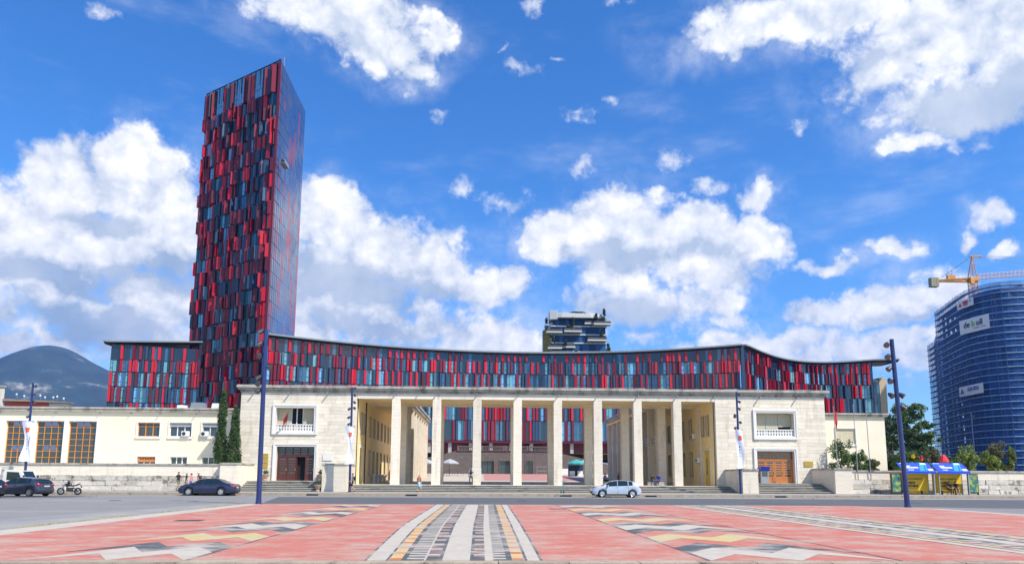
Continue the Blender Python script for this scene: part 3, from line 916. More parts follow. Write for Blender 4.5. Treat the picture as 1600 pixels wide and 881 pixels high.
# four pale urn pedestals under the windows of the left gallery, air conditioners in the right one
for k, y in enumerate((88.2, 91.6, 95.0, 98.4)):
    g = MB(); g.lathe([(.28, 0), (.30, .12), (.20, .2), (.22, .7), (.33, .95), (.36, 1.05), (.30, 1.12)], (-12.5, y, .84), 12)
    o = g.build('pedestal_urn', MT['trim']); tag(o, 'pale stone urn against the ochre wall, %s from the porch' % ('first', 'second', 'third', 'fourth')[k], 'urn', 'stone urns in the left gallery')
def ac_unit(c, rz, label, sz=(.85, .34, .6)):
    t = thing('air_conditioner', label, 'air conditioner', c, rz, 'air conditioners on the walls')
    g = MB(); g.box(-sz[0] / 2, sz[0] / 2, -sz[1], 0, 0, sz[2]); g.build('casing', MT['white'], t, bevel=.02)
    g = MB(); g.lathe([(.21, 0), (.21, .012)], (-.14, -sz[1] - .012, sz[2] / 2), 16, axis='y'); g.build('fan_grille', MT['dark_metal'], t)
    g = MB(); g.box(-.35, -.3, -sz[1], 0, -.06, -.003); g.box(.3, .35, -sz[1], 0, -.06, -.003); g.build('bracket', MT['grey_metal'], t)
ac_unit((24.96, 85.6, 6.2), R(-90), 'air conditioner under an upper window of the right gallery')
ac_unit((24.84, 83.5, 3.4), R(-90), 'air conditioner beside the yellow side door of the right gallery')

# steps
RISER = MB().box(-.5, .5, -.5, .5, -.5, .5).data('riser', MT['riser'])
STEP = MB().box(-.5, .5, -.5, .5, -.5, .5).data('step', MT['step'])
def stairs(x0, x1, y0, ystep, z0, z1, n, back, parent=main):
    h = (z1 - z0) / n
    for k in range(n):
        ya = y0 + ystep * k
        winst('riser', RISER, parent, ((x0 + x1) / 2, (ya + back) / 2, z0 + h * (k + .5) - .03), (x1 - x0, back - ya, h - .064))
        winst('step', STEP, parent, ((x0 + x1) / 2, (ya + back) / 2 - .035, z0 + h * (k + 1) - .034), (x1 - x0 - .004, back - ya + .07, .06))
stairs(-12.93, 25.87, 74.3, .72, .22, PZ - .003, 4, 77.46)
stairs(-23.28, -15.25, 73.1, .52, .22, 1.21, 6, 77.92)
stairs(27.47, 35.18, 73.1, .52, .22, 1.19, 6, 77.92)
# cheek walls beside the entrance steps
for x0, x1, zt in ((-24.95, -23.3, 2.92), (-15.23, -12.95, 2.92), (25.89, 27.45, 2.62), (35.2, 36.95, 2.75)):
    g = MB()
    rr = random.Random(int(x0 * 10))
    z = .22
    while z < zt - .3:
        h = min(.45, zt - .18 - z)
        e = rr.uniform(0, .006)
        g.box(x0 - e, x1 + e, 72.7 - e, 77.97, z + .003, z + h - .003); z += h
    g.box(x0 + .02, x1 - .02, 72.72, 77.97, .22, zt - .18)
    c = mbuild('cheek_wall', g, MT['travertine'])
    g = MB(); g.box(x0 - .06, x1 + .06, 72.62, 77.95, zt - .18, zt)
    mbuild('coping', g, MT['cornice'], c, bevel=.015)
# plates on the facade
PLATE = MB().box(-.5, .5, -.5, .5, -.5, .5)
for k, (z, l) in enumerate(((3.75, 'top'), (3.25, 'middle'), (2.72, 'bottom'))):
    o = PLATE.build('brass_plate', MT['brass']); o.location = (-22.2, YF - .05, z); o.scale = (.55, .05, .46); tag(o, '%s of the three brass plates left of the left door' % l, 'plate', 'brass plates left of the left door')
o = PLATE.build('brass_plate', MT['brass']); o.location = (34.95, YF - .05, 3.25); o.scale = (.95, .05, .55); tag(o, 'brass plate right of the orange wooden door', 'plate')
o = PLATE.build('stone_plaque', MT['trim']); o.location = (-15.85, YF - .05, 3.6); o.scale = (.95, .05, .6); tag(o, 'pale stone plaque on the wall right of the dark red door', 'plaque')

# ================================================================ low cream building on the left, with its terrace
YL = 82.0
left = thing('cream_building', 'long low cream building with tall orange gridded windows left of the cypresses', 'building', (-42, YL, 2.6))
def lb(name, g, mat, parent=left, **k):
    return g.build(name, mat, parent, world=True, **k)
BIG = [(-54.4, -51.75), (-51.05, -48.5), (-47.85, -44.95), (-44.45, -41.55)]
UP = [(-37.2, -34.85), (-33.8, -31.45), (-30.3, -27.95)]
LOW = [(-37.0, -35.05), (-33.5, -31.7), (-30.1, -28.3)]
ops = [(a, b, 2.9, 7.42) for a, b in BIG] + [(a, b, 5.86, 7.36) for a, b in UP] + [(a, b, 2.9, 3.7) for a, b in LOW]
g = MB(); wall_open(g, (0, YL, 0), (1, 0, 0), (0, -1, 0), (-75, -25.06), (2.2, 8.5), ops, .35)
g.face([(-75, YL, 2.2), (-75, YL, 8.5), (-75, 100, 8.5), (-75, 100, 2.2)])
lb('wall', g, MT['cream'])
g = MB(); g.box(-75.3, -25.5, YL - .30, 100, 8.5, 8.78); g.box(-75.4, -25.5, YL - .40, 100.1, 8.78, 8.97)
lb('cornice', g, MT['cornice'], bevel=.02)
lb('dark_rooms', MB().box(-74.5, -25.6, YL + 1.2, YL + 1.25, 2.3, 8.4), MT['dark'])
SPL = MB().tube((0, 0, 0), (0, -.45, .02), .045, .045, 6).data('waterspout', MT['grey_metal'])
for x in (-51.8, -46.0, -41.3, -38.0, -34.9, -31.0, -27.3):
    inst('waterspout', SPL, left, Vector((x, YL, 8.33)) - wloc(left))
BAR = MB().box(-.5, .5, -.5, .5, -.5, .5)
MUL = BAR.data('mullion', MT['orange_wood'])
PAN = BAR.data('pane', MT['glass'])
PAN2 = BAR.data('pane', MT['glass_sky'])
rw = random.Random(21)
g = MB()                                                       # white surround and pilasters round the tall windows
for a, b in zip(BIG, BIG[1:]): g.box(a[1] + .02, b[0] - .02, YL - .22, YL - .002, 2.85, 7.44)
g.box(BIG[-1][1] + .02, BIG[-1][1] + .28, YL - .14, YL - .002, 2.85, 7.44); g.box(-55, BIG[-1][1] + .28, YL - .16, YL - .002, 7.44, 7.66)
lb('window_surround', g, MT['trim'])
for wi, (a, b) in enumerate(BIG):
    w = empty('tall_window', Vector(((a + b) / 2, YL + .2, 2.9)) - wloc(left), 0, left)
    nx, nz = 4, 7
    Wd, Hd = b - a, 4.52
    for i in range(nx + 1):
        x = -Wd / 2 + Wd * i / nx
        x = max(-Wd / 2 + .04, min(Wd / 2 - .04, x))
        inst('mullion', MUL, w, (x, 0, Hd / 2), (0, 0, 0), (.05, .09, Hd))
    for j in range(nz + 1):
        z = max(.04, min(Hd - .04, Hd * j / nz))
        inst('mullion', MUL, w, (0, .004, z), (0, 0, 0), (Wd, .075, .05))
    for i in range(nx):
        for j in range(nz):
            x, z = -Wd / 2 + Wd * (i + .5) / nx, Hd * (j + .5) / nz
            tilt = (i in (1, 2)) and (j == nz - 1 or (j == 2 and wi != 3))
            if tilt: inst('pane', PAN2, w, (x, -.06, z), (R(24), 0, 0), (Wd / nx - .07, .02, Hd / nz - .06))
            else: inst('pane', PAN, w, (x, .03, z), (rw.uniform(-.01, .01), 0, rw.uniform(-.01, .01)), (Wd / nx, .015, Hd / nz))
    bl = MB()                                                   # pale blinds and floor edge seen inside
    bl.box(-Wd / 2, Wd / 2, .5, .6, Hd * .70, Hd * .78); bl.box(-Wd / 2, Wd / 2, .5, .6, Hd * .14, Hd * .26)
def small_window(parent, a, b, z0, z1, y, kind):
    g = MB(); t = .16
    g.box(a - t, a, y - .07, y + .0, z0 - t, z1 + t); g.box(b, b + t, y - .07, y, z0 - t, z1 + t); g.box(a, b, y - .07, y, z1, z1 + t); g.box(a - t, b + t, y - .13, y, z0 - t - .06, z0 - .001) if kind != 'low' else None
    w = g.build('window_surround', MT['trim'], parent, world=True)
    p = MB(); p.box(a, b, y + .26, y + .28, z0, z1); p.build('pane', MT['glass'], w, world=True)
    m = MB()
    mat = MT['orange_wood'] if kind == 'orange' else MT['white']
    for k in range(4):
        x = a + (b - a) * k / 3
        x0, x1 = max(a, x - .045), min(b, x + .045)
        m.box(x0, x1, y + .18, y + .25, z0, z1)
    m.box(a, b, y + .182, y + .248, z0, z0 + .07); m.box(a, b, y + .182, y + .248, z1 - .07, z1)
    if kind == 'orange': m.box(a, b, y + .185, y + .245, z0 + (z1 - z0) * .72 - .035, z0 + (z1 - z0) * .72 + .035)
    m.build('window_frame', mat, w, world=True)
    if kind == 'shutter':
        s = MB(); z = z1 - (z1 - z0) * .28
        while z < z1: s.box(a, b, y + .08, y + .11, z, min(z + .06, z1)); z += .075
        s.build('roller_shutter', MT['grey_shutter'], w, world=True)
for k, (a, b) in enumerate(UP): small_window(left, a, b, 5.86, 7.36, YL, 'orange' if k == 0 else 'shutter')
for k, (a, b) in enumerate(LOW): small_window(left, a, b, 2.9, 3.7, YL, 'low')
o = MB().box(-36.95, -35.1, YL + .05, YL + .12, 3.12, 3.66).build('wooden_board', MT['door_orange'], left, world=True)
o = MB()
for k in range(6): o.box(-36.75 + k * .27, -36.58 + k * .27, YL + .044, YL + .05, 3.38, 3.55)
o.build('board_hole', MT['dark'], left, world=True)
ac_unit((-32.0, YL - .02, 5.9), 0, 'air conditioner on the sill of the middle upper window', (.8, .3, .55))
ac_unit((-29.95, YL - .02, 5.9), 0, 'air conditioner on the sill of the window behind the cypress', (.8, .3, .55))
# steel ducts standing on the roof
for k, (x, w, h, mt) in enumerate(((-31.8, 1.6, .55, 'grey_metal'), (-29.6, 1.3, .5, 'white'), (-33.6, .9, .35, 'white'))):
    t = thing('roof_duct', ('large grey duct box on the cream roof beside the tower foot', 'white duct box right of the grey one on the cream roof', 'small white box on the cream roof, leftmost')[k], 'duct', (x, 84.5, 8.97))
    g = MB(); g.prism([(-w / 2, 0), (w / 2, 0), (w / 2 * .8, h * 1.5), (-w / 2 * .8, h * 1.5)], -.5, .5, 'y'); g.build('duct_hood', MT[mt], t)
    g = MB(); g.tube((0, 0, 0), (w * .7, 0, .12), .12, .12, 8); g.build('duct_pipe', MT['grey_metal'], t)

# terrace walls: smooth band above, rough blocks below
BLK = MB()
BLK.box(-.5, .5, -.5, .5, -.5, .5)
def block_mesh(seed):
    bm = bmesh.new(); bmesh.ops.create_cube(bm, size=1)
    rr = random.Random(seed)
    bmesh.ops.bevel(bm, geom=bm.edges[:], offset=.035, segments=1, affect='EDGES')
    for v in bm.verts: v.co += Vector((rr.uniform(-.012, .012), rr.uniform(-.06, .06), rr.uniform(-.02, .02)))
    me = bpy.data.meshes.new('stone_block'); bm.to_mesh(me); bm.free(); me.materials.append(MT['rough_stone']); return me
BLKS = [block_mesh(k) for k in range(5)]
def terrace(x0, x1, zt, label, seed, gaps=()):
    t = thing('terrace_wall', label, 'wall', ((x0 + x1) / 2, 73, .22))
    rr = random.Random(seed)
    g = MB(); g.box(x0, x1, 73.35, 81.98, .1, zt - .16)
    c = g.build('terrace_body', MT['cream'], t, world=True)
    g = MB(); x = x0
    while x < x1:
        l = min(2.4, x1 - x); g.box(x, x + l - .02, 73.2, 73.62, zt - .16, zt + rr.uniform(-.01, .01)); x += l
    g.build('coping', MT['cornice'], t, world=True)
    g = MB(); x = x0
    while x < x1:
        l = min(rr.uniform(1.8, 2.6), x1 - x); g.box(x + .006, x + l - .006, 73.30 - rr.uniform(0, .006), 73.4, 1.66, zt - .165); x += l
    g.build('smooth_band', MT['travertine'], t, world=True)
    hs = (.22, .70, 1.18, 1.66)
    for k in range(3):
        x = x0
        while x < x1 - .05:
            l = rr.uniform(1.1, 2.3)
            if x1 - x - l < .7: l = x1 - x
            inst('stone_block', rr.choice(BLKS), t, (x + l / 2 - (x0 + x1) / 2, .22 + .10 * k + rr.uniform(-.05, .05), (hs[k] + hs[k + 1]) / 2 - .22), (0, 0, 0), (l - .015, .5 if rr.random() > .07 else .3, hs[k + 1] - hs[k] - .012))
            x += l
    return t
terrace(-70, -24.98, 2.82, 'weathered stone terrace wall along the street left of the entrance steps', 41)
terrace(36.98, 76, 2.56, 'weathered stone terrace wall behind the bus shelters', 42)
g = MB(); g.box(37.0, 110, 73.7, 128, .2, 2.3)
tag(g.build('terrace_ground', pmat('garden_soil', (.09, .08, .045), .95, .3, .8)), kind='structure')

# ================================================================ cream block and glass block on the right
YR = 84.0
rbd = thing('cream_house', 'cream block with one shuttered window right of the travertine building', 'building', (42, YR, 2.3))
g = MB(); wall_open(g, (0, YR, 0), (1, 0, 0), (0, -1, 0), (37.1, 46.9), (2.2, 8.86), [(41.05, 43.35, 5.68, 7.45), (37.6, 39.7, 5.68, 7.45)], .3)
g.face([(46.9, YR, 2.2), (46.9, 100, 2.2), (46.9, 100, 8.86), (46.9, YR, 8.86)])
g.build('wall', MT['cream'], rbd, world=True)
g = MB(); g.box(37.1, 47.2, YR - .28, 100.2, 8.86, 9.05); g.box(37.1, 47.3, YR - .38, 100.3, 9.05, 9.24)
g.build('cornice', MT['cornice'], rbd, world=True, bevel=.02)
for a, b in ((41.05, 43.35), (37.6, 39.7)):
    small_window(rbd, a, b, 5.68, 7.45, YR, 'plain')
    s = MB(); z = 5.7
    while z < 7.42: s.box(a + .02, b - .02, YR + .10, YR + .14, z, z + .075); z += .09
    s.build('roller_shutter', MT['shutter'], rbd, world=True)
ob = thing('glass_block', 'tan and dark glass office block between the stadium end and the trees', 'building', (122, 222, 2))
pm = pmat('tan_cladding', (.50, .39, .24), .7, .08)
g = MB(); g.box(120.4, 125.0, 222.4, 228, 0, 32.4); g.box(123.2, 125.4, 222.1, 228.1, 22, 32.9)
g.build('wall', pm, ob, world=True)
g = MB(); g.box(123.3, 126.0, 222.06, 227, 2, 21.9); g.build('side_glazing', MT['g_dark'], ob, world=True)
for j in range(8):
    for i in range(3):
        zz = 3.0 + j * 3.6
        o = MB().box(120.5 + i * .9, 121.34 + i * .9, 222.2, 222.38, zz, zz + 3.4).build('pane', MT['g_dark'] if (i + j) % 3 else MT['g_blue'], ob, world=True)

# ================================================================ stadium and tower
def unit_panel(name, mat, flip):
    s = -1 if flip else 1
    pts = [(-.5 * s, 0), (-.30 * s, -1), (.5 * s, -.62), (.5 * s, 0)]
    if flip: pts = pts[::-1]
    g = MB(); g.prism(pts, 0, 1, 'z')
    return g.data(name, MT[mat])
def steep_panel(mat):
    g = MB(); g.prism([(-.5, 0), (-.42, -1), (.5, -.22), (.5, 0)], 0, 1, 'z'); return g.data('facade_panel', MT[mat])
PSTEEP = {c: steep_panel(c) for c in ('red', 'crimson', 'maroon', 'navy', 'slate')}
PMESH = {(c, f): unit_panel('facade_panel', c, f) for c in ('red', 'crimson', 'maroon', 'navy', 'slate') for f in (0, 1)}
GL = ['g_teal', 'g_blue', 'g_dark', 'g_green', 'g_sky']

class Facade:
    """rows of folded panels in front of flush glazing along a path"""
    def __init__(self, root, limit):
        self.root, self.left = root, limit
        self.stuff = MB(); self.glass = MB(); self.frame = MB()
        self.off = wloc(root)
        self.cols = ['red', 'crimson', 'maroon', 'navy', 'slate']

    def panel(self, p, ang, w, d, z0, z1, col, flip, single, steep=False):
        me = PSTEEP[col] if steep else PMESH[(col, flip)]
        if single and self.left > 0:
            self.left -= 1
            inst('facade_panel', me, self.root, Vector((p[0], p[1], z0)) - self.off, (0, 0, ang), (w, d, z1 - z0))
        else:
            M4 = Matrix.Translation((p[0], p[1], z0)) @ Matrix.Rotation(ang, 4, 'Z') @ Matrix.Diagonal((w, d, z1 - z0, 1))
            self.stuff.mesh([M4 @ v.co for v in me.vertices], [tuple(q.vertices) for q in me.polygons], self.cols.index(col))

    def pane(self, a, b, z0, z1, kind):
        self.glass.face([(a[0], a[1], z0), (b[0], b[1], z0), (b[0], b[1], z1), (a[0], a[1], z1)], GL.index(kind))

    def bar(self, a, b, z0, z1, out, t=.06):
        """thin frame bar between two plan points, standing out by t"""
        nx, ny = out
        self.frame.mesh([(a[0] + nx * t, a[1] + ny * t, z0), (b[0] + nx * t, b[1] + ny * t, z0), (b[0] + nx * t, b[1] + ny * t, z1), (a[0] + nx * t, a[1] + ny * t, z1),
                         (a[0], a[1], z0), (b[0], b[1], z0), (b[0], b[1], z1), (a[0], a[1], z1)],
                        [(0, 1, 2, 3), (3, 2, 6, 7), (0, 4, 5, 1), (1, 5, 6, 2), (0, 3, 7, 4)], 0)

    def done(self):
        if self.stuff.f:
            tag(self.stuff.build('facade_panels', [MT[c] for c in self.cols], self.root, world=True), kind='stuff')
        tag(self.glass.build('glazing', [MT[c] for c in GL], self.root, world=True), kind='stuff')
        if self.frame.f:
            tag(self.frame.build('glazing_frames', MT['frame_dark'], self.root, world=True), kind='stuff')

def arclen(pts, step):
    """resample a plan polyline at equal steps"""
    out = [Vector(pts[0])]; acc = 0.0
    for a, b in zip(pts, pts[1:]):
        a, b = Vector(a), Vector(b); L_ = (b - a).length; t = step - acc
        while t <= L_:
            out.append(a + (b - a) * (t / L_)); t += step
        acc = L_ - (t - step)
    return out

stad = thing('stadium', 'long low stadium facade of red and blue folded panels behind the travertine building', 'stadium', (8.6, 205, 6))
LV = [11.7, 17.2, 21.7, 26.1, 30.2, 33.6]
def quad_y(x):                                       # gently hollow front in plan
    x0, y0, x1, y1, x2, y2 = -55.0, 190.0, 8.6, 204.0, 70.9, 196.0
    return y0 * (x - x1) * (x - x2) / ((x0 - x1) * (x0 - x2)) + y1 * (x - x0) * (x - x2) / ((x1 - x0) * (x1 - x2)) + y2 * (x - x0) * (x - x1) / ((x2 - x0) * (x2 - x1))
FRONT = [(x, quad_y(x), 0) for x in [-55 + 126 * k / 60 for k in range(61)]]
def bez(p0, p1, p2, p3, n=24):
    return [tuple(sum(c * q[i] for c, q in zip(((1 - t) ** 3, 3 * t * (1 - t) ** 2, 3 * t * t * (1 - t), t ** 3), (p0, p1, p2, p3))) for i in range(2)) + (0,) for t in [k / n for k in range(n + 1)]]
RIGHT = bez((71.0, 196.0), (84, 210), (95, 223), (119.6, 219.0))
LEFT = [(-102.8, 207.0, 0), (-79.0, 210.6, 0)]
def roof_z(x):
    if x < -80: return 37.9 + (-84 - x) * .025
    if x <= 71: return 36.15 + 1.55 * ((x - 8.6) / 63.0) ** 2
    return 37.7 - 1.1 * math.sin(math.pi * min(1, (x - 71) / 49)) + .1
fa = Facade(stad, 298)
rs = random.Random(77)
def stadium_side(path, rows, seed, single):
    pts = arclen(path, .82)
    for ri, row in enumerate(rows):
        rr = random.Random(seed * 100 + row)
        top = row == 5
        gap = 0
        k = 0
        phase = rr.randint(0, 3)
        while k < len(pts) - 1:
            a, b = pts[k], pts[k + 1]
            d = (b - a).normalized(); nrm = (d.y, -d.x)
            ang = math.atan2(d.y, d.x)
            z0 = LV[row]; z1 = LV[row + 1] if not top else roof_z((a.x + b.x) / 2) - .55
            mid = (a + b) / 2
            back = Vector((-nrm[0], -nrm[1], 0)) * .0
            if top: gk = 'g_dark' if rr.random() < .85 else 'g_blue'
            else: gk = rr.choices(GL, (.26, .24, .34, .02, .14) if row >= 3 else (.10, .36, .36, .04, .14))[0]
            self_a, self_b = a + back, b + back
            fa.pane(self_a, self_b, z0, z1, gk)
            ph = (k + phase) % 4
            isp = False
            if top:
                if rr.random() < (.95 if ph == 0 else .42 if ph == 2 else .06): isp = True
                cols = (.46, .40, .04, .10, .0)
            else:
                if rr.random() < (.92 if ph == 0 else .76 if ph == 2 else .24): isp = True
                cols = (.30, .36, .10, .16, .08)
            if isp:
                col = rr.choices(fa.cols, cols)[0]
                w = rr.uniform(.56, .88)
                p = mid + Vector((nrm[0], nrm[1], 0)) * .05 + d * rr.uniform(-.12, .12)
                fa.panel(p, ang, w, rr.uniform(.42, .75), z0 + .10, z1 - .10, col, rr.randint(0, 1) if rr.random() < .4 else 0, single)
            elif ph in (1, 3) and not top:                # framed opening light
                q0, q1 = a + d * .06, b - d * .06
                zz = z0 + (z1 - z0) * rr.choice((.28, .32))
                fa.bar(q0, q0 + d * .07, z0, z1, nrm); fa.bar(q1 - d * .07, q1, z0, z1, nrm)
                fa.bar(q0, q1, zz - .06, zz + .06, nrm, .05); fa.bar(q0, q1, z1 - .95, z1 - .85, nrm, .05)
            elif top and rr.random() < .5:
                fa.bar(a, a + d * .06, z0, z1, nrm)
            k += 1
        # floor edge between rows
        for a, b in zip(pts, pts[1:]):
            d = (b - a).normalized()
            fa.bar(a, b, LV[row] - .09, LV[row] + .09, (d.y, -d.x), .16)
stadium_side(FRONT, [5, 4, 3], 1, True)
stadium_side([p for p in FRONT if p[0] <= -25] , [2], 6, False)
stadium_side([p for p in FRONT if p[0] >= 45], [2], 7, False)
stadium_side(RIGHT, [5, 4, 3, 2], 2, True)
stadium_side(LEFT, [5, 4, 3, 2, 1], 3, True)
mid_front = [p for p in FRONT if -26 < p[0] < 46]
stadium_side(mid_front, [2, 1, 0], 4, False)
fa.done()
MB().box(70.6, 71.5, 195.7, 196.5, 8, 37.2).build('corner_post', MT['navy'], stad, world=True)
# plain ends and what the low buildings hide
def wallq(a, b, z0, z1): MB().face([(a[0], a[1], z0), (b[0], b[1], z0), (b[0], b[1], z1), (a[0], a[1], z1)]).build('side_wall', MT['navy'], stad, world=True)
wallq((119.6, 219), (122, 260), 8, 37.2); wallq((-100, 250), (-102.8, 207), 8, 37.4)
wallq((-102.8, 207.05), (-84, 210.05), 8, 17.2)
for a, b in zip(FRONT, FRONT[1:]):
    if not -26 < a[0] < 45: wallq((a[0], a[1] + .05), (b[0], b[1] + .05), 8, 26.1)
for a, b in zip(RIGHT, RIGHT[1:]): wallq((a[0], a[1] + .05), (b[0], b[1] + .05), 8, 21.7)
def roof_strip(path, over, ends=None):
    g = MB()
    P = [Vector(p) for p in path]
    rows = []
    for i, p in enumerate(P):
        d = (P[min(i + 1, len(P) - 1)] - P[max(i - 1, 0)]).normalized()
        n = Vector((d.y, -d.x, 0)); z = roof_z(p.x)
        o = p + n * over; q = p - n * 16
        rows.append([(o.x, o.y, z - .10), (o.x, o.y, z + .30), (q.x, q.y, z + .5), (p.x - n.x * .3, p.y - n.y * .3, z - .58)])
    for r0, r1 in zip(rows, rows[1:]):
        g.face([r0[0], r1[0], r1[1], r0[1]], 0)
        g.face([r0[1], r1[1], r1[2], r0[2]], 0)
        g.face([r0[3], r1[3], r1[0], r0[0]], 1)
    for r in (rows[0], rows[-1]): g.face([r[0], r[1], r[2], r[3]], 0)
    g.build('roof_edge', [MT['roof_grey'], MT['frame_dark']], stad, world=True)
roof_strip(FRONT, 1.3)
roof_strip(RIGHT + [(127.0, 217.6, 0)], 1.3)
roof_strip([(-104.6, 206.7, 0)] + LEFT, 1.2)
# red ground storey behind the court
st2 = [p for p in FRONT if -26 < p[0] < 46]
g = MB(); pr = MB(); dk = MB(); cm = MB()
for a, b in zip(st2, st2[1:]):
    g.face([(a[0], a[1] + 3, 6), (b[0], b[1] + 3, 6), (b[0], b[1] + 3, 11.6), (a[0], a[1] + 3, 11.6)])
    cm.mesh([(a[0], a[1] - .5, 11.05), (b[0], b[1] - .5, 11.05), (b[0], b[1] - .5, 11.68), (a[0], a[1] - .5, 11.68), (a[0], a[1] + 3.2, 11.05), (b[0], b[1] + 3.2, 11.05)], [(0, 1, 2, 3), (4, 5, 1, 0)])
g.build('red_base_wall', pmat('dull_red_wall', (.11, .016, .026), .6, .2, .4), stad, world=True)
cm.build('red_fascia', MT['maroon'], stad, world=True)
for k in range(12):
    x = -20 + 5.6 * k
    o = MB().box(x, x + .9, quad_y(x) + .4, quad_y(x) + 1.3, 6, 11.05).build('base_column', MT['concrete'], stad, world=True)
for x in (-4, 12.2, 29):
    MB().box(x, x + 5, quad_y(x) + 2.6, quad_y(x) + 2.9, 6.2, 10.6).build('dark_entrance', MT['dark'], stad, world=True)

# ---------------------------------------------------------------- tower
tow = thing('tower', 'tall slender tower clad in red and blue folded panels with a flat glass side', 'tower', (-68, 210, 6))
ft = Facade(tow, 299)
T0, T1, T2, T3 = Vector((-84.5, 215, 0)), Vector((-57.2, 195, 0)), Vector((-57.0, 224, 0)), Vector((-84.3, 244, 0))
FH = 4.02
CROWN = 108.2
nfl = 25
dl = (T1 - T0); LT = dl.length; dl.normalize(); nl = (dl.y, -dl.x)
angl = math.atan2(dl.y, dl.x)
NM = 32
mod = LT / NM
rt = random.Random(13)
layout = []
for fl in range(-1, nfl):                        # -1 is the tall crown row
    if fl < 0: z0, z1 = CROWN, 116.6
    else: z0, z1 = CROWN - FH * (fl + 1), CROWN - FH * fl
    if fl >= 0 and z0 < 17: break
    k = 0
    sh = rt.uniform(0, 1.0)
    runlen = 0
    while k < NM:
        a, b = T0 + dl * mod * k, T0 + dl * mod * (k + 1)
        f = k / NM
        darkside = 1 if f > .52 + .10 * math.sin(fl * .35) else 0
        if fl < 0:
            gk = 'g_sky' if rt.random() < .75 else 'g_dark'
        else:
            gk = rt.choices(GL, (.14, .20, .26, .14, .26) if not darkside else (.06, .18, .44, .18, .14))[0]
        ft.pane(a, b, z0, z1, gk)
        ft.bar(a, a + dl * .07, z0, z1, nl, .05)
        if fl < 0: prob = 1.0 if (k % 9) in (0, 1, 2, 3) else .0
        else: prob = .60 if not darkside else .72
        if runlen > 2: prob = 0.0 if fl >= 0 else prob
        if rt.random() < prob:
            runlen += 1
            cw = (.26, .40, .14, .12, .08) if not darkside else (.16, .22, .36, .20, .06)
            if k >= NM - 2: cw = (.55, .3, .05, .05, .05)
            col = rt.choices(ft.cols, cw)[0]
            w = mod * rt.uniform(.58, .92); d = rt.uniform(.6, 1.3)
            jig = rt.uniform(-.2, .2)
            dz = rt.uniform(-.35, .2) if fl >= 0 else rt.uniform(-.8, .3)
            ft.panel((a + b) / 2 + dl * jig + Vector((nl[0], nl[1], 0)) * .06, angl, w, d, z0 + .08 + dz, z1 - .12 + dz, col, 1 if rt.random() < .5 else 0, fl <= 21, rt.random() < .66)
        else:
            runlen = 0
            if rt.random() < .5: ft.bar(a, b, z0 + (z1 - z0) * .3 - .05, z0 + (z1 - z0) * .3 + .05, nl, .05)
        k += 1
    ft.bar(T0, T1, z0 - .12, z0 + .12, nl, .2)
# crown frame: open rails above the glass
for q in range(NM + 1):
    if q % 2 == 0: ft.bar(T0 + dl * mod * q, T0 + dl * (mod * q + .12), 112, 116.9, nl, .3)
ft.bar(T0, T1, 116.75, 116.95, nl, .35)
# flush glass side towards the right, red panes scattered in it
dr_ = (T2 - T1); LR = dr_.length; dr_.normalize(); nr = (dr_.y, -dr_.x)
NR = 16
side = MB(); sf = MB()
MT['seam'] = pmat('seam_metal', (.07, .09, .15), .4, .1)
SM = ['s_glass', 's_red', 's_pink']
MT['s_glass'] = pmat('mirror_glass', (.20, .25, .38), .10, .15, .10, metal=.9)
MT['s_red'] = pmat('mirror_red', (.40, .07, .11), .12, .12, .3, metal=.5)
MT['s_pink'] = pmat('mirror_pink', (.30, .16, .24), .10, .12, .3, metal=.7)
redrun = [0] * NR
for j in range(29):
    z1 = 116.9 - j * FH; z0 = z1 - FH
    if z1 < 9: break
    for i in range(NR):
        a, b = T1 + dr_ * LR * i / NR, T1 + dr_ * LR * (i + 1) / NR
        e = rt.uniform(-.03, .03)
        if redrun[i] > 0: m = 1; redrun[i] -= 1
        else:
            m = 0
            if rt.random() < .12: m = 1; redrun[i] = rt.choice((0, 1, 1))
            elif rt.random() < .06: m = 2
        if i == 0: m = 1 if rt.random() < .7 else 2
        side.face([(a.x + e, a.y + .03, z0 + .02), (b.x + e * .5, b.y - .03, z0 + .02), (b.x - e, b.y - .03, z1 - .02), (a.x - e * .6, a.y + .03, z1 - .02)], m)
for j in range(29):                                # seams of the flush glass side
    z = 116.9 - j * FH
    if z > 9: MB().box(T1.x - .05, T1.x + .10, T1.y + .1, T2.y, z - .04, z + .04).build('seam', MT['seam'], tow, world=True)
for i in range(NR + 1):
    y = T1.y + LR * i / NR; MB().box(T1.x - .05, T1.x + .09, y - .03, y + .03, 9, 116.9).build('seam', MT['seam'], tow, world=True)
tag(side.build('side_glazing', [MT[q] for q in SM], tow, world=True), kind='stuff')
core = MB(); ins = .10
core.face([(T1.x - ins, T1.y + .1, 6), (T2.x - ins, T2.y, 6), (T2.x - ins, T2.y, 116.8), (T1.x - ins, T1.y + .1, 116.8)])
core.face([tuple(T2 + Vector((0, 0, 6))), tuple(T3 + Vector((0, 0, 6))), tuple(T3 + Vector((0, 0, 116))), tuple(T2 + Vector((0, 0, 116)))])
core.face([tuple(T3 + Vector((0, 0, 6))), tuple(T0 + Vector((0, 0, 6))), tuple(T0 + Vector((0, 0, 116))), tuple(T3 + Vector((0, 0, 116)))])
core.face([tuple(T0 + Vector((0, 0, 114))), tuple(T1 + Vector((-.2, .2, 114))), tuple(T2 + Vector((-.2, 0, 114))), tuple(T3 + Vector((0, 0, 114)))])
core.face([(T0.x, T0.y + .1, 6), (T1.x, T1.y + .1, 6), (T1.x, T1.y + .1, 17), (T0.x, T0.y + .1, 17)])
core.build('tower_core', MT['frame_dark'], tow, world=True)
ft.done()
g = MB(); g.box(T1.x - .35, T1.x + .25, T1.y - .3, T1.y + .3, 17, 117.2); g.build('corner_post', MT['maroon'], tow, world=True)
g = MB(); c = Vector((-57.0, 198, 117))
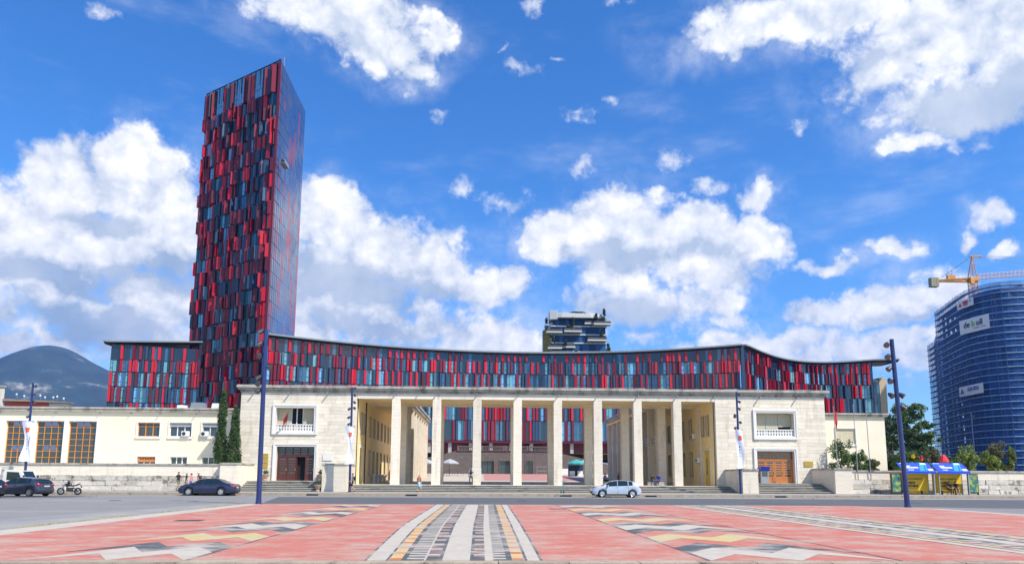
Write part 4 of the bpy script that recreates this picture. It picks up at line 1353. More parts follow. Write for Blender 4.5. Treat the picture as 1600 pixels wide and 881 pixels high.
g.tube(c, c + Vector((0, 0, 2.6)), .06); g.tube(c + Vector((-1.4, 0, 1.6)), c + Vector((1.6, 0, 1.9)), .05); g.tube(c + Vector((-1, 0, 2.3)), c + Vector((1.1, 0, 2.4)), .05)
g.build('antenna', MT['grey_metal'], tow, world=True)
# cleaning cradle hanging against the glass side
t = thing('cleaning_cradle', 'cleaning cradle with pale bundles hanging near the top of the tower glass side', 'cradle', (-55.6, 198.5, 87.4))
g = MB(); g.box(-.7, .7, -2.2, 2.2, 0, .12); g.box(-.7, -.62, -2.2, 2.2, .12, 1.1); g.box(.62, .7, -2.2, 2.2, .12, 1.1); g.build('cradle_floor', MT['grey_metal'], t)
g = MB(); g.tube((0, -2, .1), (-.6, -2, 29.6), .03, .03, 5); g.tube((0, 2, .1), (-.6, 2, 29.6), .03, .03, 5); g.build('cable', MT['dark_metal'], t)
for q, (y, z, r_) in enumerate(((-1.3, .8, .75), (.2, .55, .6), (1.4, .5, .62))):
    g = MB(); g.sphere((0, y, z + .1), r_ * .8, r_, r_ * .9, 8, 6); g.build('bundle', MT['white'] if q else MT['dark_metal'], t, smooth=True)

# ================================================================ court between the wings
g = MB(); g.face([(-26, 85.9, .83), (38, 85.9, .83), (38, 150, 2.42), (-26, 150, 2.42)])
struct('court_floor', g, pmat('court_paving', (.50, .43, .34), .85, .08, .4, 6))
g = MB(); g.face([(.6, 104, 1.294), (15.4, 104, 1.294), (15.4, 149.6, 2.425), (.6, 149.6, 2.425)])
struct('red_ramp', g, pmat('red_court_paving', (.46, .22, .18), .85, .12, .5, 6))
tw = thing('court_stair_wall', 'brownish stone wall with stairs and balustrade behind the colonnade', 'wall', (5, 150, 2.4))
MT['court_stone'] = pmat('court_stone', (.17, .138, .122), .9, .2, 1.5, 7)
def brick_over(m, scale, c1, c2, mortar):
    nt = m.node_tree; N, L = nt.nodes.new, nt.links.new
    b = nt.nodes["Principled BSDF"]
    old = b.inputs['Base Color'].links[0].from_socket
    geo = N('ShaderNodeNewGeometry'); sp = N('ShaderNodeSeparateXYZ'); L(geo.outputs['Position'], sp.inputs[0])
    cb = N('ShaderNodeCombineXYZ'); L(sp.outputs[0], cb.inputs[0]); L(sp.outputs[2], cb.inputs[1])
    br = N('ShaderNodeTexBrick'); L(cb.outputs[0], br.inputs['Vector']); br.inputs['Scale'].default_value = scale
    br.inputs['Color1'].default_value = (*c1, 1); br.inputs['Color2'].default_value = (*c2, 1); br.inputs['Mortar'].default_value = (*mortar, 1)
    br.inputs['Mortar Size'].default_value = .03
    mu = N('ShaderNodeMix'); mu.data_type = 'RGBA'; mu.blend_type = 'MULTIPLY'; mu.inputs[0].default_value = 1
    L(old, mu.inputs[6]); L(br.outputs['Color'], mu.inputs[7]); L(mu.outputs[2], b.inputs['Base Color'])
brick_over(MT['court_stone'], .9, (1, 1, 1), (.75, .75, .78), (.5, .48, .46))
prof = [(-20, 2.3), (-20, 3.4), (-4.6, 7.0), (14.6, 7.0), (30, 3.4), (30, 2.3)]
ops = [(.25, 2.75, 2.4, 5.0), (4.0, 6.4, 2.4, 5.0), (9.2, 10.6, 2.4, 5.0)]
g = MB(); wall_open(g, (0, 150, 0), (1, 0, 0), (0, -1, 0), (-4.6, 14.6), (2.3, 7.0), ops, .6)
g.face([(-20, 150, 2.3), (-4.6, 150, 2.3), (-4.6, 150, 7.0), (-20, 150, 3.4)]); g.face([(14.6, 150, 2.3), (30, 150, 2.3), (30, 150, 3.4), (14.6, 150, 7.0)])
g.build('stone_wall', MT['court_stone'], tw, world=True)
for a, b, c, d in ops:
    f = MB(); f.box(a - .18, a, 149.9, 150.0, c, d + .18); f.box(b, b + .18, 149.9, 150.0, c, d + .18); f.box(a, b, 149.9, 150.0, d, d + .18)
    w = f.build('door_surround', MT['court_stone'], tw, world=True)
    MB().box(a, b, 150.4, 150.45, c, d).build('door_glass', MT['glass'], w, world=True)
    f = MB(); m_ = (a + b) / 2; f.box(m_ - .06, m_ + .06, 150.3, 150.39, c, d); f.build('door_frame', MT['dark_metal'], w, world=True)
for x0, x1 in ((-4.4, -.2), (.4, 4.6), (5.2, 9.4), (10.0, 14.2)):
    g = MB(); g.box(x0, x1, 149.8, 150.1, 7.0, 7.12); g.box(x0, x1, 149.78, 150.12, 7.75, 7.95)
    n = 13
    for k in range(n):
        x = x0 + .25 + (x1 - x0 - .5) * k / (n - 1); g.box(x - .07, x + .07, 149.85, 150.05, 7.12, 7.75)
    g.box(x0 - .25, x0 + .1, 149.75, 150.15, 7.0, 8.05); g.box(x1 - .1, x1 + .25, 149.75, 150.15, 7.0, 8.05)
    g.build('balustrade', MT['court_stone'], tw, world=True)
g = MB()
for s, xe in ((-1, -4.6), (1, 14.6)):
    for k in range(16):
        x0 = xe + s * k * .95; z = 7.0 - (k + 1) * .222
        g.box(min(x0, x0 + s * .95), max(x0, x0 + s * .95), 150.1, 153, 2.4, z)
g.build('stair_flight', MT['concrete'], tw, world=True)
g = MB(); g.face([(-26, 150.6, 6.6), (46, 150.6, 6.6), (46, 215, 6.6), (-26, 215, 6.6)])
struct('upper_terrace', g, MT['floor_stone'])
# parasols with tables
def parasol(x, y, z, r, mat, label, tip=2.65):
    t = thing('parasol', label, 'parasol', (x, y, z), rt.uniform(0, 1), 'parasols in the court')
    g = MB(); g.tube((0, 0, .05), (0, 0, tip), .035, .035, 8); g.build('pole', MT['dark_metal'], t)
    g = MB(); g.lathe([(.4, 0), (.4, .08), (.12, .12)], (0, 0, 0), 12); g.build('base', MT['concrete'], t)
    g = MB(); n = 8
    for i in range(n):
        a, b = 2 * math.pi * i / n, 2 * math.pi * (i + 1) / n
        p = lambda q, rr, zz: (rr * math.cos(q), rr * math.sin(q), zz)
        g.face([(0, 0, tip), p(a, r * .55, tip - .32), p(b, r * .55, tip - .32)]); g.face([p(a, r * .55, tip - .32), p(a, r, tip - .72), p(b, r, tip - .72), p(b, r * .55, tip - .32)])
        g.face([p(a, r, tip - .72), p(a, r * .99, tip - .9), p(b, r * .99, tip - .9), p(b, r, tip - .72)])
    g.build('canopy', mat, t)
MT['grey_cloth'] = pmat('grey_cloth', (.38, .39, .40), .9, .06)
MT['green_cloth'] = pmat('green_cloth', (.05, .36, .34), .9, .08); MT['gold_cloth'] = pmat('yellow_green_cloth', (.42, .50, .12), .9, .08)
parasol(-5.3, 130, 1.93, 1.55, MT['grey_cloth'], 'grey parasol open in the court behind the second column', 2.95)
parasol(-9.7, 136, 2.08, 1.6, MT['grey_cloth'], 'grey parasol half hidden by the left white wing', 2.9)
parasol(16.9, 130, 1.93, 1.75, MT['green_cloth'], 'green parasol over a kiosk in the court', 3.0)
parasol(19.6, 138, 2.1, 1.9, MT['grey_cloth'], 'grey parasol behind the green one', 3.0)
def cafe_table(x, y, z, label):
    t = thing('cafe_table', label, 'table', (x, y, z), 0, 'tables in the court')
    g = MB(); g.lathe([(.4, .72), (.4, .75)], (0, 0, 0), 14); g.build('table_top', MT['dark_metal'], t)
    g = MB(); g.tube((0, 0, .02), (0, 0, .72), .035); g.lathe([(.25, 0), (.25, .02)], (0, 0, 0), 12); g.build('leg', MT['dark_metal'], t)
def cafe_chair(x, y, z, rz, label):
    t = thing('cafe_chair', label, 'chair', (x, y, z), rz, 'chairs in the court')
    g = MB(); g.box(-.22, .22, -.22, .22, .43, .47); g.build('seat', MT['dark_metal'], t)
    g = MB(); g.box(-.22, .22, .19, .22, .47, .9); g.build('backrest', MT['dark_metal'], t)
    for a in (-1, 1):
        for b in (-1, 1): MB().tube((a * .2, b * .2, 0), (a * .2, b * .2, .43), .018, .018, 5).build('leg', MT['dark_metal'], t)
cafe_table(-6.3, 130.2, 1.93, 'dark cafe table left of the grey parasol pole'); cafe_table(-3.9, 130.4, 1.94, 'dark cafe table right of the grey parasol pole')
for i, (x, rz, l) in enumerate(((-7.1, R(90), 'leftmost dark chair under the grey parasol'), (-5.6, R(-90), 'dark chair left of the grey parasol pole'), (-4.6, R(90), 'dark chair right of the grey parasol pole'), (-3.1, R(-90), 'rightmost dark chair under the grey parasol'))):
    cafe_chair(x, 130.2, 1.93, rz, l)
t = thing('kiosk', 'small dark kiosk with pale counters under the green parasol', 'kiosk', (16.9, 131, 1.96))
g = MB(); g.box(-1.3, 1.3, .6, 1.0, 0, 2.0); g.build('back_panel', MT['navy'], t)
for x in (-.7, .7):
    g = MB(); g.box(x - .45, x + .45, -.3, .3, 0, .95); g.build('counter', MT['white'], t)
t = thing('planter', 'pale stone planter box before the court wall, left one', 'planter', (-.9, 147.5, 2.36)); MB().box(-1.1, 1.1, -.5, .5, 0, 1.15).build('box', MT['trim'], t); MB().box(-1, 1, -.4, .4, 1.15, 1.2).build('soil', MT['dark'], t)
t = thing('planter', 'pale stone planter box before the court wall, right one', 'planter', (16.3, 147.5, 2.36)); MB().box(-1.1, 1.1, -.5, .5, 0, 1.15).build('box', MT['trim'], t); MB().box(-1, 1, -.4, .4, 1.15, 1.2).build('soil', MT['dark'], t)
t = thing('barrier', 'metal barrier frame before the court wall', 'barrier', (12.5, 146, 2.32))
g = MB(); g.path([(-1.4, 0, 0), (-1.4, 0, 1.5), (1.4, 0, 1.5), (1.4, 0, 0)], .05); g.build('frame', MT['grey_metal'], t)
g = MB(); g.tube((-1.4, 0, .7), (1.4, 0, .7), .04); g.tube((0, 0, .7), (0, 0, 1.5), .03); g.build('rail', MT['grey_metal'], t)

# ================================================================ scaffolded tower and crane on the right
MT['steel_blue'] = pmat('scaffold_tube', (.22, .36, .58), .5, .2, .6, metal=.2)
MT['steel_pale'] = pmat('scaffold_board', (.30, .44, .60), .6, .5, .12)
MT['net'] = net_mat('blue_netting', (.012, .095, .36), .52)
MT['dark_concrete'] = pmat('raw_concrete', (.17, .16, .155), .9, .25, .2, 6)
def scaffold_tower(plan, ztop, label, name, lift=1.95, seed=3):
    pts = arclen([(*p, 0) for p in plan], 2.45)
    c = sum((Vector(p) for p in pts), Vector()) / len(pts)
    t = thing(name, label, 'building', (c.x, c.y, 0))
    rr = random.Random(seed)
    inner = []
    for i, p in enumerate(pts):
        d = (pts[min(i + 1, len(pts) - 1)] - pts[max(i - 1, 0)]).normalized()
        n = Vector((d.y, -d.x, 0)); inner.append((p - n * 1.9, n))
    nl_ = int(ztop / 3.9)
    for k in range(nl_ + 1):
        slab = MB()
        z = 1.0 + k * (ztop - 2.4) / nl_
        for (a, na), (b, nb) in zip(inner, inner[1:]):
            a2, b2 = a - na * 7, b - nb * 7
            slab.face([(a.x, a.y, z), (b.x, b.y, z), (b.x, b.y, z + .38), (a.x, a.y, z + .38)]); slab.face([(a.x, a.y, z), (a2.x, a2.y, z), (b2.x, b2.y, z), (b.x, b.y, z)])
            slab.face([(a.x, a.y, z + .38), (b.x, b.y, z + .38), (b2.x, b2.y, z + .38), (a2.x, a2.y, z + .38)])
        slab.build('floor_slab', MT['dark_concrete'], t, world=True)
    for i in range(0, len(inner), 2):
        a, n = inner[i]; q = a - n * .5; MB().box(q.x - .3, q.x + .3, q.y - .3, q.y + .3, 0, ztop - 1.2).build('structural_column', MT['dark_concrete'], t, world=True)
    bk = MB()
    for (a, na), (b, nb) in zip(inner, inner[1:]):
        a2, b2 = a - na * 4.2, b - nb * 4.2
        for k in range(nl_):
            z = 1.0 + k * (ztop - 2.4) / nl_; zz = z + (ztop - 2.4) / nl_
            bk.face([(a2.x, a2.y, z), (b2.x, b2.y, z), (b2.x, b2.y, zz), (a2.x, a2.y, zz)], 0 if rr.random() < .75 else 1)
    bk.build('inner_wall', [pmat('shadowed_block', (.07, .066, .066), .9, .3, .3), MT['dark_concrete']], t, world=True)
    for i, p in enumerate(pts): MB().tube((p.x, p.y, 0), (p.x, p.y, ztop + rr.uniform(.5, 1.6)), .055, .055, 5, cap=False).build('scaffold_standard', MT['steel_blue'], t, world=True)
    z = lift; k = 0
    while z < ztop:
        led = MB(); bd = MB()
        for a, b in zip(pts, pts[1:]):
            led.tube((a.x, a.y, z + .95), (b.x, b.y, z + .95), .035, .035, 4, cap=False)
            d = (b - a).normalized(); n = Vector((d.y, -d.x, 0)); i0, i1 = a - n * .9, b - n * .9; o0, o1 = a + n * .42, b + n * .42
            bd.mesh([(o0.x, o0.y, z - .08), (o1.x, o1.y, z - .08), (o1.x, o1.y, z + .11), (o0.x, o0.y, z + .11), (i0.x, i0.y, z - .1), (i1.x, i1.y, z - .1), (i1.x, i1.y, z + .12), (i0.x, i0.y, z + .12)], [(0, 1, 2, 3), (4, 5, 1, 0), (3, 2, 6, 7)])
        led.build('guard_rail', MT['steel_blue'], t, world=True); bd.build('scaffold_deck', MT['steel_pale'], t, world=True)
        z += lift; k += 1
    net = MB(); zz = [0.5 + k * 3.9 for k in range(int(ztop / 3.9) + 1)] + [ztop + .6]
    for i, (a, b) in enumerate(zip(pts, pts[1:])):
        d = (b - a).normalized(); n = Vector((d.y, -d.x, 0)) * .14
        for z0, z1 in zip(zz, zz[1:]):
            m_ = (a + b) / 2 + n * (1 + rr.uniform(0, 1.2)); a_, b_ = a + n, b + n
            net.face([(a_.x, a_.y, z0), (m_.x, m_.y, z0), (m_.x, m_.y, z1), (a_.x, a_.y, z1)]); net.face([(m_.x, m_.y, z0), (b_.x, b_.y, z0), (b_.x, b_.y, z1), (m_.x, m_.y, z1)])
    net.build('netting', MT['net'], t, world=True)
    top = MB(); top.prism([(p.x, p.y) for p, n in inner] + [((p - n * 14).x, (p - n * 14).y) for p, n in inner[::-1]], ztop - 1.3, ztop - .9)
    top.build('roof_slab', MT['dark_concrete'], t, world=True)
    return t, pts
PLAN = [(152.8, 238), (149.6, 228), (146.4, 218), (144.2, 210), (144.0, 205), (145.0, 201.2), (147.6, 198.4), (151, 197.1), (156, 196.4), (164, 196), (176, 196), (192, 198)]
scaf, spts = scaffold_tower(PLAN, 57, 'tall rounded building wrapped in blue netting and scaffolding under the crane', 'scaffolded_tower')
scaffold_tower([(164.5, 262), (161, 252), (156.2, 243.5), (157.2, 240), (160.5, 239.5)], 50, 'lower netted block behind the left edge of the scaffolded tower', 'scaffolded_block', seed=4)
g = MB(); g.box(158, 171, 204, 212, 57, 58.6); g.box(178, 198, 203, 214, 57, 59.4)
g.build('roof_canopy', MT['concrete'], scaf, world=True)

def text_mesh(txt, size, mat, name, parent, loc, rot, ext=.004, xs=1.0, bold=0.0):
    cu = bpy.data.curves.new(name, 'FONT'); cu.body = txt; cu.size = size; cu.extrude = ext; cu.align_x = 'CENTER'; cu.align_y = 'CENTER'; cu.offset = bold
    o = bpy.data.objects.new(name, cu); COL.objects.link(o)
    dg = bpy.context.evaluated_depsgraph_get()
    me = bpy.data.meshes.new_from_object(o.evaluated_get(dg)); bpy.data.objects.remove(o); bpy.data.curves.remove(cu)
    me.materials.clear(); me.materials.append(mat)
    q = inst(name, me, parent, loc, rot, (xs, 1, 1))
    return q
MT['banner_white'] = pmat('white_banner', (.72, .72, .74), .7, .05, .8)
MT['ink_navy'] = pmat('navy_ink', (.02, .03, .10), .6, .02); MT['ink_blue'] = pmat('blue_ink', (.01, .13, .46), .6, .02); MT['ink_green'] = pmat('green_ink', (.18, .52, .06), .6, .02)
MT['ink_red'] = pmat('red_ink', (.5, .04, .05), .6, .02); MT['ink_black'] = pmat('black_ink', (.015, .015, .015), .6, .02); MT['ink_cyan'] = pmat('pale_blue_ink', (.12, .42, .75), .6, .02)
def on_scaf(px_az, z):
    """point on the scaffold face at a plan bearing"""
    best = None
    for a, b in zip(spts, spts[1:]):
        for k in range(20):
            p = a + (b - a) * (k / 20)
            e = abs(math.atan2(p.x, p.y) - px_az)
            if best is None or e < best[0]: best = (e, p, (b - a).normalized())
    return best[1], best[2]
def banner(az0, az1, z0, z1, label):
    p0, _ = on_scaf(az0, 0); p1, _ = on_scaf(az1, 0)
    d = (p1 - p0); w = d.length; d.normalize(); n = Vector((d.y, -d.x, 0)); c = (p0 + p1) / 2 + n * 2.0
    t = thing('site_banner', label, 'banner', (c.x, c.y, (z0 + z1) / 2), math.atan2(d.y, d.x), 'banners on the scaffolding')
    g = MB(); nx = 8
    for i in range(nx):
        x0, x1 = -w / 2 + w * i / nx, -w / 2 + w * (i + 1) / nx
        y0, y1 = .05 * math.sin(i * 1.9), .05 * math.sin((i + 1) * 1.9)
        g.face([(x0, y0, -(z1 - z0) / 2), (x1, y1, -(z1 - z0) / 2), (x1, y1, (z1 - z0) / 2), (x0, y0, (z1 - z0) / 2)])
        g.face([(x0, y0 + .02, -(z1 - z0) / 2), (x0, y0 + .02, (z1 - z0) / 2), (x1, y1 + .02, (z1 - z0) / 2), (x1, y1 + .02, -(z1 - z0) / 2)])
    g.build('sheet', MT['banner_white'], t)
    return t, w, z1 - z0
RX = (R(90), 0, 0)
def az_of(px, py):
    """plan bearing of a point of the photograph, used only to lay out which bay of the scaffold a banner hangs in"""
    d = _f + _r2 * ((px - 800) / 1155) - _u2 * ((py - 577) / 1155)
    return math.atan2(d.x, d.y)
t, w, h = banner(az_of(1508, 506), az_of(1555, 503), 44.4, 48.6, 'large white site banner with dark lettering and one green letter')
text_mesh('de', 2.4, MT['ink_navy'], 'lettering', t, (-w * .245, -.14, .3), RX, .01, 1, .04)
text_mesh('k', 2.5, MT['ink_green'], 'lettering', t, (-w * .03, -.14, .3), RX, .01, 1, .05)
text_mesh('oll', 2.4, MT['ink_navy'], 'lettering', t, (w * .185, -.14, .3), RX, .01, 1, .04)
g = MB(); g.box(-w * .02, w * .18, -.13, -.115, -1.15, -1.0); g.box(w * .22, w * .38, -.13, -.115, -1.15, -1.0); g.build('small_print', MT['ink_navy'], t)
t, w, h = banner(az_of(1509, 609), az_of(1548, 606), 26.3, 29.2, 'white site banner with blue company lettering and a triangle emblem')
text_mesh('ALBA SKELA', 1.55, MT['ink_blue'], 'lettering', t, (w * .11, -.14, .25), RX, .01, .66, .04)
g = MB(); g.prism([(-w * .44, -.75), (-w * .355, .85), (-w * .27, -.75), (-w * .32, -.75), (-w * .355, -.35), (-w * .39, -.75)], -.13, -.115, 'y'); g.build('emblem', MT['ink_blue'], t)
t, w, h = banner(az_of(1505, 472), az_of(1531, 469), 52.0, 54.4, 'small white site banner with faded red letters near the top')
g = MB(); g.box(-w * .12, w * .18, -.13, -.115, -.1, .75); g.box(-w * .10, w * .18, -.13, -.115, -.6, -.3); g.build('red_print', MT['ink_red'], t)
g = MB(); g.prism([(-w * .40, -.55), (-w * .18, -.55), (-w * .29, .6)], -.13, -.115, 'y'); g.build('emblem', MT['ink_red'], t)
g = MB(); g.box(w * .28, w * .36, -.13, -.115, -.1, .8); g.build('blue_print', MT['ink_cyan'], t)

# tower crane
crane = thing('tower_crane', 'orange tower crane above the netted building', 'crane', (151, 215, 57))
MT['crane'] = pmat('crane_orange', (.52, .24, .05), .5, .15, .5); MT['counterweight'] = pmat('counterweight', (.27, .25, .17), .8, .15); MT['crane_red'] = pmat('crane_faded_red', (.50, .24, .13), .5, .1, .5)
def lattice(g, p0, p1, w, h, n, r, tri_=False):
    p0, p1 = Vector(p0), Vector(p1); d = (p1 - p0); u_ = d.normalized(); s = u_.cross(Vector((0, 0, 1))).normalized() if abs(u_.z) < .9 else Vector((1, 0, 0)); v = s.cross(u_)
    ch = [s * w / 2, -s * w / 2, v * h] if tri_ else [s * w / 2 + v * h / 2, s * w / 2 - v * h / 2, -s * w / 2 - v * h / 2, -s * w / 2 + v * h / 2]
    for c in ch: g.tube(p0 + c, p1 + c, r, r, 5, cap=False)
    for k in range(n):
        a, b, m_ = p0 + d * (k / n), p0 + d * ((k + 1) / n), p0 + d * ((k + .5) / n)
        for i in range(len(ch)):
            c, e = ch[i], ch[(i + 1) % len(ch)]
            g.tube(a + c, m_ + e, r * .6, r * .6, 4, cap=False); g.tube(m_ + e, b + c, r * .6, r * .6, 4, cap=False)
g = MB(); lattice(g, (150.8, 215, 40), (150.8, 215, 62.0), 1.8, 1.8, 12, .14); g.build('mast', MT['crane'], crane, world=True)
g = MB(); g.box(149.4, 152.2, 213.8, 216.2, 62.0, 63.3); g.build('slewing_ring', MT['crane'], crane, world=True, bevel=.1)
g = MB()
for sx in (-.9, .9):
    for sy in (-.8, .8): g.tube((150.8 + sx, 215 + sy, 63.2), (151.3, 215 + sy * .2, 70.3), .15, .12, 6)
g.box(150.4, 154.4, 214.8, 215.2, 70.0, 70.4); g.tube((150.2, 214.2, 67.6), (152.6, 214.2, 67.6), .06); g.build('apex_frame', MT['crane'], crane, world=True)
g = MB(); lattice(g, (149.6, 215, 62.9), (137.6, 215, 61.9), 1.0, .5, 10, .12); g.box(137.5, 149.6, 214.5, 215.5, 61.85, 62.05); g.box(142.8, 145.2, 214.6, 215.4, 62.5, 64.0); g.tube((144.4, 215, 64), (144.6, 215, 65.4), .1); g.build('counter_jib', MT['crane'], crane, world=True)
for k in range(3):
    g = MB(); x = 137.3 + k * .8; g.box(x, x + .74, 214.2, 215.8, 60.2, 63.0); g.build('counterweight', MT['counterweight'], crane, world=True)
g = MB(); lattice(g, (152.2, 215, 62.9), (190, 215, 66.5), 1.3, 1.5, 30, .075, True); g.build('jib', MT['crane_red'], crane, world=True)
g = MB(); g.tube((151.3, 215, 70.2), (141.0, 215, 63.2), .05, .05, 5); g.tube((151.6, 215, 70.2), (176, 215, 66.8), .05, .05, 5); g.tube((151.6, 215, 70.3), (190, 215, 69.9), .05, .05, 5)
for k in range(1, 6):
    q = Vector((151.3, 215, 70.2)).lerp(Vector((141, 215, 63.2)), k / 6); g.sphere(q, .16, .16, .16, 6, 4)
g.build('tie_cable', MT['dark_metal'], crane, world=True)
g = MB(); g.box(149.0, 150.3, 213.2, 213.9, 60.9, 62.7); g.build('cab', MT['crane'], crane, world=True, bevel=.08)

# ================================================================ planted tower far behind
bt = thing('planted_tower', 'white and blue glass tower with planted terraces rising behind the stadium', 'tower', (39.5, 310, 20))
YB = 300.0
MT['rim_white'] = pmat('rim_white', (.55, .55, .53), .6, .08)
MT['b_dark'] = pmat('deep_blue_glass', (.010, .035, .10), .25, .2, .2, spec=.25); MT['b_mid'] = pmat('mid_blue_glass', (.03, .09, .22), .25, .2, .2, spec=.25)
g = MB(); g.prism([(28.6, 312), (29.4, 300.6), (51.5, 300.6), (52.4, 315)], 20, 66.5); g.build('glass_body', MT['b_dark'], bt, world=True)
for k in range(5):
    z = 50.2 + k * 3.55
    for i in range(16):
        x = 29.5 + i * 1.37; m_ = random.Random(k * 20 + i).choice(('b_dark', 'b_dark', 'b_mid'))
        MB().box(x, x + 1.30, 300.48, 300.58, z, z + 3.0).build('pane', MT[m_], bt, world=True)
    g = MB(); g.box(29.0 - .1 * k, 52.0, 300.0, 312, z + 3.02, z + 3.50); g.build('floor_band', MT['rim_white'], bt, world=True)
MT['soffit'] = pmat('grey_planter', (.075, .07, .07), .8, .1)
for x0, x1, z, d in ((26.6, 33.2, 60.9, 2.2), (33.9, 41.2, 61.2, 2.8), (27.2, 33.0, 54.2, 2.4), (32.8, 38.6, 54.8, 1.6), (43.6, 51.6, 57.6, 2.6), (46.2, 53.3, 64.4, 2.8), (42.6, 47.2, 64.9, 1.2)):
    g = MB(); g.box(x0, x1, YB - d, 301, z, z + .55); b = g.build('terrace_slab', MT['rim_white'], bt, world=True)
    g = MB(); g.box(x0 + .06, x1 - .06, YB - d + .06, 301, z + .55, z + 1.5); g.build('planter', MT['soffit'], b, world=True)
g = MB(); g.prism([(28.2, 299.2), (33, 298), (45, 298), (50, 299.5), (51.5, 304), (28.4, 306)], 67.3, 69.2); g.prism([(28.0, 299.2), (31.2, 298.4), (31.4, 306), (28.2, 306)], 66.6, 70.4)
g.build('roof_rim', MT['rim_white'], bt, world=True, bevel=.15)
g = MB(); g.prism([(25.6, 306), (25.9, 303), (28.6, 301), (28.6, 306)], 20, 63); g.build('side_spine', pmat('ochre_spine', (.30, .24, .04), .7, .4, .5, col2=(.05, .03, .06)), bt, world=True)

# ================================================================ mountain, far houses
def mountain():
    import mathutils.noise as mn
    g = []; fs = []
    nx, ny = 260, 40
    key = [(-6200, 300), (-4800, 480), (-3600, 590), (-3250, 630), (-2880, 648), (-2760, 690), (-2650, 752), (-2590, 772), (-2551, 786), (-2500, 764), (-2400, 700), (-2320, 664), (-2240, 622), (-1930, 548), (-1500, 420), (-900, 300), (0, 210), (1500, 160), (4500, 120)]
    def ridge(x):
        for (a, h0), (b, h1) in zip(key, key[1:]):
            if a <= x <= b:
                return h0 + (h1 - h0) * (x - a) / (b - a)
        return 100
    def sridge(x): return sum(ridge(x + d) for d in (-50, -25, 0, 25, 50)) / 5
    for j in range(ny):
        for i in range(nx):
            x = -6200 + 10600 * i / (nx - 1); t = j / (ny - 1); y = 3300 + 2100 * t
            prof = math.sin(min(1, t / .58) * math.pi / 2) ** 1.3 if t < .58 else math.cos((t - .58) / .42 * math.pi / 2 * .8)
            n = mn.fractal(Vector((x * .0016, y * .0016, 2)), 1.0, 2.1, 6)
            h = sridge(x) * prof * (1 + .22 * n * max(0, 1 - prof * 1.02)) + 80 * n * (1 - prof)
            g.append((x, y, max(-1, h - 2)))
    for j in range(ny - 1):
        for i in range(nx - 1): fs.append((j * nx + i, j * nx + i + 1, (j + 1) * nx + i + 1, (j + 1) * nx + i))
    m = MB(); m.mesh(g, fs)
    struct('mountain', m, pmat('forested_slope', (.03, .052, .04), .95, .5, .006, 12, col2=(.26, .23, .18), c2=(.56, .72)), smooth=True)
mountain()
MT['far_wall'] = pmat('far_plaster', (.62, .58, .50), .85, .06, .3); MT['far_red'] = pmat('far_red_wall', (.50, .10, .07), .85, .08, .3); MT['far_roof'] = pmat('far_roof', (.30, .22, .17), .9, .15, .5)
t = thing('far_house', 'pale flat-roofed house behind the cream roof at the left edge', 'house', (-95, 140, 0))
g = MB(); g.box(-104, -88.7, 140, 140.8, 0, 17.8); g.build('wall', MT['far_wall'], t, world=True); g = MB(); g.box(-104, -88.5, 139.8, 140.9, 17.8, 18.1); g.build('roof', MT['concrete'], t, world=True)
t = thing('far_house', 'low house with red wall and white satellite dishes behind the cream roof', 'house', (-82, 141, 0))
g = MB(); g.box(-88.6, -80.5, 141, 142, 0, 15.15); g.build('red_wall', MT['far_red'], t, world=True)
g = MB(); g.box(-80.5, -77.0, 141, 142, 0, 15.0); g.build('wall', MT['far_wall'], t, world=True)
g = MB(); g.prism([(-89.2, 15.75), (-86, 15.55), (-80, 15.35), (-76.6, 15.1), (-76.4, 15.0), (-89.2, 15.3)], 140.4, 142, 'y'); g.build('roof', MT['far_roof'], t, world=True)
for k, (x, z) in enumerate(((-86.3, 16.3), (-84.9, 16.0), (-82.0, 16.1), (-81.1, 15.8), (-79.6, 15.8), (-78.9, 15.95), (-77.7, 15.6))):
    g = MB(); g.lathe([(.03, 0), (.13, -.03), (.18, -.08)], (x, 140.6, z + .25), 10, axis='y'); d = g.build('satellite_dish', MT['white'], t, world=True)
    g = MB(); g.tube((x, 140.7, z - .45), (x, 140.7, z + .3), .03, .03, 5); g.build('dish_mast', MT['grey_metal'], d, world=True)
t = thing('far_house', 'small pale house with sloping roof at the far left behind the cream roof', 'house', (-86, 133, 0))
g = MB(); g.prism([(-87.5, 0), (-87.5, 14.0), (-84.6, 13.9), (-82.8, 13.2), (-82.8, 0)], 133, 134, 'y'); g.build('wall', pmat('bluish_roof', (.35, .42, .52), .6, .1), t, world=True)

# ================================================================ plants
def leafmat(name, a, b, rough=.6):
    m = bpy.data.materials.new(name); m.use_nodes = True
    nt = m.node_tree; N, L = nt.nodes.new, nt.links.new
    p = nt.nodes["Principled BSDF"]; p.inputs['Roughness'].default_value = rough
    geo = N('ShaderNodeNewGeometry'); no = N('ShaderNodeTexNoise'); L(geo.outputs['Position'], no.inputs['Vector'])
    no.inputs['Scale'].default_value = 1.1; no.inputs['Detail'].default_value = 6
    ri = geo.outputs['Random Per Island']
    ad = N('ShaderNodeMath'); ad.operation = 'ADD'; L(no.outputs['Fac'], ad.inputs[0]); L(ri, ad.inputs[1])
    mr = N('ShaderNodeMapRange'); L(ad.outputs[0], mr.inputs[0]); mr.inputs[1].default_value = .45; mr.inputs[2].default_value = 1.55
    mx = N('ShaderNodeMix'); mx.data_type = 'RGBA'; L(mr.outputs[0], mx.inputs[0]); mx.inputs[6].default_value = (*a, 1); mx.inputs[7].default_value = (*b, 1)
    L(mx.outputs[2], p.inputs['Base Color'])
    tr = N('ShaderNodeBsdfTranslucent'); L(mx.outputs[2], tr.inputs['Color'])
    ms = N('ShaderNodeMixShader'); ms.inputs[0].default_value = .22
    L(p.outputs[0], ms.inputs[1]); L(tr.outputs[0], ms.inputs[2]); L(ms.outputs[0], nt.nodes['Material Output'].inputs[0])
    return m
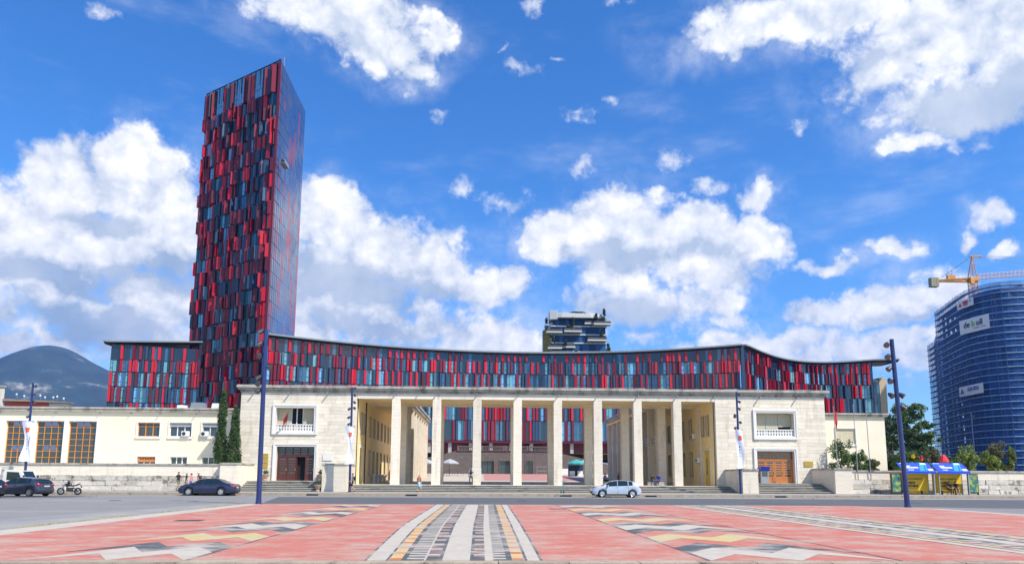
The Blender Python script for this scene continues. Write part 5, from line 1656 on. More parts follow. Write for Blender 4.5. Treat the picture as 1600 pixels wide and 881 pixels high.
LF = {'cypress': leafmat('cypress_leaf', (.018, .045, .012), (.07, .13, .03)), 'dark': leafmat('evergreen_leaf', (.022, .05, .016), (.08, .13, .035)),
      'mid': leafmat('green_leaf', (.035, .075, .015), (.12, .19, .04)), 'light': leafmat('light_leaf', (.08, .13, .02), (.26, .32, .06)),
      'brown': leafmat('brown_leaf', (.05, .06, .018), (.16, .15, .055)), 'far': leafmat('terrace_leaf', (.03, .05, .025), (.12, .14, .06))}
BARK = pmat('bark', (.10, .075, .05), .9, .3, 4, 6, .5, 15)
FLOWER_Y = pmat('yellow_petal', (.75, .6, .03), .6, .05); FLOWER_R = pmat('red_petal', (.65, .03, .03), .6, .05)
def leaves(g, c, rad, n, size, rr, flat=1.0):
    """leaf-sized quads in a clump"""
    for _ in range(n):
        while True:
            p = Vector((rr.uniform(-1, 1), rr.uniform(-1, 1), rr.uniform(-1, 1)))
            if p.length <= 1: break
        p = p * (.45 + .55 * p.length)
        q = Vector((c[0] + p.x * rad[0], c[1] + p.y * rad[1], c[2] + p.z * rad[2]))
        a = Vector((rr.gauss(0, 1), rr.gauss(0, 1), rr.gauss(0, 1) * flat)).normalized()
        b = a.orthogonal().normalized(); b = (Matrix.Rotation(rr.uniform(0, 6.3), 3, a) @ b)
        s = size * rr.uniform(.6, 1.3); c2 = a.cross(b)
        g.face([q - b * s * .5, q + c2 * s * .28, q + b * s * .55, q - c2 * s * .28])
def tree(x, y, z, h, r, leaf, label, seed, trunk=.35, nclump=46, per=130, size=.34, crown0=.3, shape=1.0, name='tree', group=None):
    rr = random.Random(seed)
    t = thing(name, label, 'tree' if name != 'shrub' else 'shrub', (x, y, z), 0, group)
    g = MB(); tips = []
    pts = [Vector((0, 0, -.1))]
    for k in range(1, 6):
        pts.append(Vector((rr.uniform(-.06, .06) * h * .3, rr.uniform(-.06, .06) * h * .3, h * .8 * k / 5)))
    rad = [trunk * (1 - .16 * k) for k in range(6)]
    for k in range(5): g.tube(pts[k], pts[k + 1], rad[k], rad[k + 1], 8)
    for k in range(9):
        s = pts[rr.randint(1, 4)]; a = rr.uniform(0, 6.28); l = r * rr.uniform(.5, .95)
        e = s + Vector((math.cos(a) * l, math.sin(a) * l, l * rr.uniform(.25, .8)))
        m_ = (s + e) / 2 + Vector((0, 0, -.05 * l))
        g.tube(s, m_, trunk * .32, trunk * .2, 5); g.tube(m_, e, trunk * .2, trunk * .07, 5); tips.append(e)
    g.build('trunk', BARK, t)
    c = MB()
    for k in range(nclump):
        u_ = rr.random(); zz = h * (crown0 + (1 - crown0) * u_)
        env = math.sin(math.pi * min(1, .12 + .88 * (1 - u_) ** shape)) ** .6
        rr_ = r * env * math.sqrt(rr.random()) * .95; a = rr.uniform(0, 6.28)
        cr = r * rr.uniform(.16, .34)
        leaves(c, (rr_ * math.cos(a), rr_ * math.sin(a), min(zz, h - cr * .5)), (cr, cr, cr * .75), per, size, rr)
    for e in tips: leaves(c, e, (r * .25, r * .25, r * .2), per, size, rr)
    c.build('crown', LF[leaf], t)
    return t
def cypress(x, y, z, h, r, label, seed):
    rr = random.Random(seed)
    t = thing('cypress', label, 'tree', (x, y, z), 0, 'cypresses before the cream building')
    g = MB(); g.tube((0, 0, -.1), (0, 0, h * .9), .14, .03, 7)
    for k in range(14):
        z0 = h * (.05 + .06 * k); a = rr.uniform(0, 6.28); g.tube((0, 0, z0), (math.cos(a) * r * .5, math.sin(a) * r * .5, z0 + .7), .03, .01, 4)
    g.build('trunk', BARK, t)
    c = MB()
    for k in range(150):
        u_ = rr.random(); prof = (min(1, (u_ + .02) / .10)) ** .5 * (1 - max(0, u_ - .12) / .9) ** .62
        a = rr.uniform(0, 6.28); q = r * prof * rr.uniform(.45, 1.0)
        cr = .17 + .10 * prof
        leaves(c, (q * math.cos(a), q * math.sin(a), h * u_), (cr, cr, cr * 2.6), 58, .17, rr, .4)
    leaves(c, (0, 0, h * .985), (.07, .07, .35), 60, .14, rr, .3)
    c.build('crown', LF['cypress'], t)
cypress(-26.35, 76.6, 2.7, 7.7, .62, 'taller cypress left of the pair before the cream building', 1)
cypress(-24.95, 76.4, 2.7, 5.85, .66, 'shorter cypress right of the pair beside the travertine wall', 2)
tree(72.0, 122, 2.2, 12.2, 3.4, 'mid', 'tall broad tree with a light top behind the right pole', 5, .4, 60, 120, .36, .38)
tree(67.6, 119, 2.2, 9.2, 2.6, 'dark', 'dark evergreen tree just right of the glass office block', 6, .3, 46, 130, .32, .05)
tree(67.8, 114, 2.2, 7.4, 2.4, 'dark', 'low dark tree under the tall light-topped tree', 7, .3, 46, 130, .32, .05)
tree(74.3, 121, 2.2, 9.0, 2.3, 'mid', 'rounded green tree touching the netted building', 8, .3, 52, 120, .34, .1)
tree(72.2, 128, 2.2, 11.0, 1.0, 'dark', 'slim dark conifer tip behind the evergreen', 9, .2, 30, 120, .26, .05, .7)
tree(66.4, 110, 2.2, 5.2, 2.2, 'dark', 'low dark bushy tree above the left bus shelter', 10, .25, 44, 120, .3, .05)
def shrub(x, y, z, h, r, leaf, label, seed, flower=None, per=110, size=.20):
    rr = random.Random(seed)
    t = thing('shrub', label, 'shrub', (x, y, z), 0, 'shrubs on the right terrace')
    g = MB()
    tips = []
    for k in range(9):
        a = rr.uniform(0, 6.28); e = Vector((math.cos(a) * r * rr.uniform(.2, .8), math.sin(a) * r * rr.uniform(.2, .8), h * rr.uniform(.55, .95))); tips.append(e)
        g.tube((0, 0, -.05), e * .5 + Vector((0, 0, .1)), .035, .025, 5); g.tube(e * .5 + Vector((0, 0, .1)), e, .025, .01, 5)
    g.build('stem', BARK, t)
    c = MB()
    for e in tips: leaves(c, e, (r * .36, r * .36, h * .18), per, size, rr)
    for k in range(16):
        a = rr.uniform(0, 6.28); q = r * math.sqrt(rr.random()) * .8; leaves(c, (q * math.cos(a), q * math.sin(a), h * rr.uniform(.12, .7)), (r * .32, r * .32, h * .16), per, size, rr)
    c.build('foliage', LF[leaf], t)
    if flower:
        f = MB(); leaves(f, (tips[0].x * .6, -r * .8, h * .72), (.22, .15, .25), 60, .2, rr); f.build('flower', flower, t)
shrub(38.1, 77.2, 2.3, 3.3, 1.35, 'mid', 'tall green shrub against the corner of the travertine building', 20)
shrub(40.0, 77.0, 2.3, 2.3, 1.1, 'mid', 'green shrub behind the middle flagpole', 21)
shrub(41.4, 77.2, 2.3, 1.35, .8, 'brown', 'small dry shrub behind the right flagpole', 22)
shrub(45.6, 78.5, 2.3, 2.5, 1.3, 'mid', 'green shrub with yellow flowers at the corner of the cream block', 23, FLOWER_Y)
shrub(46.6, 78.3, 2.3, 2.2, 1.2, 'mid', 'green shrub right behind the tall right pole', 24)
shrub(47.4, 78.5, 2.3, 2.2, 1.2, 'brown', 'brownish shrub with red flowers above the left bus shelter', 25, FLOWER_R)
shrub(49.0, 78.6, 2.3, 2.5, .9, 'brown', 'dry brown shrub between the two bus shelters', 26)
shrub(50.6, 78.4, 2.3, 1.9, 1.2, 'mid', 'low green shrub left of the red parasol', 27)
shrub(52.7, 78.4, 2.3, 2.9, 1.2, 'light', 'yellow-green shrub right of the red parasol', 28)
shrub(55.2, 78.4, 2.3, 2.3, 1.0, 'light', 'light green shrub right of the far navy pole', 29)
shrub(56.3, 78.9, 2.3, 3.3, 1.3, 'brown', 'tall brownish-green shrub near the right edge', 30)
shrub(57.5, 78.2, 2.3, 2.7, .42, 'light', 'slim yellow-green shrub at the right edge', 31)
shrub(57.0, 79.4, 2.3, 1.2, 1.2, 'mid', 'low green shrub before the slim one', 32)
# plants on the far planted tower
for k, (x, y, z, h, r) in enumerate(((50.6, 298.4, 65.6, 5.4, 1.3), (37.5, 297.9, 62.6, 4.6, .9), (29.6, 298.6, 55.6, 4.2, .8), (27.2, 303.5, 58, 9.5, 1.6), (34.5, 297.9, 55.8, 2.2, .9), (36, 298, 62.4, 1.6, 2.2), (49.3, 298, 59, 3.5, .9), (52.6, 301, 53.5, 4.2, 1.3), (47.4, 297.9, 66, 3.0, 1.0), (39, 298.2, 51.6, 2.2, 1.5), (40, 300, 69.2, 1.0, 6.0))):
    rr = random.Random(200 + k); g = MB(); g.tube((x, y, z - .2), (x, y, z + h * .5), .06, .03, 5); s = g.build('plant_stem', BARK, bt, world=True)
    c = MB()
    for q in range(16):
        u_ = rr.random(); leaves(c, (x + rr.uniform(-.6, .6) * r * (1.1 - u_), y + rr.uniform(-.4, .4), z + h * u_), (r * .45, min(r, 1) * .5, h * .12), 60, .5, rr)
    c.build('plant_foliage', LF['far'], s, world=True)

# ================================================================ light poles, banners, flags
def light_pole(x, y, z, h, r, label, spots, lean=(0, 0)):
    t = thing('light_pole', label, 'pole', (x, y, z), 0, 'navy light poles')
    g = MB(); g.tube((0, 0, 0), (lean[0], lean[1], h), r, r * .8, 14); g.build('pole', MT['pole_blue'], t, smooth=False)
    g = MB(); g.lathe([(r * 1.5, 0), (r * 1.5, .03), (r * 1.12, .05), (r * 1.08, .25)], (0, 0, 0), 14); g.build('base_collar', MT['pole_blue'], t)
    for dz, sd, yaw in spots:
        zz = h - dz; f = zz / h; cx, cy = lean[0] * f, lean[1] * f
        sg = -1 if sd == 'L' else 1
        k = r / .15
        px = cx + sg * (r * .85 + .20 * k)
        g = MB(); g.tube((cx, cy, zz), (px, cy, zz), .035 * k, .035 * k, 6); b = g.build('lamp_arm', MT['pole_blue'], t)
        d = Vector((math.sin(yaw) * .8, -math.cos(yaw) * .8, -.6)).normalized(); c = Vector((px, cy, zz))
        g = MB(); g.tube(c - d * .17 * k, c + d * .10 * k, .11 * k, .17 * k, 12); g.tube(c - d * .25 * k, c - d * .17 * k, .06 * k, .11 * k, 12); g.build('spotlight', MT['dark_metal'], t)
        g = MB(); g.tube(c + d * .10 * k, c + d * .115 * k, .15 * k, .15 * k, 12); g.build('lens', MT['lens'], b)
    return t
light_pole(-13.15, 45.25, 0, 10.55, .155, 'tall navy light pole with spotlights at the left corner of the square', [(.15, 'L', -1.2), (.9, 'L', -1.0), (1.62, 'L', .1), (2.35, 'R', .2), (3.0, 'L', -1.3), (3.33, 'L', .1), (3.8, 'L', -.8)], (-.12, 0))
light_pole(25.57, 43.9, 0, 10.2, .155, 'tall navy light pole with spotlights at the right corner of the square', [(.35, 'L', -.8), (1.1, 'L', -.9), (1.85, 'L', -1.4), (2.6, 'L', -.2), (3.5, 'L', .4), (3.5, 'R', .9), (4.25, 'R', 1.3)], (-.26, 0))
MEDL = [(.75, 'R', .5), (1.45, 'R', .8), (2.0, 'R', .6), (2.1, 'L', -.8), (2.9, 'L', -.6), (3.55, 'L', -.9), (.1, 'R', 0)]
light_pole(-42.1, 71, .22, 10.0, .12, 'navy light pole with a banner before the tall orange windows', [(.3, 'R', .4), (1.1, 'R', .6), (1.8, 'R', 1.2), (2.5, 'L', -.9), (3.2, 'L', -.7)], (-.1, 0))
light_pole(-12.25, 71, .22, 9.9, .12, 'navy light pole with a banner at the left end of the colonnade', MEDL, (-.1, 0))
light_pole(25.05, 71, .22, 9.85, .12, 'navy light pole with a banner at the right end of the colonnade', [(.3, 'R', .5), (1.0, 'R', .8), (1.7, 'R', 1.3), (2.3, 'L', -.4), (2.45, 'L', -.8), (3.0, 'R', .1), (3.55, 'L', -.9)], (-.05, 0))
light_pole(68.2, 100, 2.3, 8.6, .13, 'distant navy light pole before the netted building', [(.5, 'R', .5), (4.0, 'L', -.5), (5.5, 'R', .5), (6.3, 'R', .9)], (0, 0))
MT['banner_cloth'] = pmat('banner_cloth', (.66, .68, .82), .8, .04)
def pole_banner(x, y, z0, z1, w, label, twist, narrow, orange):
    t = thing('pole_banner', label, 'banner', (x, y, z0), 0, 'banners on the navy poles')
    H_ = z1 - z0; n, m_ = 26, 6
    vs, fs = [], []
    def P(i, j):
        v = i / n; u_ = j / m_ - .5
        ww = w * (1 - narrow * math.sin(math.pi * v) ** 1.5); a = twist * math.sin(v * math.pi)
        xx = u_ * ww * math.cos(a); yy = u_ * ww * math.sin(a) + .10 * math.sin(v * 5 + u_ * 4)
        return (xx + .05 * math.sin(v * 4.4), yy - .02, H_ * v)
    for i in range(n + 1):
        for j in range(m_ + 1): vs.append(P(i, j))
    for i in range(n):
        for j in range(m_): fs.append((i * (m_ + 1) + j, i * (m_ + 1) + j + 1, (i + 1) * (m_ + 1) + j + 1, (i + 1) * (m_ + 1) + j))
    g = MB(); g.mesh(vs, fs); o = g.build('cloth', MT['banner_cloth'], t, smooth=True)
    e = MB(); dk = MB()
    for i in range(n):
        v = i / n
        for j in range(m_):
            pts = [Vector(P(i, j)), Vector(P(i, j + 1)), Vector(P(i + 1, j + 1)), Vector(P(i + 1, j))]
            pts = [p + Vector((0, -.012, 0)) for p in pts]
            if .72 < v < .84 and 2 <= j <= 4 and orange: e.face(pts)
            if .28 < v < .60 and j == 2 and i % 2 == 0: dk.face([pts[0].lerp(pts[1], .2), pts[0].lerp(pts[1], .9), pts[3].lerp(pts[2], .9), pts[3].lerp(pts[2], .2)])
    e.build('orange_emblem', pmat('orange_print', (.75, .13, .03), .7, .1), t); dk.build('vertical_print', MT['ink_navy'], t)
    for zz in (H_, .02): MB().tube((-w / 2 - .05, 0, zz), (w / 2 + .05, 0, zz), .02).build('crossbar', MT['dark_metal'], t)
pole_banner(-42.15, 70.78, 2.85, 6.6, 1.0, 'white twisted banner on the pole before the orange windows', .5, .62, True)
pole_banner(-12.35, 70.78, 2.8, 6.35, .85, 'white twisted banner on the pole left of the colonnade', .7, .55, True)
pole_banner(25.05, 70.78, 2.6, 6.35, .68, 'straight white banner on the pole right of the colonnade', .15, .05, True)
MT['flag_red'] = pmat('flag_red', (.55, .015, .02), .8, .05)
for k, (x, h, lab) in enumerate(((36.25, 7.0, 'left of three thin flagpoles, with a furled red flag'), (37.75, 7.35, 'middle of three thin flagpoles on the right terrace wall'), (39.05, 7.7, 'right of three thin flagpoles on the right terrace wall'))):
    t = thing('flagpole', lab, 'flagpole', (x, 72.55 if k == 0 else 73.12, 2.75 if k == 0 else 1.7), 0, 'flagpoles on the right terrace wall')
    if k == 0: t.location = (x, 74.2, 2.75); h = 6.2
    g = MB(); g.tube((0, 0, -.05), (-.08, 0, h), .05, .03, 8); g.build('mast', MT['grey_metal'], t); g = MB(); g.sphere((-.08, 0, h + .05), .06, .06, .06, 8, 6); g.build('finial', MT['grey_metal'], t)
    if k == 0:
        n = 14; vs, fs = [], []
        for i in range(n + 1):
            v = i / n
            for j in range(4): vs.append((-.03 + j * .11 * (1 - .4 * v) + .04 * math.sin(v * 9 + j), .05 * math.sin(j * 2 + v * 6), h - .45 - 1.75 * v))
        for i in range(n):
            for j in range(3): fs.append((i * 4 + j, i * 4 + j + 1, (i + 1) * 4 + j + 1, (i + 1) * 4 + j))
        g = MB(); g.mesh(vs, fs); g.build('flag_cloth', MT['flag_red'], t, smooth=True)
# national flag leaning out of the left balcony window
t = thing('wall_flag', 'red flag with black eagle leaning out over the left balcony', 'flag', (-20.3, YF - .05, 6.9))
g = MB(); g.tube((0, .2, 0), (.55, -1.35, 1.35), .03, .025, 7); g.build('staff', MT['dark_metal'], t)
vs, fs = [], []; n = 8
A, B_ = Vector((.18, -.32, .45)), Vector((.55, -1.33, 1.34))
for i in range(n + 1):
    for j in range(n + 1):
        p = A.lerp(B_, i / n) + Vector((-.62, .10, -1.05)) * (j / n) * (.55 + .25 * i / n) + Vector((0, .07 * math.sin(j * 1.1 + i * .7), 0)); vs.append(tuple(p))
for i in range(n):
    for j in range(n): fs.append((i * (n + 1) + j, i * (n + 1) + j + 1, (i + 1) * (n + 1) + j + 1, (i + 1) * (n + 1) + j))
g = MB(); g.mesh(vs, fs); fl = g.build('flag_cloth', MT['flag_red'], t, smooth=True)
def fp(u_, v):
    i, j = min(n - 1e-6, u_ * n), min(n - 1e-6, v * n); i0, j0 = int(i), int(j); a, b = i - i0, j - j0
    q = lambda ii, jj: Vector(vs[ii * (n + 1) + jj])
    return (q(i0, j0) * (1 - a) * (1 - b) + q(i0 + 1, j0) * a * (1 - b) + q(i0, j0 + 1) * (1 - a) * b + q(i0 + 1, j0 + 1) * a * b)
EAG = [(.50, .22), (.56, .16), (.62, .18), (.60, .24), (.56, .28), (.58, .34), (.70, .28), (.80, .32), (.74, .38), (.78, .44), (.70, .46), (.73, .54), (.64, .54), (.60, .60), (.66, .70), (.58, .68), (.54, .76), (.50, .84)]
EAG = EAG + [(1 - a, b) for a, b in EAG[-2:0:-1]]
g = MB(); off_ = Vector((.01, -.02, .012))
c0 = fp(.5, .48) + off_
for a, b in zip(EAG, EAG[1:] + EAG[:1]): g.face([c0, fp(*a) + off_, fp(*b) + off_]); g.face([c0 - off_ * 2, fp(*b) - off_, fp(*a) - off_])
g.build('eagle', MT['ink_black'], fl)
# pots beside the left door, urn on the steps, cash machine
def potted(x, y, z, label, urn=False):
    t = thing('plant_pot', label, 'plant pot', (x, y, z), 0, 'plant pots at the left entrance')
    g = MB(); g.lathe([(.22, 0), (.24, .08), (.14, .16), (.30, .45), (.38, .62), (.36, .66), (.28, .62)], (0, 0, 0), 14); g.build('pot', pmat('clay_pot', (.36, .26, .18), .8, .15), t)
    c = MB(); rr = random.Random(int(x * 7)); leaves(c, (0, 0, .82), (.34, .34, .3), 140 if not urn else 30, .16, rr); c.build('foliage', LF['mid'], t)
potted(-22.0, 77.6, 1.215, 'plant pot left of the dark red door'); potted(-16.4, 77.6, 1.215, 'plant pot right of the dark red door'); potted(-15.62, 72.9, .22, 'stone urn at the foot of the left entrance steps', True)
t = thing('cash_machine', 'blue cash machine standing before the orange wooden door', 'cash machine', (29.95, 77.7, 1.19))
g = MB(); g.box(-.42, .42, -.3, .3, 0, 1.3); g.build('cabinet', MT['grey_metal'], t, bevel=.03); g = MB(); g.prism([(-.35, 1.3), (-.55, 1.75), (.3, 1.75), (.3, 1.3)], -.48, .48, 'x'); g.build('hood', pmat('cash_machine_blue', (.01, .03, .36), .4, .05), t)
g = MB(); g.box(-.3, .3, -.315, -.302, .72, 1.22); g.build('screen', MT['glass'], t)

# ================================================================ bus shelters
MT['ad_yellow'] = pmat('yellow_poster', (.72, .46, .012), .5, .04, 1); MT['ad_blue'] = pmat('blue_awning', (.012, .07, .52), .5, .06, 1); MT['ad_cyan'] = pmat('cyan_stripe', (.03, .30, .72), .5, .05)
MT['ad_green'] = pmat('green_poster', (.04, .16, .13), .35, .3, 1.6, col2=(.30, .34, .05), c2=(.48, .6))
MT['bench_yellow'] = pmat('bench_wood', (.52, .30, .05), .5, .1, 3)
def shelter(x, label, ad_side, txt):
    t = thing('bus_shelter', label, 'bus shelter', (x, 70.9, .22), 0, 'bus shelters on the right pavement')
    W2 = 1.45
    for sx in (-W2, W2):
        for yy in (-.55, .5): MB().box(sx - .05, sx + .05, yy - .05, yy + .05, 0, 2.12).build('post', MT['grey_metal'], t)
    g = MB(); g.box(-W2 + .06, W2 - .06, .44, .52, .12, 2.05); bp = g.build('back_panel', MT['ad_yellow'], t)
    g = MB(); g.box(-W2 - .02, -W2 + .02, -.45, .44, .15, 2.0); g.build('side_panel', MT['ad_yellow'] if ad_side == 'R' else MT['glass'], t)
    text_mesh(txt[0], .21, MT['ink_black'], 'lettering', t, (0, .425, 1.50), RX, .003, 1, .004)
    for i, s in enumerate(txt[1:]): text_mesh(s, .27, MT['ink_black'], 'lettering', t, (-.42 if len(s) < 10 else -.28, .425, 1.12 - i * .29), RX, .003, 1, .012)
    g = MB(); g.box(-.95, .75, .0, .36, .42, .47); be = g.build('bench', MT['bench_yellow'], t)
    for sx in (-.8, .6): MB().box(sx - .03, sx + .03, .05, .32, 0, .42).build('leg', MT['dark_metal'], be)
    # sloping awning with print and a scalloped valance
    F0, F1 = Vector((0, -.75, 2.12)), Vector((0, .58, 3.02)); W3 = W2 + .12
    n = (F1 - F0).cross(Vector((1, 0, 0))).normalized(); n = n if n.z > 0 else -n
    P = lambda a, b, e=0: tuple(F0.lerp(F1, b) + Vector((a * W3, 0, 0)) + n * e)
    g = MB(); g.mesh([P(-1, 0), P(1, 0), P(1, 1), P(-1, 1), P(-1, 0, .06), P(1, 0, .06), P(1, 1, .06), P(-1, 1, .06)], [(0, 3, 2, 1), (4, 5, 6, 7), (0, 1, 5, 4), (1, 2, 6, 5), (2, 3, 7, 6), (3, 0, 4, 7)])
    aw = g.build('awning', MT['ad_blue'], t)
    g = MB(); sl = MB(); lt = MB()
    g.face([P(.05, .12, .064), P(.35, .12, .064), P(.75, 1, .064), P(.45, 1, .064)]); g.face([P(.42, .12, .064), P(.5, .12, .064), P(.9, 1, .064), P(.82, 1, .064)])
    g.build('cyan_stripe', MT['ad_cyan'], aw)
    rr = random.Random(int(x))
    for b, a0, a1, hgt in ((.58, -.62, -.30, .12), (.40, -.62, .12, .15), (.18, -.62, -.28, .08), (.9, -.85, -.45, .06)):
        a = a0
        while a < a1: wd = rr.uniform(.03, .07); lt.face([P(a, b, .067), P(min(a + wd, a1), b, .067), P(min(a + wd, a1), b + hgt, .067), P(a, b + hgt, .067)]); a += wd + .018
    lt.face([P(.62, .14, .067), P(.92, .14, .067), P(.92, .34, .067), P(.62, .34, .067)]); lt.face([P(.45, .80, .067), P(.78, .80, .067), P(.78, .96, .067), P(.45, .96, .067)])
    tag(lt.build('white_print', MT['white'], aw), kind='stuff')
    g = MB(); k = 22
    for i in range(k):
        a, b = -1 + 2 * i / k, -1 + 2 * (i + 1) / k; q = Vector((0, 0, -.14)); p0, p1 = Vector(P(a, 0)), Vector(P(b, 0)); m_ = (p0 + p1) / 2
        g.face([p0, p0 + q * .55, m_ + q, p1 + q * .55, p1])
    g.build('valance', MT['ad_blue'], aw)
    g = MB(); g.box(-W2, W2, -.6, .55, 2.06, 2.11); g.build('roof_frame', MT['grey_metal'], t)
    ax = (-W2 - .72) if ad_side == 'L' else (W2 + .62)
    g = MB(); g.box(ax - .5, ax + .5, -.34, -.12, .12, 2.02); b = g.build('poster_case', MT['dark_metal'], t, bevel=.02)
    g = MB(); g.box(ax - .42, ax + .42, -.352, -.342, .28, 1.92); g.build('poster', MT['ad_green'], b)
    g = MB(); g.box(ax - .5, ax - .4, -.3, -.16, 0, .12); g.box(ax + .4, ax + .5, -.3, -.16, 0, .12); g.build('foot', MT['dark_metal'], b)
    return t
shelter(42.35, 'yellow bus shelter with blue awning and empty bench, partly behind the navy pole', 'L', ('KARTA E KREDITIT', '12 KËSTE', '0% INTERES'))
shelter(45.75, 'yellow bus shelter with blue awning and two people on its bench', 'R', ('KARTA E KREDITIT', '12 KËSTE', '0% INTERES'))
MT['red_cloth'] = pmat('red_cloth', (.68, .03, .04), .7, .06)
parasol(48.4, 75.8, 2.3, .45, MT['red_cloth'], 'small red parasol behind the right bus shelter', 2.05)
# far end of the right terrace: brown shed among the shrubs
t = thing('garden_shed', 'low brown shed at the right edge behind the terrace wall', 'shed', (66.5, 80, 2.3))
MB().box(-2, 2, 0, 2, 0, 1.5).build('wall', pmat('brown_boards', (.25, .15, .10), .8, .2, 2), t); MB().box(-2.1, 2.1, -.1, 2.1, 1.5, 1.62).build('roof', MT['concrete'], t)

# e-scooter on the pavement
t = thing('kick_scooter', 'teal electric kick scooter parked on the pavement before the columns', 'scooter', (7.75, 70.2, .22), R(-80))
MT['teal'] = pmat('teal_paint', (.02, .24, .30), .4, .06)
g = MB(); g.box(-.45, .35, -.08, .08, .12, .18); g.build('deck', MT['teal'], t, bevel=.02)
g = MB(); g.tube((.40, 0, .16), (.30, 0, 1.12), .035, .03, 8); g.build('stem', MT['teal'], t)
g = MB(); g.tube((.30, -.26, 1.12), (.30, .26, 1.12), .018); g.build('handlebar', MT['dark_metal'], t)
for x in (.42, -.48): MB().lathe([(.06, -.03), (.11, -.03), (.12, 0), (.11, .03), (.06, .03)], (x, 0, .12), 14, axis='y').build('wheel', MT['dark'], t)

# ================================================================ vehicles
MT['tyre'] = pmat('tyre', (.018, .018, .018), .85, .1); MT['rim'] = pmat('alloy_rim', (.55, .56, .58), .3, .05, metal=.8); MT['car_glass'] = pmat('car_glass', (.012, .022, .026), .04, .1, spec=.6)
MT['plastic'] = pmat('black_plastic', (.02, .02, .022), .6, .1); MT['lamp_red'] = pmat('tail_lamp', (.5, .01, .015), .2, .05, coat=.5); MT['lamp_clear'] = pmat('head_lamp', (.5, .56, .62), .1, .05, coat=.6); MT['plate'] = pmat('number_plate', (.45, .45, .45), .5, .05)
def interp(tab, x):
    if x <= tab[0][0]: return tab[0][1]
    for (a, p), (b, q) in zip(tab, tab[1:]):
        if x <= b: return p + (q - p) * (x - a) / (b - a)
    return tab[-1][1]
def wheel(parent, x, y, r, side, spokes=10):
    t = empty('wheel', (x, y, r), 0, parent)
    s = side
    g = MB(); g.lathe([(r * .66, -.10), (r * .93, -.105), (r, -.07), (r, .07), (r * .93, .105), (r * .66, .10)], (0, 0, 0), 24, axis='y', cap=False); g.build('tyre', MT['tyre'], t, smooth=True)
    g = MB(); g.lathe([(r * .67, -.09), (r * .67, .09)], (0, 0, 0), 20, axis='y'); g.build('wheel_drum', MT['plastic'], t)
    g = MB()
    for k in range(spokes):
        a = 2 * math.pi * k / spokes; c, sn = math.cos(a), math.sin(a); w = .034 if spokes > 6 else .06
        yy = s * .10
        g.mesh([(c * r * .12 - sn * w, yy, sn * r * .12 + c * w), (c * r * .12 + sn * w, yy, sn * r * .12 - c * w), (c * r * .66 + sn * w * 1.3, yy * .9, sn * r * .66 - c * w * 1.3), (c * r * .66 - sn * w * 1.3, yy * .9, sn * r * .66 + c * w * 1.3)], [(0, 1, 2, 3)])
    g.lathe([(r * .60, s * .085), (r * .68, s * .10), (r * .70, s * .09)], (0, 0, 0), 24, axis='y', cap=False); g.lathe([(.01, s * .105), (r * .16, s * .105), (r * .16, s * .06)], (0, 0, 0), 12, axis='y')
    g.build('rim', MT['rim'], t)
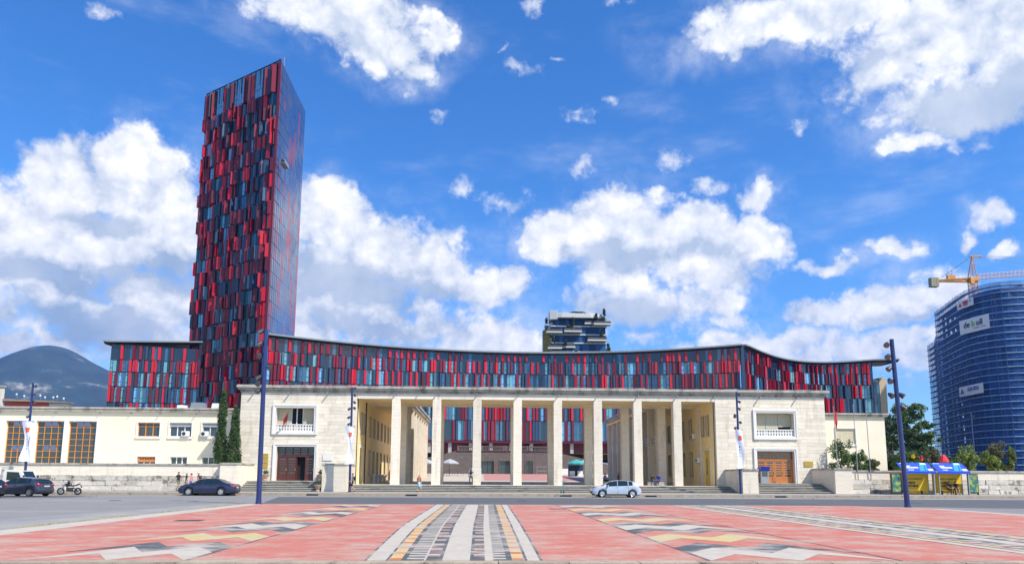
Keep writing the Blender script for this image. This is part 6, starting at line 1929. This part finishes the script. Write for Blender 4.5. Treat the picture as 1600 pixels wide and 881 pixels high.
def car(name, label, loc, rz, paint, spec, group='cars along the street'):
    L_, W_ = spec['L'], spec['W']; wr = spec['wr']; xf, xr = spec['axf'], spec['axr']
    t = thing(name, label, 'car', loc, rz, group)
    top, belt = spec['top'], spec['belt']
    xs = sorted(set([round(-L_ / 2 + L_ * k / 44, 4) for k in range(45)] + [round(c + (wr + .07) * math.cos(math.pi * k / 10), 4) for c in (xf, xr) for k in range(11)] + [q for w_ in spec['win'] for q in w_[:2]] + list(spec['ws']) + list(spec['rw'])))
    def sec(x):
        e = abs(x) / (L_ / 2)
        w = W_ / 2 * (1 - .16 * max(0, (e - .72) / .28) ** 2.2)
        zb = spec['sill'] + .10 * max(0, (e - .85) / .15) ** 1.5
        for c in (xf, xr):
            d = abs(x - c)
            if d < wr + .07: zb = max(zb, wr + math.sqrt(max(0, (wr + .07) ** 2 - d * d)))
        zt = interp(top, x); zbe = min(interp(belt, x), zt - .02)
        zb = min(zb, zbe - .04)
        gh = max(0, min(1, (zt - zbe) / .42))
        wt = w * (.93 - .22 * gh)
        zm = zb + (zbe - zb) * .45
        return [(w * .95, zb), (w * 1.0, zm), (w * .985, zb + (zbe - zb) * .8), (w * .95, zbe), (wt, zt - .045 * (.4 + .6 * gh)), (wt * .72, zt - .008), (0, zt + .004)]
    S = [sec(x) for x in xs]
    body = MB(); glass = {}
    for i in range(len(xs) - 1):
        xm = (xs[i] + xs[i + 1]) / 2
        for j in range(6):
            key = None
            if j == 3:
                for k, (a, b) in enumerate(spec['win']):
                    if a <= xm <= b: key = ('side_window', k)
            if j >= 4:
                if spec['ws'][0] <= xm <= spec['ws'][1]: key = ('windscreen', 0)
                if spec['rw'][0] <= xm <= spec['rw'][1]: key = ('rear_window', 0)
            for s in (1, -1):
                p = [(xs[i], s * S[i][j][0], S[i][j][1]), (xs[i + 1], s * S[i + 1][j][0], S[i + 1][j][1]), (xs[i + 1], s * S[i + 1][j + 1][0], S[i + 1][j + 1][1]), (xs[i], s * S[i][j + 1][0], S[i][j + 1][1])]
                if s == -1: p = p[::-1]
                p = p[::-1]
                if key is None: body.face(p)
                else: glass.setdefault(key + ((s,) if key[0] == 'side_window' else (0,)), MB()).face(p)
    for i, rev in ((0, False), (len(xs) - 1, True)):
        ring = [(xs[i], y, z) for y, z in S[i]] + [(xs[i], -y, z) for y, z in S[i][-2::-1]]
        body.face(ring if rev else ring[::-1])
    body.build('body', paint, t, smooth=True, merge=True)
    for k, g in glass.items(): g.build(k[0], MT['car_glass'], t, smooth=True, merge=True)
    g = MB(); g.box(-L_ / 2 + .15, L_ / 2 - .15, -W_ / 2 + .2, W_ / 2 - .2, .19, .62); g.build('underbody', MT['plastic'], t)
    for x in (xf, xr):
        for s in (1, -1): wheel(t, x, s * (W_ / 2 - .13), wr, s, spec.get('spokes', 10))
    zf = spec['zlamp']
    for s in (1, -1):
        g = MB(); e = .36; g.sphere((L_ / 2 - .24, s * (W_ / 2 - .27), zf[0]), .22, .15, .08, 10, 6); g.build('headlight', MT['lamp_clear'], t, smooth=True)
        g = MB(); g.sphere((-L_ / 2 + .17, s * (W_ / 2 - .22), zf[1]), .19, .15, .11, 10, 6); g.build('tail_light', MT['lamp_red'], t, smooth=True)
        xm_ = spec['win'][-1][1] - .12
        g = MB(); g.sphere((xm_, s * (W_ / 2 + .07), interp(belt, xm_) + .06), .07, .11, .07, 8, 6); g.build('mirror', paint, t, smooth=True)
        for a, b in spec['win'][-2:]:
            g = MB(); xh = a + .12; g.box(xh - .1, xh + .1, s * (W_ / 2 - .005) - .012, s * (W_ / 2 - .005) + .012, interp(belt, xh) - .12, interp(belt, xh) - .09); g.build('door_handle', paint, t)
        for a in spec['seams']:
            g = MB(); w = W_ / 2 * .992
            g.box(a - .006, a + .006, s * w - .02, s * w + .006, spec['sill'] + .08, interp(belt, a) - .02); g.build('door_seam', MT['plastic'], t)
        g = MB(); g.box(xr + wr + .1, xf - wr - .1, s * W_ / 2 * .955 - .01, s * W_ / 2 * .955 + .02, spec['sill'] - .03, spec['sill'] + .06); g.build('sill_trim', MT['plastic'], t)
    g = MB(); g.box(L_ / 2 - .05, L_ / 2 + .01, -.55, .55, spec['sill'] + .12, spec['sill'] + .28); g.build('grille', MT['plastic'], t)
    g = MB(); g.box(-L_ / 2 - .012, -L_ / 2 + .02, -.26, .26, zf[1] - .16, zf[1] - .05); g.build('number_plate', MT['plate'], t)
    g = MB(); g.box(-L_ / 2 - .006, -L_ / 2 + .08, -.6, .6, spec['sill'] + .05, spec['sill'] + .2); g.build('bumper_trim', MT['plastic'], t)
    return t
def paintm(n, c): return pmat(n, c, .28, .05, 2, coat=.8, spec=.5)
SEDAN = dict(L=4.77, W=1.82, wr=.325, axf=1.42, axr=-1.29, sill=.24,
    top=[(-2.385, .78), (-2.3, .98), (-1.75, 1.03), (-1.05, 1.36), (-.55, 1.45), (.1, 1.46), (.55, 1.40), (1.30, 1.02), (1.9, .90), (2.25, .76), (2.385, .58)],
    belt=[(-2.385, .74), (-2.0, .95), (-1.2, .98), (0, .95), (1.2, .93), (2.0, .82), (2.385, .54)], win=[(-1.25, -.62), (-.55, .28), (.36, .98)], ws=(.50, 1.26), rw=(-1.70, -1.0), zlamp=(.66, .80), seams=(-.62, .30, 1.05), spokes=5)
HATCH = dict(L=4.22, W=1.78, wr=.32, axf=1.28, axr=-1.32, sill=.24,
    top=[(-2.11, .62), (-2.06, .96), (-1.86, 1.18), (-1.50, 1.36), (-.9, 1.45), (-.1, 1.48), (.35, 1.42), (.65, 1.30), (1.28, .99), (1.75, .90), (2.0, .74), (2.11, .55)],
    belt=[(-2.11, .60), (-1.9, 1.02), (-1.2, 1.01), (0, .96), (1.1, .93), (1.8, .80), (2.11, .52)], win=[(-1.36, -1.0), (-.95, -.07), (-.03, .92)], ws=(.42, 1.22), rw=(-2.03, -1.56), zlamp=(.68, .90), seams=(-.96, -.06, .95), spokes=10)
car('sedan_car', 'dark navy sedan parked before the left entrance steps', (-23.05, 64.9, 0), R(180 - 2), paintm('navy_paint', (.010, .015, .055)), SEDAN)
car('hatchback_car', 'silver hatchback driving past the colonnade', (11.75, 64.6, 0), R(180), paintm('silver_paint', (.40, .46, .54)), HATCH)
car('hatchback_car', 'dark blue-grey hatchback parked beside the motorcycle', (-35.75, 60.3, 0), R(180 - 14), paintm('grey_blue_paint', (.03, .036, .062)), HATCH)
car('hatchback_car', 'dark car cut off by the left edge, behind the blue-grey hatchback', (-37.3, 57.0, 0), R(180 - 16), paintm('dark_blue_paint', (.010, .012, .03)), HATCH)
# white pickup behind
t = thing('pickup_truck', 'white flatbed truck cab behind the blue-grey hatchback', 'truck', (-39.6, 66.0, 0), R(0), 'cars along the street')
wp = paintm('white_truck_paint', (.70, .68, .62))
g = MB(); g.prism([(-.9, .55), (1.05, .55), (1.12, 1.15), (.62, 2.02), (-.75, 2.08), (-.9, 1.9)], -.85, .85, 'y'); g.build('cab', wp, t, bevel=.06)
for s in (-1, 1):
    g = MB(); g.prism([(-.55, 1.22), (.72, 1.22), (.42, 1.88), (-.55, 1.92)], s * .852 - .006, s * .852 + .006, 'y'); g.build('side_window', MT['car_glass'], t)
    g = MB(); g.box(.92, 1.02, s * 1.0 - .06, s * 1.0 + .06, 1.35, 1.65); g.build('mirror', MT['plastic'], t)
g = MB(); g.mesh([(1.10, -.74, 1.22), (1.10, .74, 1.22), (.68, .70, 1.96), (.68, -.70, 1.96)], [(0, 1, 2, 3)]); g.build('windscreen', MT['car_glass'], t)
g = MB(); g.box(-4.0, -1.0, -.9, .9, .75, .85); g.box(-4.0, -1.0, -.9, -.86, .85, 1.2); g.box(-4.0, -1.0, .86, .9, .85, 1.2); g.box(-4.0, -3.96, -.9, .9, .85, 1.2); g.build('flatbed', wp, t)
g = MB(); g.path([(-1.02, -.8, .85), (-1.02, -.8, 2.05), (-1.02, .8, 2.05), (-1.02, .8, .85)], .035); g.build('headboard', MT['grey_metal'], t)
g = MB(); g.box(-3.9, .9, -.4, .4, .42, .62); g.build('chassis', MT['plastic'], t)
for x in (.35, -2.9):
    for s in (1, -1): wheel(t, x, s * .74, .33, s, 8)
for s in (1, -1): MB().box(1.06, 1.13, s * .6 - .13, s * .6 + .13, .72, .9).build('headlight', MT['lamp_clear'], t)
# motorcycle
t = thing('motorcycle', 'black motorcycle parked at the kerb beside the terrace wall', 'motorcycle', (-34.75, 65.0, 0), R(180))
bl = pmat('black_gloss', (.012, .012, .014), .3, .1, coat=.5)
for nm, x in (('front_wheel', .72), ('rear_wheel', -.70)):
    e = empty(nm, (x, 0, .31), 0, t)
    MB().lathe([(.20, -.05), (.28, -.065), (.31, -.03), (.31, .03), (.28, .065), (.20, .05)], (0, 0, 0), 24, axis='y', cap=False).build('tyre', MT['tyre'], e, smooth=True)
    g = MB(); g.lathe([(.19, -.03), (.21, -.03), (.21, .03), (.19, .03)], (0, 0, 0), 20, axis='y', cap=False)
    for k in range(5): a = k * 1.2566; g.tube((0, 0, 0), (.2 * math.cos(a), 0, .2 * math.sin(a)), .014, .012, 5)
    g.lathe([(.13, .045), (.13, .05)], (0, 0, 0), 16, axis='y'); g.build('rim', MT['grey_metal'], e)
g = MB()
for s in (-.09, .09): g.tube((.72, s, .31), (.42, s * .9, .95), .028, .03, 8)
g.build('fork', MT['grey_metal'], t)
g = MB(); g.tube((.42, 0, .88), (.05, 0, .45), .04); g.tube((.42, 0, .8), (-.35, 0, .72), .035); g.tube((-.3, 0, .62), (-.7, .09, .31), .035); g.tube((-.3, 0, .62), (-.7, -.09, .31), .035); g.tube((.05, 0, .3), (-.3, 0, .4), .04); g.build('frame', bl, t)
g = MB(); g.box(-.25, .22, -.16, .16, .28, .62); g.lathe([(.13, -.2), (.13, .2)], (-.05, 0, .4), 12, axis='y'); g.build('engine', MT['dark_metal'], t, bevel=.03)
g = MB(); g.sphere((.14, 0, .84), .30, .16, .15, 12, 8); g.build('fuel_tank', bl, t, smooth=True)
g = MB(); g.prism([(-.15, .74), (-.2, .82), (-.5, .84), (-.78, .98), (-.80, .93), (-.5, .74)], -.12, .12, 'y'); g.build('seat', MT['plastic'], t, bevel=.03)
g = MB(); g.tube((-.78, 0, .92), (-.95, 0, .78), .03); g.box(-.98, -.94, -.09, .09, .62, .76); g.build('tail_bracket', bl, t)
g = MB(); g.sphere((.52, 0, .88), .11, .12, .13, 10, 8); g.build('headlight', MT['lamp_clear'], t, smooth=True)
g = MB(); g.path([(.36, -.36, 1.06), (.44, -.2, 1.02), (.44, .2, 1.02), (.36, .36, 1.06)], .016); g.build('handlebar', MT['dark_metal'], t)
g = MB(); g.tube((-.1, -.17, .3), (-.75, -.2, .42), .05, .06, 10); g.build('exhaust', MT['grey_metal'], t)
for s in (-1, 1): g = MB(); g.tube((.4, s * .3, 1.05), (.36, s * .36, 1.2), .01); g.sphere((.36, s * .38, 1.22), .03, .07, .05, 8, 5); g.build('mirror', MT['dark_metal'], t)
g = MB(); g.sphere((.10, 0, 1.05), .13, .12, .12, 10, 8); o = g.build('helmet', bl, None, smooth=True); o.location = (-34.75, 65.0, .0); o.rotation_euler = (0, 0, R(180)); tag(o, 'black helmet resting on the motorcycle tank', 'helmet')

# ================================================================ people
SKIN = pmat('skin', (.50, .27, .18), .55, .05, 6); SKIN_T = pmat('tanned_skin', (.48, .22, .14), .55, .05, 6)
def cloth(n, c): return pmat(n, c, .85, .12, 8)
CL = {'black': cloth('black_cloth', (.018, .018, .02)), 'charcoal': cloth('charcoal_cloth', (.05, .055, .055)), 'grey': cloth('grey_green_cloth', (.10, .12, .11)), 'navy': cloth('navy_cloth', (.02, .03, .10)),
      'white': cloth('white_cloth', (.62, .62, .62)), 'khaki': cloth('khaki_cloth', (.30, .25, .17)), 'aqua': cloth('aqua_cloth', (.34, .58, .56)), 'coral': cloth('coral_cloth', (.62, .22, .17)),
      'blue': cloth('blue_cloth', (.03, .06, .42)), 'denim': cloth('denim', (.06, .09, .19)), 'olive': cloth('olive_cloth', (.14, .17, .07)), 'lilac': cloth('pale_shirt', (.34, .36, .46)), 'green': cloth('green_cloth', (.02, .12, .06)), 'wine': cloth('wine_cloth', (.11, .03, .04))}
HAIR = {'dark': pmat('dark_hair', (.015, .011, .009), .6, .2, 20), 'brown': pmat('brown_hair', (.07, .04, .02), .6, .2, 20), 'blond': pmat('blond_hair', (.42, .30, .13), .6, .2, 20), 'grey': pmat('grey_hair', (.3, .29, .28), .6, .2, 20)}
SHOE = cloth('dark_shoe', (.03, .03, .03))
def person(label, loc, rz, pose='stand', shirt='grey', trousers='black', hair='dark', sleeves='short', legs='short', skirt=False, bag=None, hat=None, skin=SKIN, h=1.74, longhair=False, top_bare=False):
    """one continuous skinned figure; front is -Y"""
    t = thing('person', label, 'person', loc, rz, 'people in the square')
    J = {}
    J['pelvis'] = (0, 0, .95); J['belly'] = (0, .005, 1.10); J['chest'] = (0, .01, 1.32); J['collar'] = (0, .01, 1.46); J['neck'] = (0, 0, 1.53); J['skull'] = (0, -.015, 1.63); J['crown'] = (0, -.01, 1.70)
    for s, n in ((-1, 'r'), (1, 'l')):
        J['sh' + n] = (s * .185, .01, 1.42); J['el' + n] = (s * .24, .03, 1.14); J['wr' + n] = (s * .235, -.05, .90); J['ha' + n] = (s * .225, -.08, .82)
        J['hip' + n] = (s * .095, 0, .90); J['kn' + n] = (s * .10, -.01, .50); J['an' + n] = (s * .10, .03, .085); J['to' + n] = (s * .115, -.13, .035)
    def leg(n, kn, an, to): J['kn' + n] = kn; J['an' + n] = an; J['to' + n] = to
    def arm(n, el, wr, ha): J['el' + n] = el; J['wr' + n] = wr; J['ha' + n] = ha
    if pose == 'walk':
        leg('r', (-.10, -.20, .53), (-.10, -.24, .10), (-.11, -.40, .06)); leg('l', (.10, -.02, .50), (.10, .28, .16), (.11, .16, .03))
        arm('r', (-.25, .14, 1.16), (-.25, .10, .92), (-.25, .08, .84)); arm('l', (.25, -.06, 1.15), (.24, -.24, .98), (.24, -.31, .93))
    elif pose == 'photo':
        arm('r', (-.27, -.20, 1.30), (-.16, -.34, 1.52), (-.13, -.38, 1.60)); leg('r', (-.14, -.01, .50), (-.17, .03, .085), (-.19, -.13, .035)); leg('l', (.14, -.01, .5), (.17, .03, .085), (.19, -.13, .035))
    elif pose == 'sit':
        for n, s in (('r', -1), ('l', 1)):
            J['hip' + n] = (s * .10, 0, .52); leg(n, (s * .13, -.42, .52), (s * .13, -.40, .09), (s * .14, -.56, .04)); arm(n, (s * .27, -.08, .82), (s * .16, -.30, .68), (s * .10, -.36, .66))
        for k in ('pelvis', 'belly', 'chest', 'collar', 'neck', 'skull', 'crown', 'shr', 'shl'):
            x, y, z = J[k]; z2 = z - .40; J[k] = (x, y - .10 * (z2 - .55), z2)
    names = list(J)
    E_ = [('pelvis', 'belly'), ('belly', 'chest'), ('chest', 'collar'), ('collar', 'neck'), ('neck', 'skull'), ('skull', 'crown')]
    for n in 'rl': E_ += [('collar', 'sh' + n), ('sh' + n, 'el' + n), ('el' + n, 'wr' + n), ('wr' + n, 'ha' + n), ('pelvis', 'hip' + n), ('hip' + n, 'kn' + n), ('kn' + n, 'an' + n), ('an' + n, 'to' + n)]
    RAD = {'pelvis': (.145, .115), 'belly': (.135, .10), 'chest': (.155, .11), 'collar': (.10, .075), 'neck': (.055, .058), 'skull': (.078, .095), 'crown': (.06, .07)}
    for n in 'rl':
        RAD.update({'sh' + n: (.068, .068), 'el' + n: (.043, .043), 'wr' + n: (.031, .031), 'ha' + n: (.03, .038), 'hip' + n: (.092, .092), 'kn' + n: (.058, .058), 'an' + n: (.042, .042), 'to' + n: (.038, .03)})
    me = bpy.data.meshes.new('figure'); me.from_pydata([J[n] for n in names], [(names.index(a), names.index(b)) for a, b in E_], [])
    o = bpy.data.objects.new('figure', me); COL.objects.link(o)
    sk = o.modifiers.new('skin', 'SKIN'); sk.use_smooth_shade = True
    for i, n in enumerate(names):
        me.skin_vertices[0].data[i].radius = RAD[n]; me.skin_vertices[0].data[i].use_root = n == 'pelvis'
    sb = o.modifiers.new('sub', 'SUBSURF'); sb.levels = 2; sb.render_levels = 2
    dg = bpy.context.evaluated_depsgraph_get(); fm = bpy.data.meshes.new_from_object(o.evaluated_get(dg)); bpy.data.objects.remove(o)
    mats = [skin, CL[shirt], CL[trousers], SHOE, MT['ink_black']]
    fm.materials.clear()
    for m_ in mats: fm.materials.append(m_)
    seg = [(Vector(J[a]), Vector(J[b]), a, b) for a, b in E_]
    for p in fm.polygons:
        c = p.center; best = None
        for a, b, na, nb in seg:
            d = b - a; u_ = max(0, min(1, (c - a).dot(d) / max(1e-9, d.length_squared))); q = (c - (a + d * u_)).length - .5 * (RAD[na][0] * (1 - u_) + RAD[nb][0] * u_)
            if best is None or q < best[0]: best = (q, na, nb, u_)
        _, na, nb, u_ = best
        mi = 0
        if nb in ('belly', 'chest', 'collar') or (na == 'collar' and nb.startswith('sh')): mi = 0 if (top_bare and nb in ('collar', 'shr', 'shl')) else 1
        elif na.startswith('sh'): mi = 1 if sleeves == 'long' or (sleeves == 'short' and u_ < .55) else 0
        elif na.startswith('el'): mi = 1 if sleeves == 'long' else 0
        elif na == 'pelvis' or na.startswith('hip'): mi = 2
        elif na.startswith('kn'): mi = 2 if legs == 'long' or (legs == 'mid' and u_ < .3) else 0
        elif na.startswith('an'): mi = 3
        if na.startswith('hip') and legs == 'short' and u_ > .88: mi = 0
        if na == 'pelvis' and nb == 'belly' and u_ > .35: mi = 1
        p.material_index = mi; p.use_smooth = True
    bm = bmesh.new(); bm.from_mesh(fm)
    def addtube(a, b, r0, r1, mi):
        g = MB(); g.tube(a, b, r0, r1, 6); vv = [bm.verts.new(v) for v in g.v]
        for f in g.f: q = bm.faces.new([vv[i] for i in f]); q.material_index = mi; q.smooth = True
    for n, s in (('r', -1), ('l', 1)):                       # four fingers and a thumb on each hand
        w, hd = Vector(J['wr' + n]), Vector(J['ha' + n]); d = (hd - w).normalized(); sd = d.cross(Vector((1, 0, 0))); sd = sd.normalized() if sd.length > .1 else Vector((0, 1, 0))
        for k, (o_, l) in enumerate(((-.026, .062), (-.009, .075), (.009, .070), (.026, .055))):
            a = hd + sd * o_; b = a + d * l * .55; e = b + d * l * .4 + Vector((-s * .012, 0, 0)); addtube(a - d * .01, b, .0095, .0085, 0); addtube(b, e, .0085, .007, 0)
        a = w + d * .03 - sd * .03; addtube(a, a + d * .04 - sd * .03, .011, .009, 0)
    sc, cr = Vector(J['skull']), Vector(J['crown'])
    addtube(sc + Vector((0, -.085, .02)), sc + Vector((0, -.118, -.012)), .010, .016, 0)                          # nose
    for s in (-1, 1): addtube(sc + Vector((s * .032, -.088, .028)), sc + Vector((s * .032, -.094, .028)), .011, .009, 4); addtube(sc + Vector((s * .078, .0, -.005)), sc + Vector((s * .094, .01, .005)), .026, .018, 0)
    addtube(sc + Vector((-.024, -.089, -.042)), sc + Vector((.024, -.089, -.042)), .007, .007, 4)
    bm.to_mesh(fm); bm.free()
    k = h / 1.74
    b = inst('body', fm, t, (0, 0, 0), (0, 0, 0), (k, k, k))
    g = MB(); nu, nv = 14, 8
    vs, fs = [], []
    for j in range(nv + 1):
        ph = math.pi * .62 * j / nv
        for i in range(nu):
            a = 2 * math.pi * i / nu; back = .5 + .5 * math.sin(a); lim = .45 + .55 * back
            p_ = ph * lim; rr_ = 1.0
            vs.append((sc.x + .089 * math.sin(p_) * math.cos(a), sc.y + .008 + .108 * math.sin(p_) * math.sin(a), sc.z + .012 + .118 * math.cos(p_)))
    for j in range(nv):
        for i in range(nu): q = (i + 1) % nu; fs.append((j * nu + i, (j + 1) * nu + i, (j + 1) * nu + q, j * nu + q))
    g.mesh(vs, fs)
    if longhair: g.sphere((sc.x, sc.y + .065, sc.z - .07), .085, .05, .15, 10, 7)
    ho = g.build('hair', HAIR[hair], t, smooth=True); ho.scale = (k, k, k)
    if hat:
        g = MB(); g.lathe([(.13, .05), (.10, .06), (.10, .13), (.06, .16)], (sc.x, sc.y, sc.z), 14); q = g.build('hat', CL[hat], t); q.scale = (k, k, k)
    if skirt:
        g = MB(); g.lathe([(.15, 1.02), (.17, .9), (.20, .70), (.21, .52)], (0, 0, 0), 16); q = g.build('skirt', CL[trousers], t, smooth=True); q.scale = (k, k, k)
    if bag:
        cx = Vector(J['chest']); g = MB(); g.sphere((cx.x, cx.y + .20, cx.z - .04), .15, .11, .22, 12, 8); g.build('backpack', CL[bag], t, smooth=True)
    return t
W = .22
person('man in dark shorts with backpack walking past the left colonnade pole', (-11.9, 70.4, W), R(-90), 'walk', 'grey', 'black', 'brown', bag='black')
person('woman in pale aqua skirt walking before the first column', (-5.7, 70.6, W), R(160), 'walk', 'coral', 'aqua', 'blond', 'none', 'mid', skirt=True, skin=SKIN_T, h=1.68, longhair=True, top_bare=True)
person('person in dark trousers standing on the porch edge seen from behind', (-.95, 77.7, .862), R(180), 'photo', 'lilac', 'black', 'dark', 'short', 'long', bag='black', longhair=True)
person('man in black shirt and shorts standing in front of the group by the terrace wall', (-28.05, 70.8, W), R(70), 'walk', 'black', 'olive', 'brown', h=1.78)
person('person in navy and white top in the group by the terrace wall', (-27.5, 71.3, W), R(-60), 'stand', 'navy', 'khaki', 'blond', h=1.72)
person('person in coral top and blue shorts in the group by the terrace wall', (-26.95, 71.0, W), R(-90), 'stand', 'coral', 'blue', 'dark', 'none', h=1.66, skin=SKIN_T)
person('person in wine top and pale hat in the group by the terrace wall', (-26.45, 71.4, W), R(-80), 'stand', 'wine', 'khaki', 'brown', hat='white', bag='charcoal', h=1.75)
SY = .86
person('person in black sitting on the gallery steps at the right, left of two', (19.0, 81.9, SY - .05), R(30), 'sit', 'black', 'denim', 'dark', 'long', 'long')
person('person in blue sitting on the gallery steps at the right, right of two', (19.75, 81.9, SY - .05), R(-40), 'sit', 'blue', 'navy', 'dark', 'long', 'long')
person('person in pale shirt sitting beside the sixth column, left of two', (14.75, 88.0, SY + .02), R(40), 'sit', 'lilac', 'black', 'dark', 'short', 'long')
person('person in black sitting beside the sixth column, right of two', (16.35, 88.0, SY + .02), R(60), 'sit', 'black', 'charcoal', 'dark', 'short', 'long')
person('man in dark grey shirt on the bus shelter bench, left of two', (45.65, 71.05, W - .03), R(8), 'sit', 'charcoal', 'black', 'dark', 'short', 'long')
person('man in black shirt and shorts on the bus shelter bench, right of two', (46.3, 71.05, W - .03), R(-8), 'sit', 'black', 'black', 'dark', 'short', 'short')
person('person in coral top standing at the end of the left gallery', (-12.2, 101.5, .842), R(60), 'stand', 'coral', 'black', 'dark', 'short', 'long')
# low stone ledges the seated people use
for x0, x1, y, lab in ((18.5, 20.3, 81.7, 'low stone step block under the two seated people at the right'), (14.2, 16.9, 87.8, 'low stone step block beside the sixth column')):
    g = MB(); g.box(x0, x1, y, y + .6, SY - .001, SY + .40); g.box(x0 - .1, x1 + .1, y - .05, y + .65, SY - .001, SY + .08)
    o = g.build('stone_ledge', MT['step']); tag(o, lab, 'ledge', 'stone ledges in the porch')

# ================================================================ the air
g = MB(); g.box(-6900, 4900, -200, 5700, -1.2, 800)
hz = tag(g.build('haze', bpy.data.materials.new('haze_air')), kind='stuff')
hm = hz.data.materials[0]; hm.use_nodes = True
nt = hm.node_tree; nt.nodes.clear()
vo = nt.nodes.new('ShaderNodeVolumePrincipled'); vo.inputs['Color'].default_value = (.15, .38, 1.0, 1); vo.inputs['Density'].default_value = 0.85e-4; vo.inputs['Anisotropy'].default_value = .2
ou = nt.nodes.new('ShaderNodeOutputMaterial'); nt.links.new(vo.outputs[0], ou.inputs['Volume'])
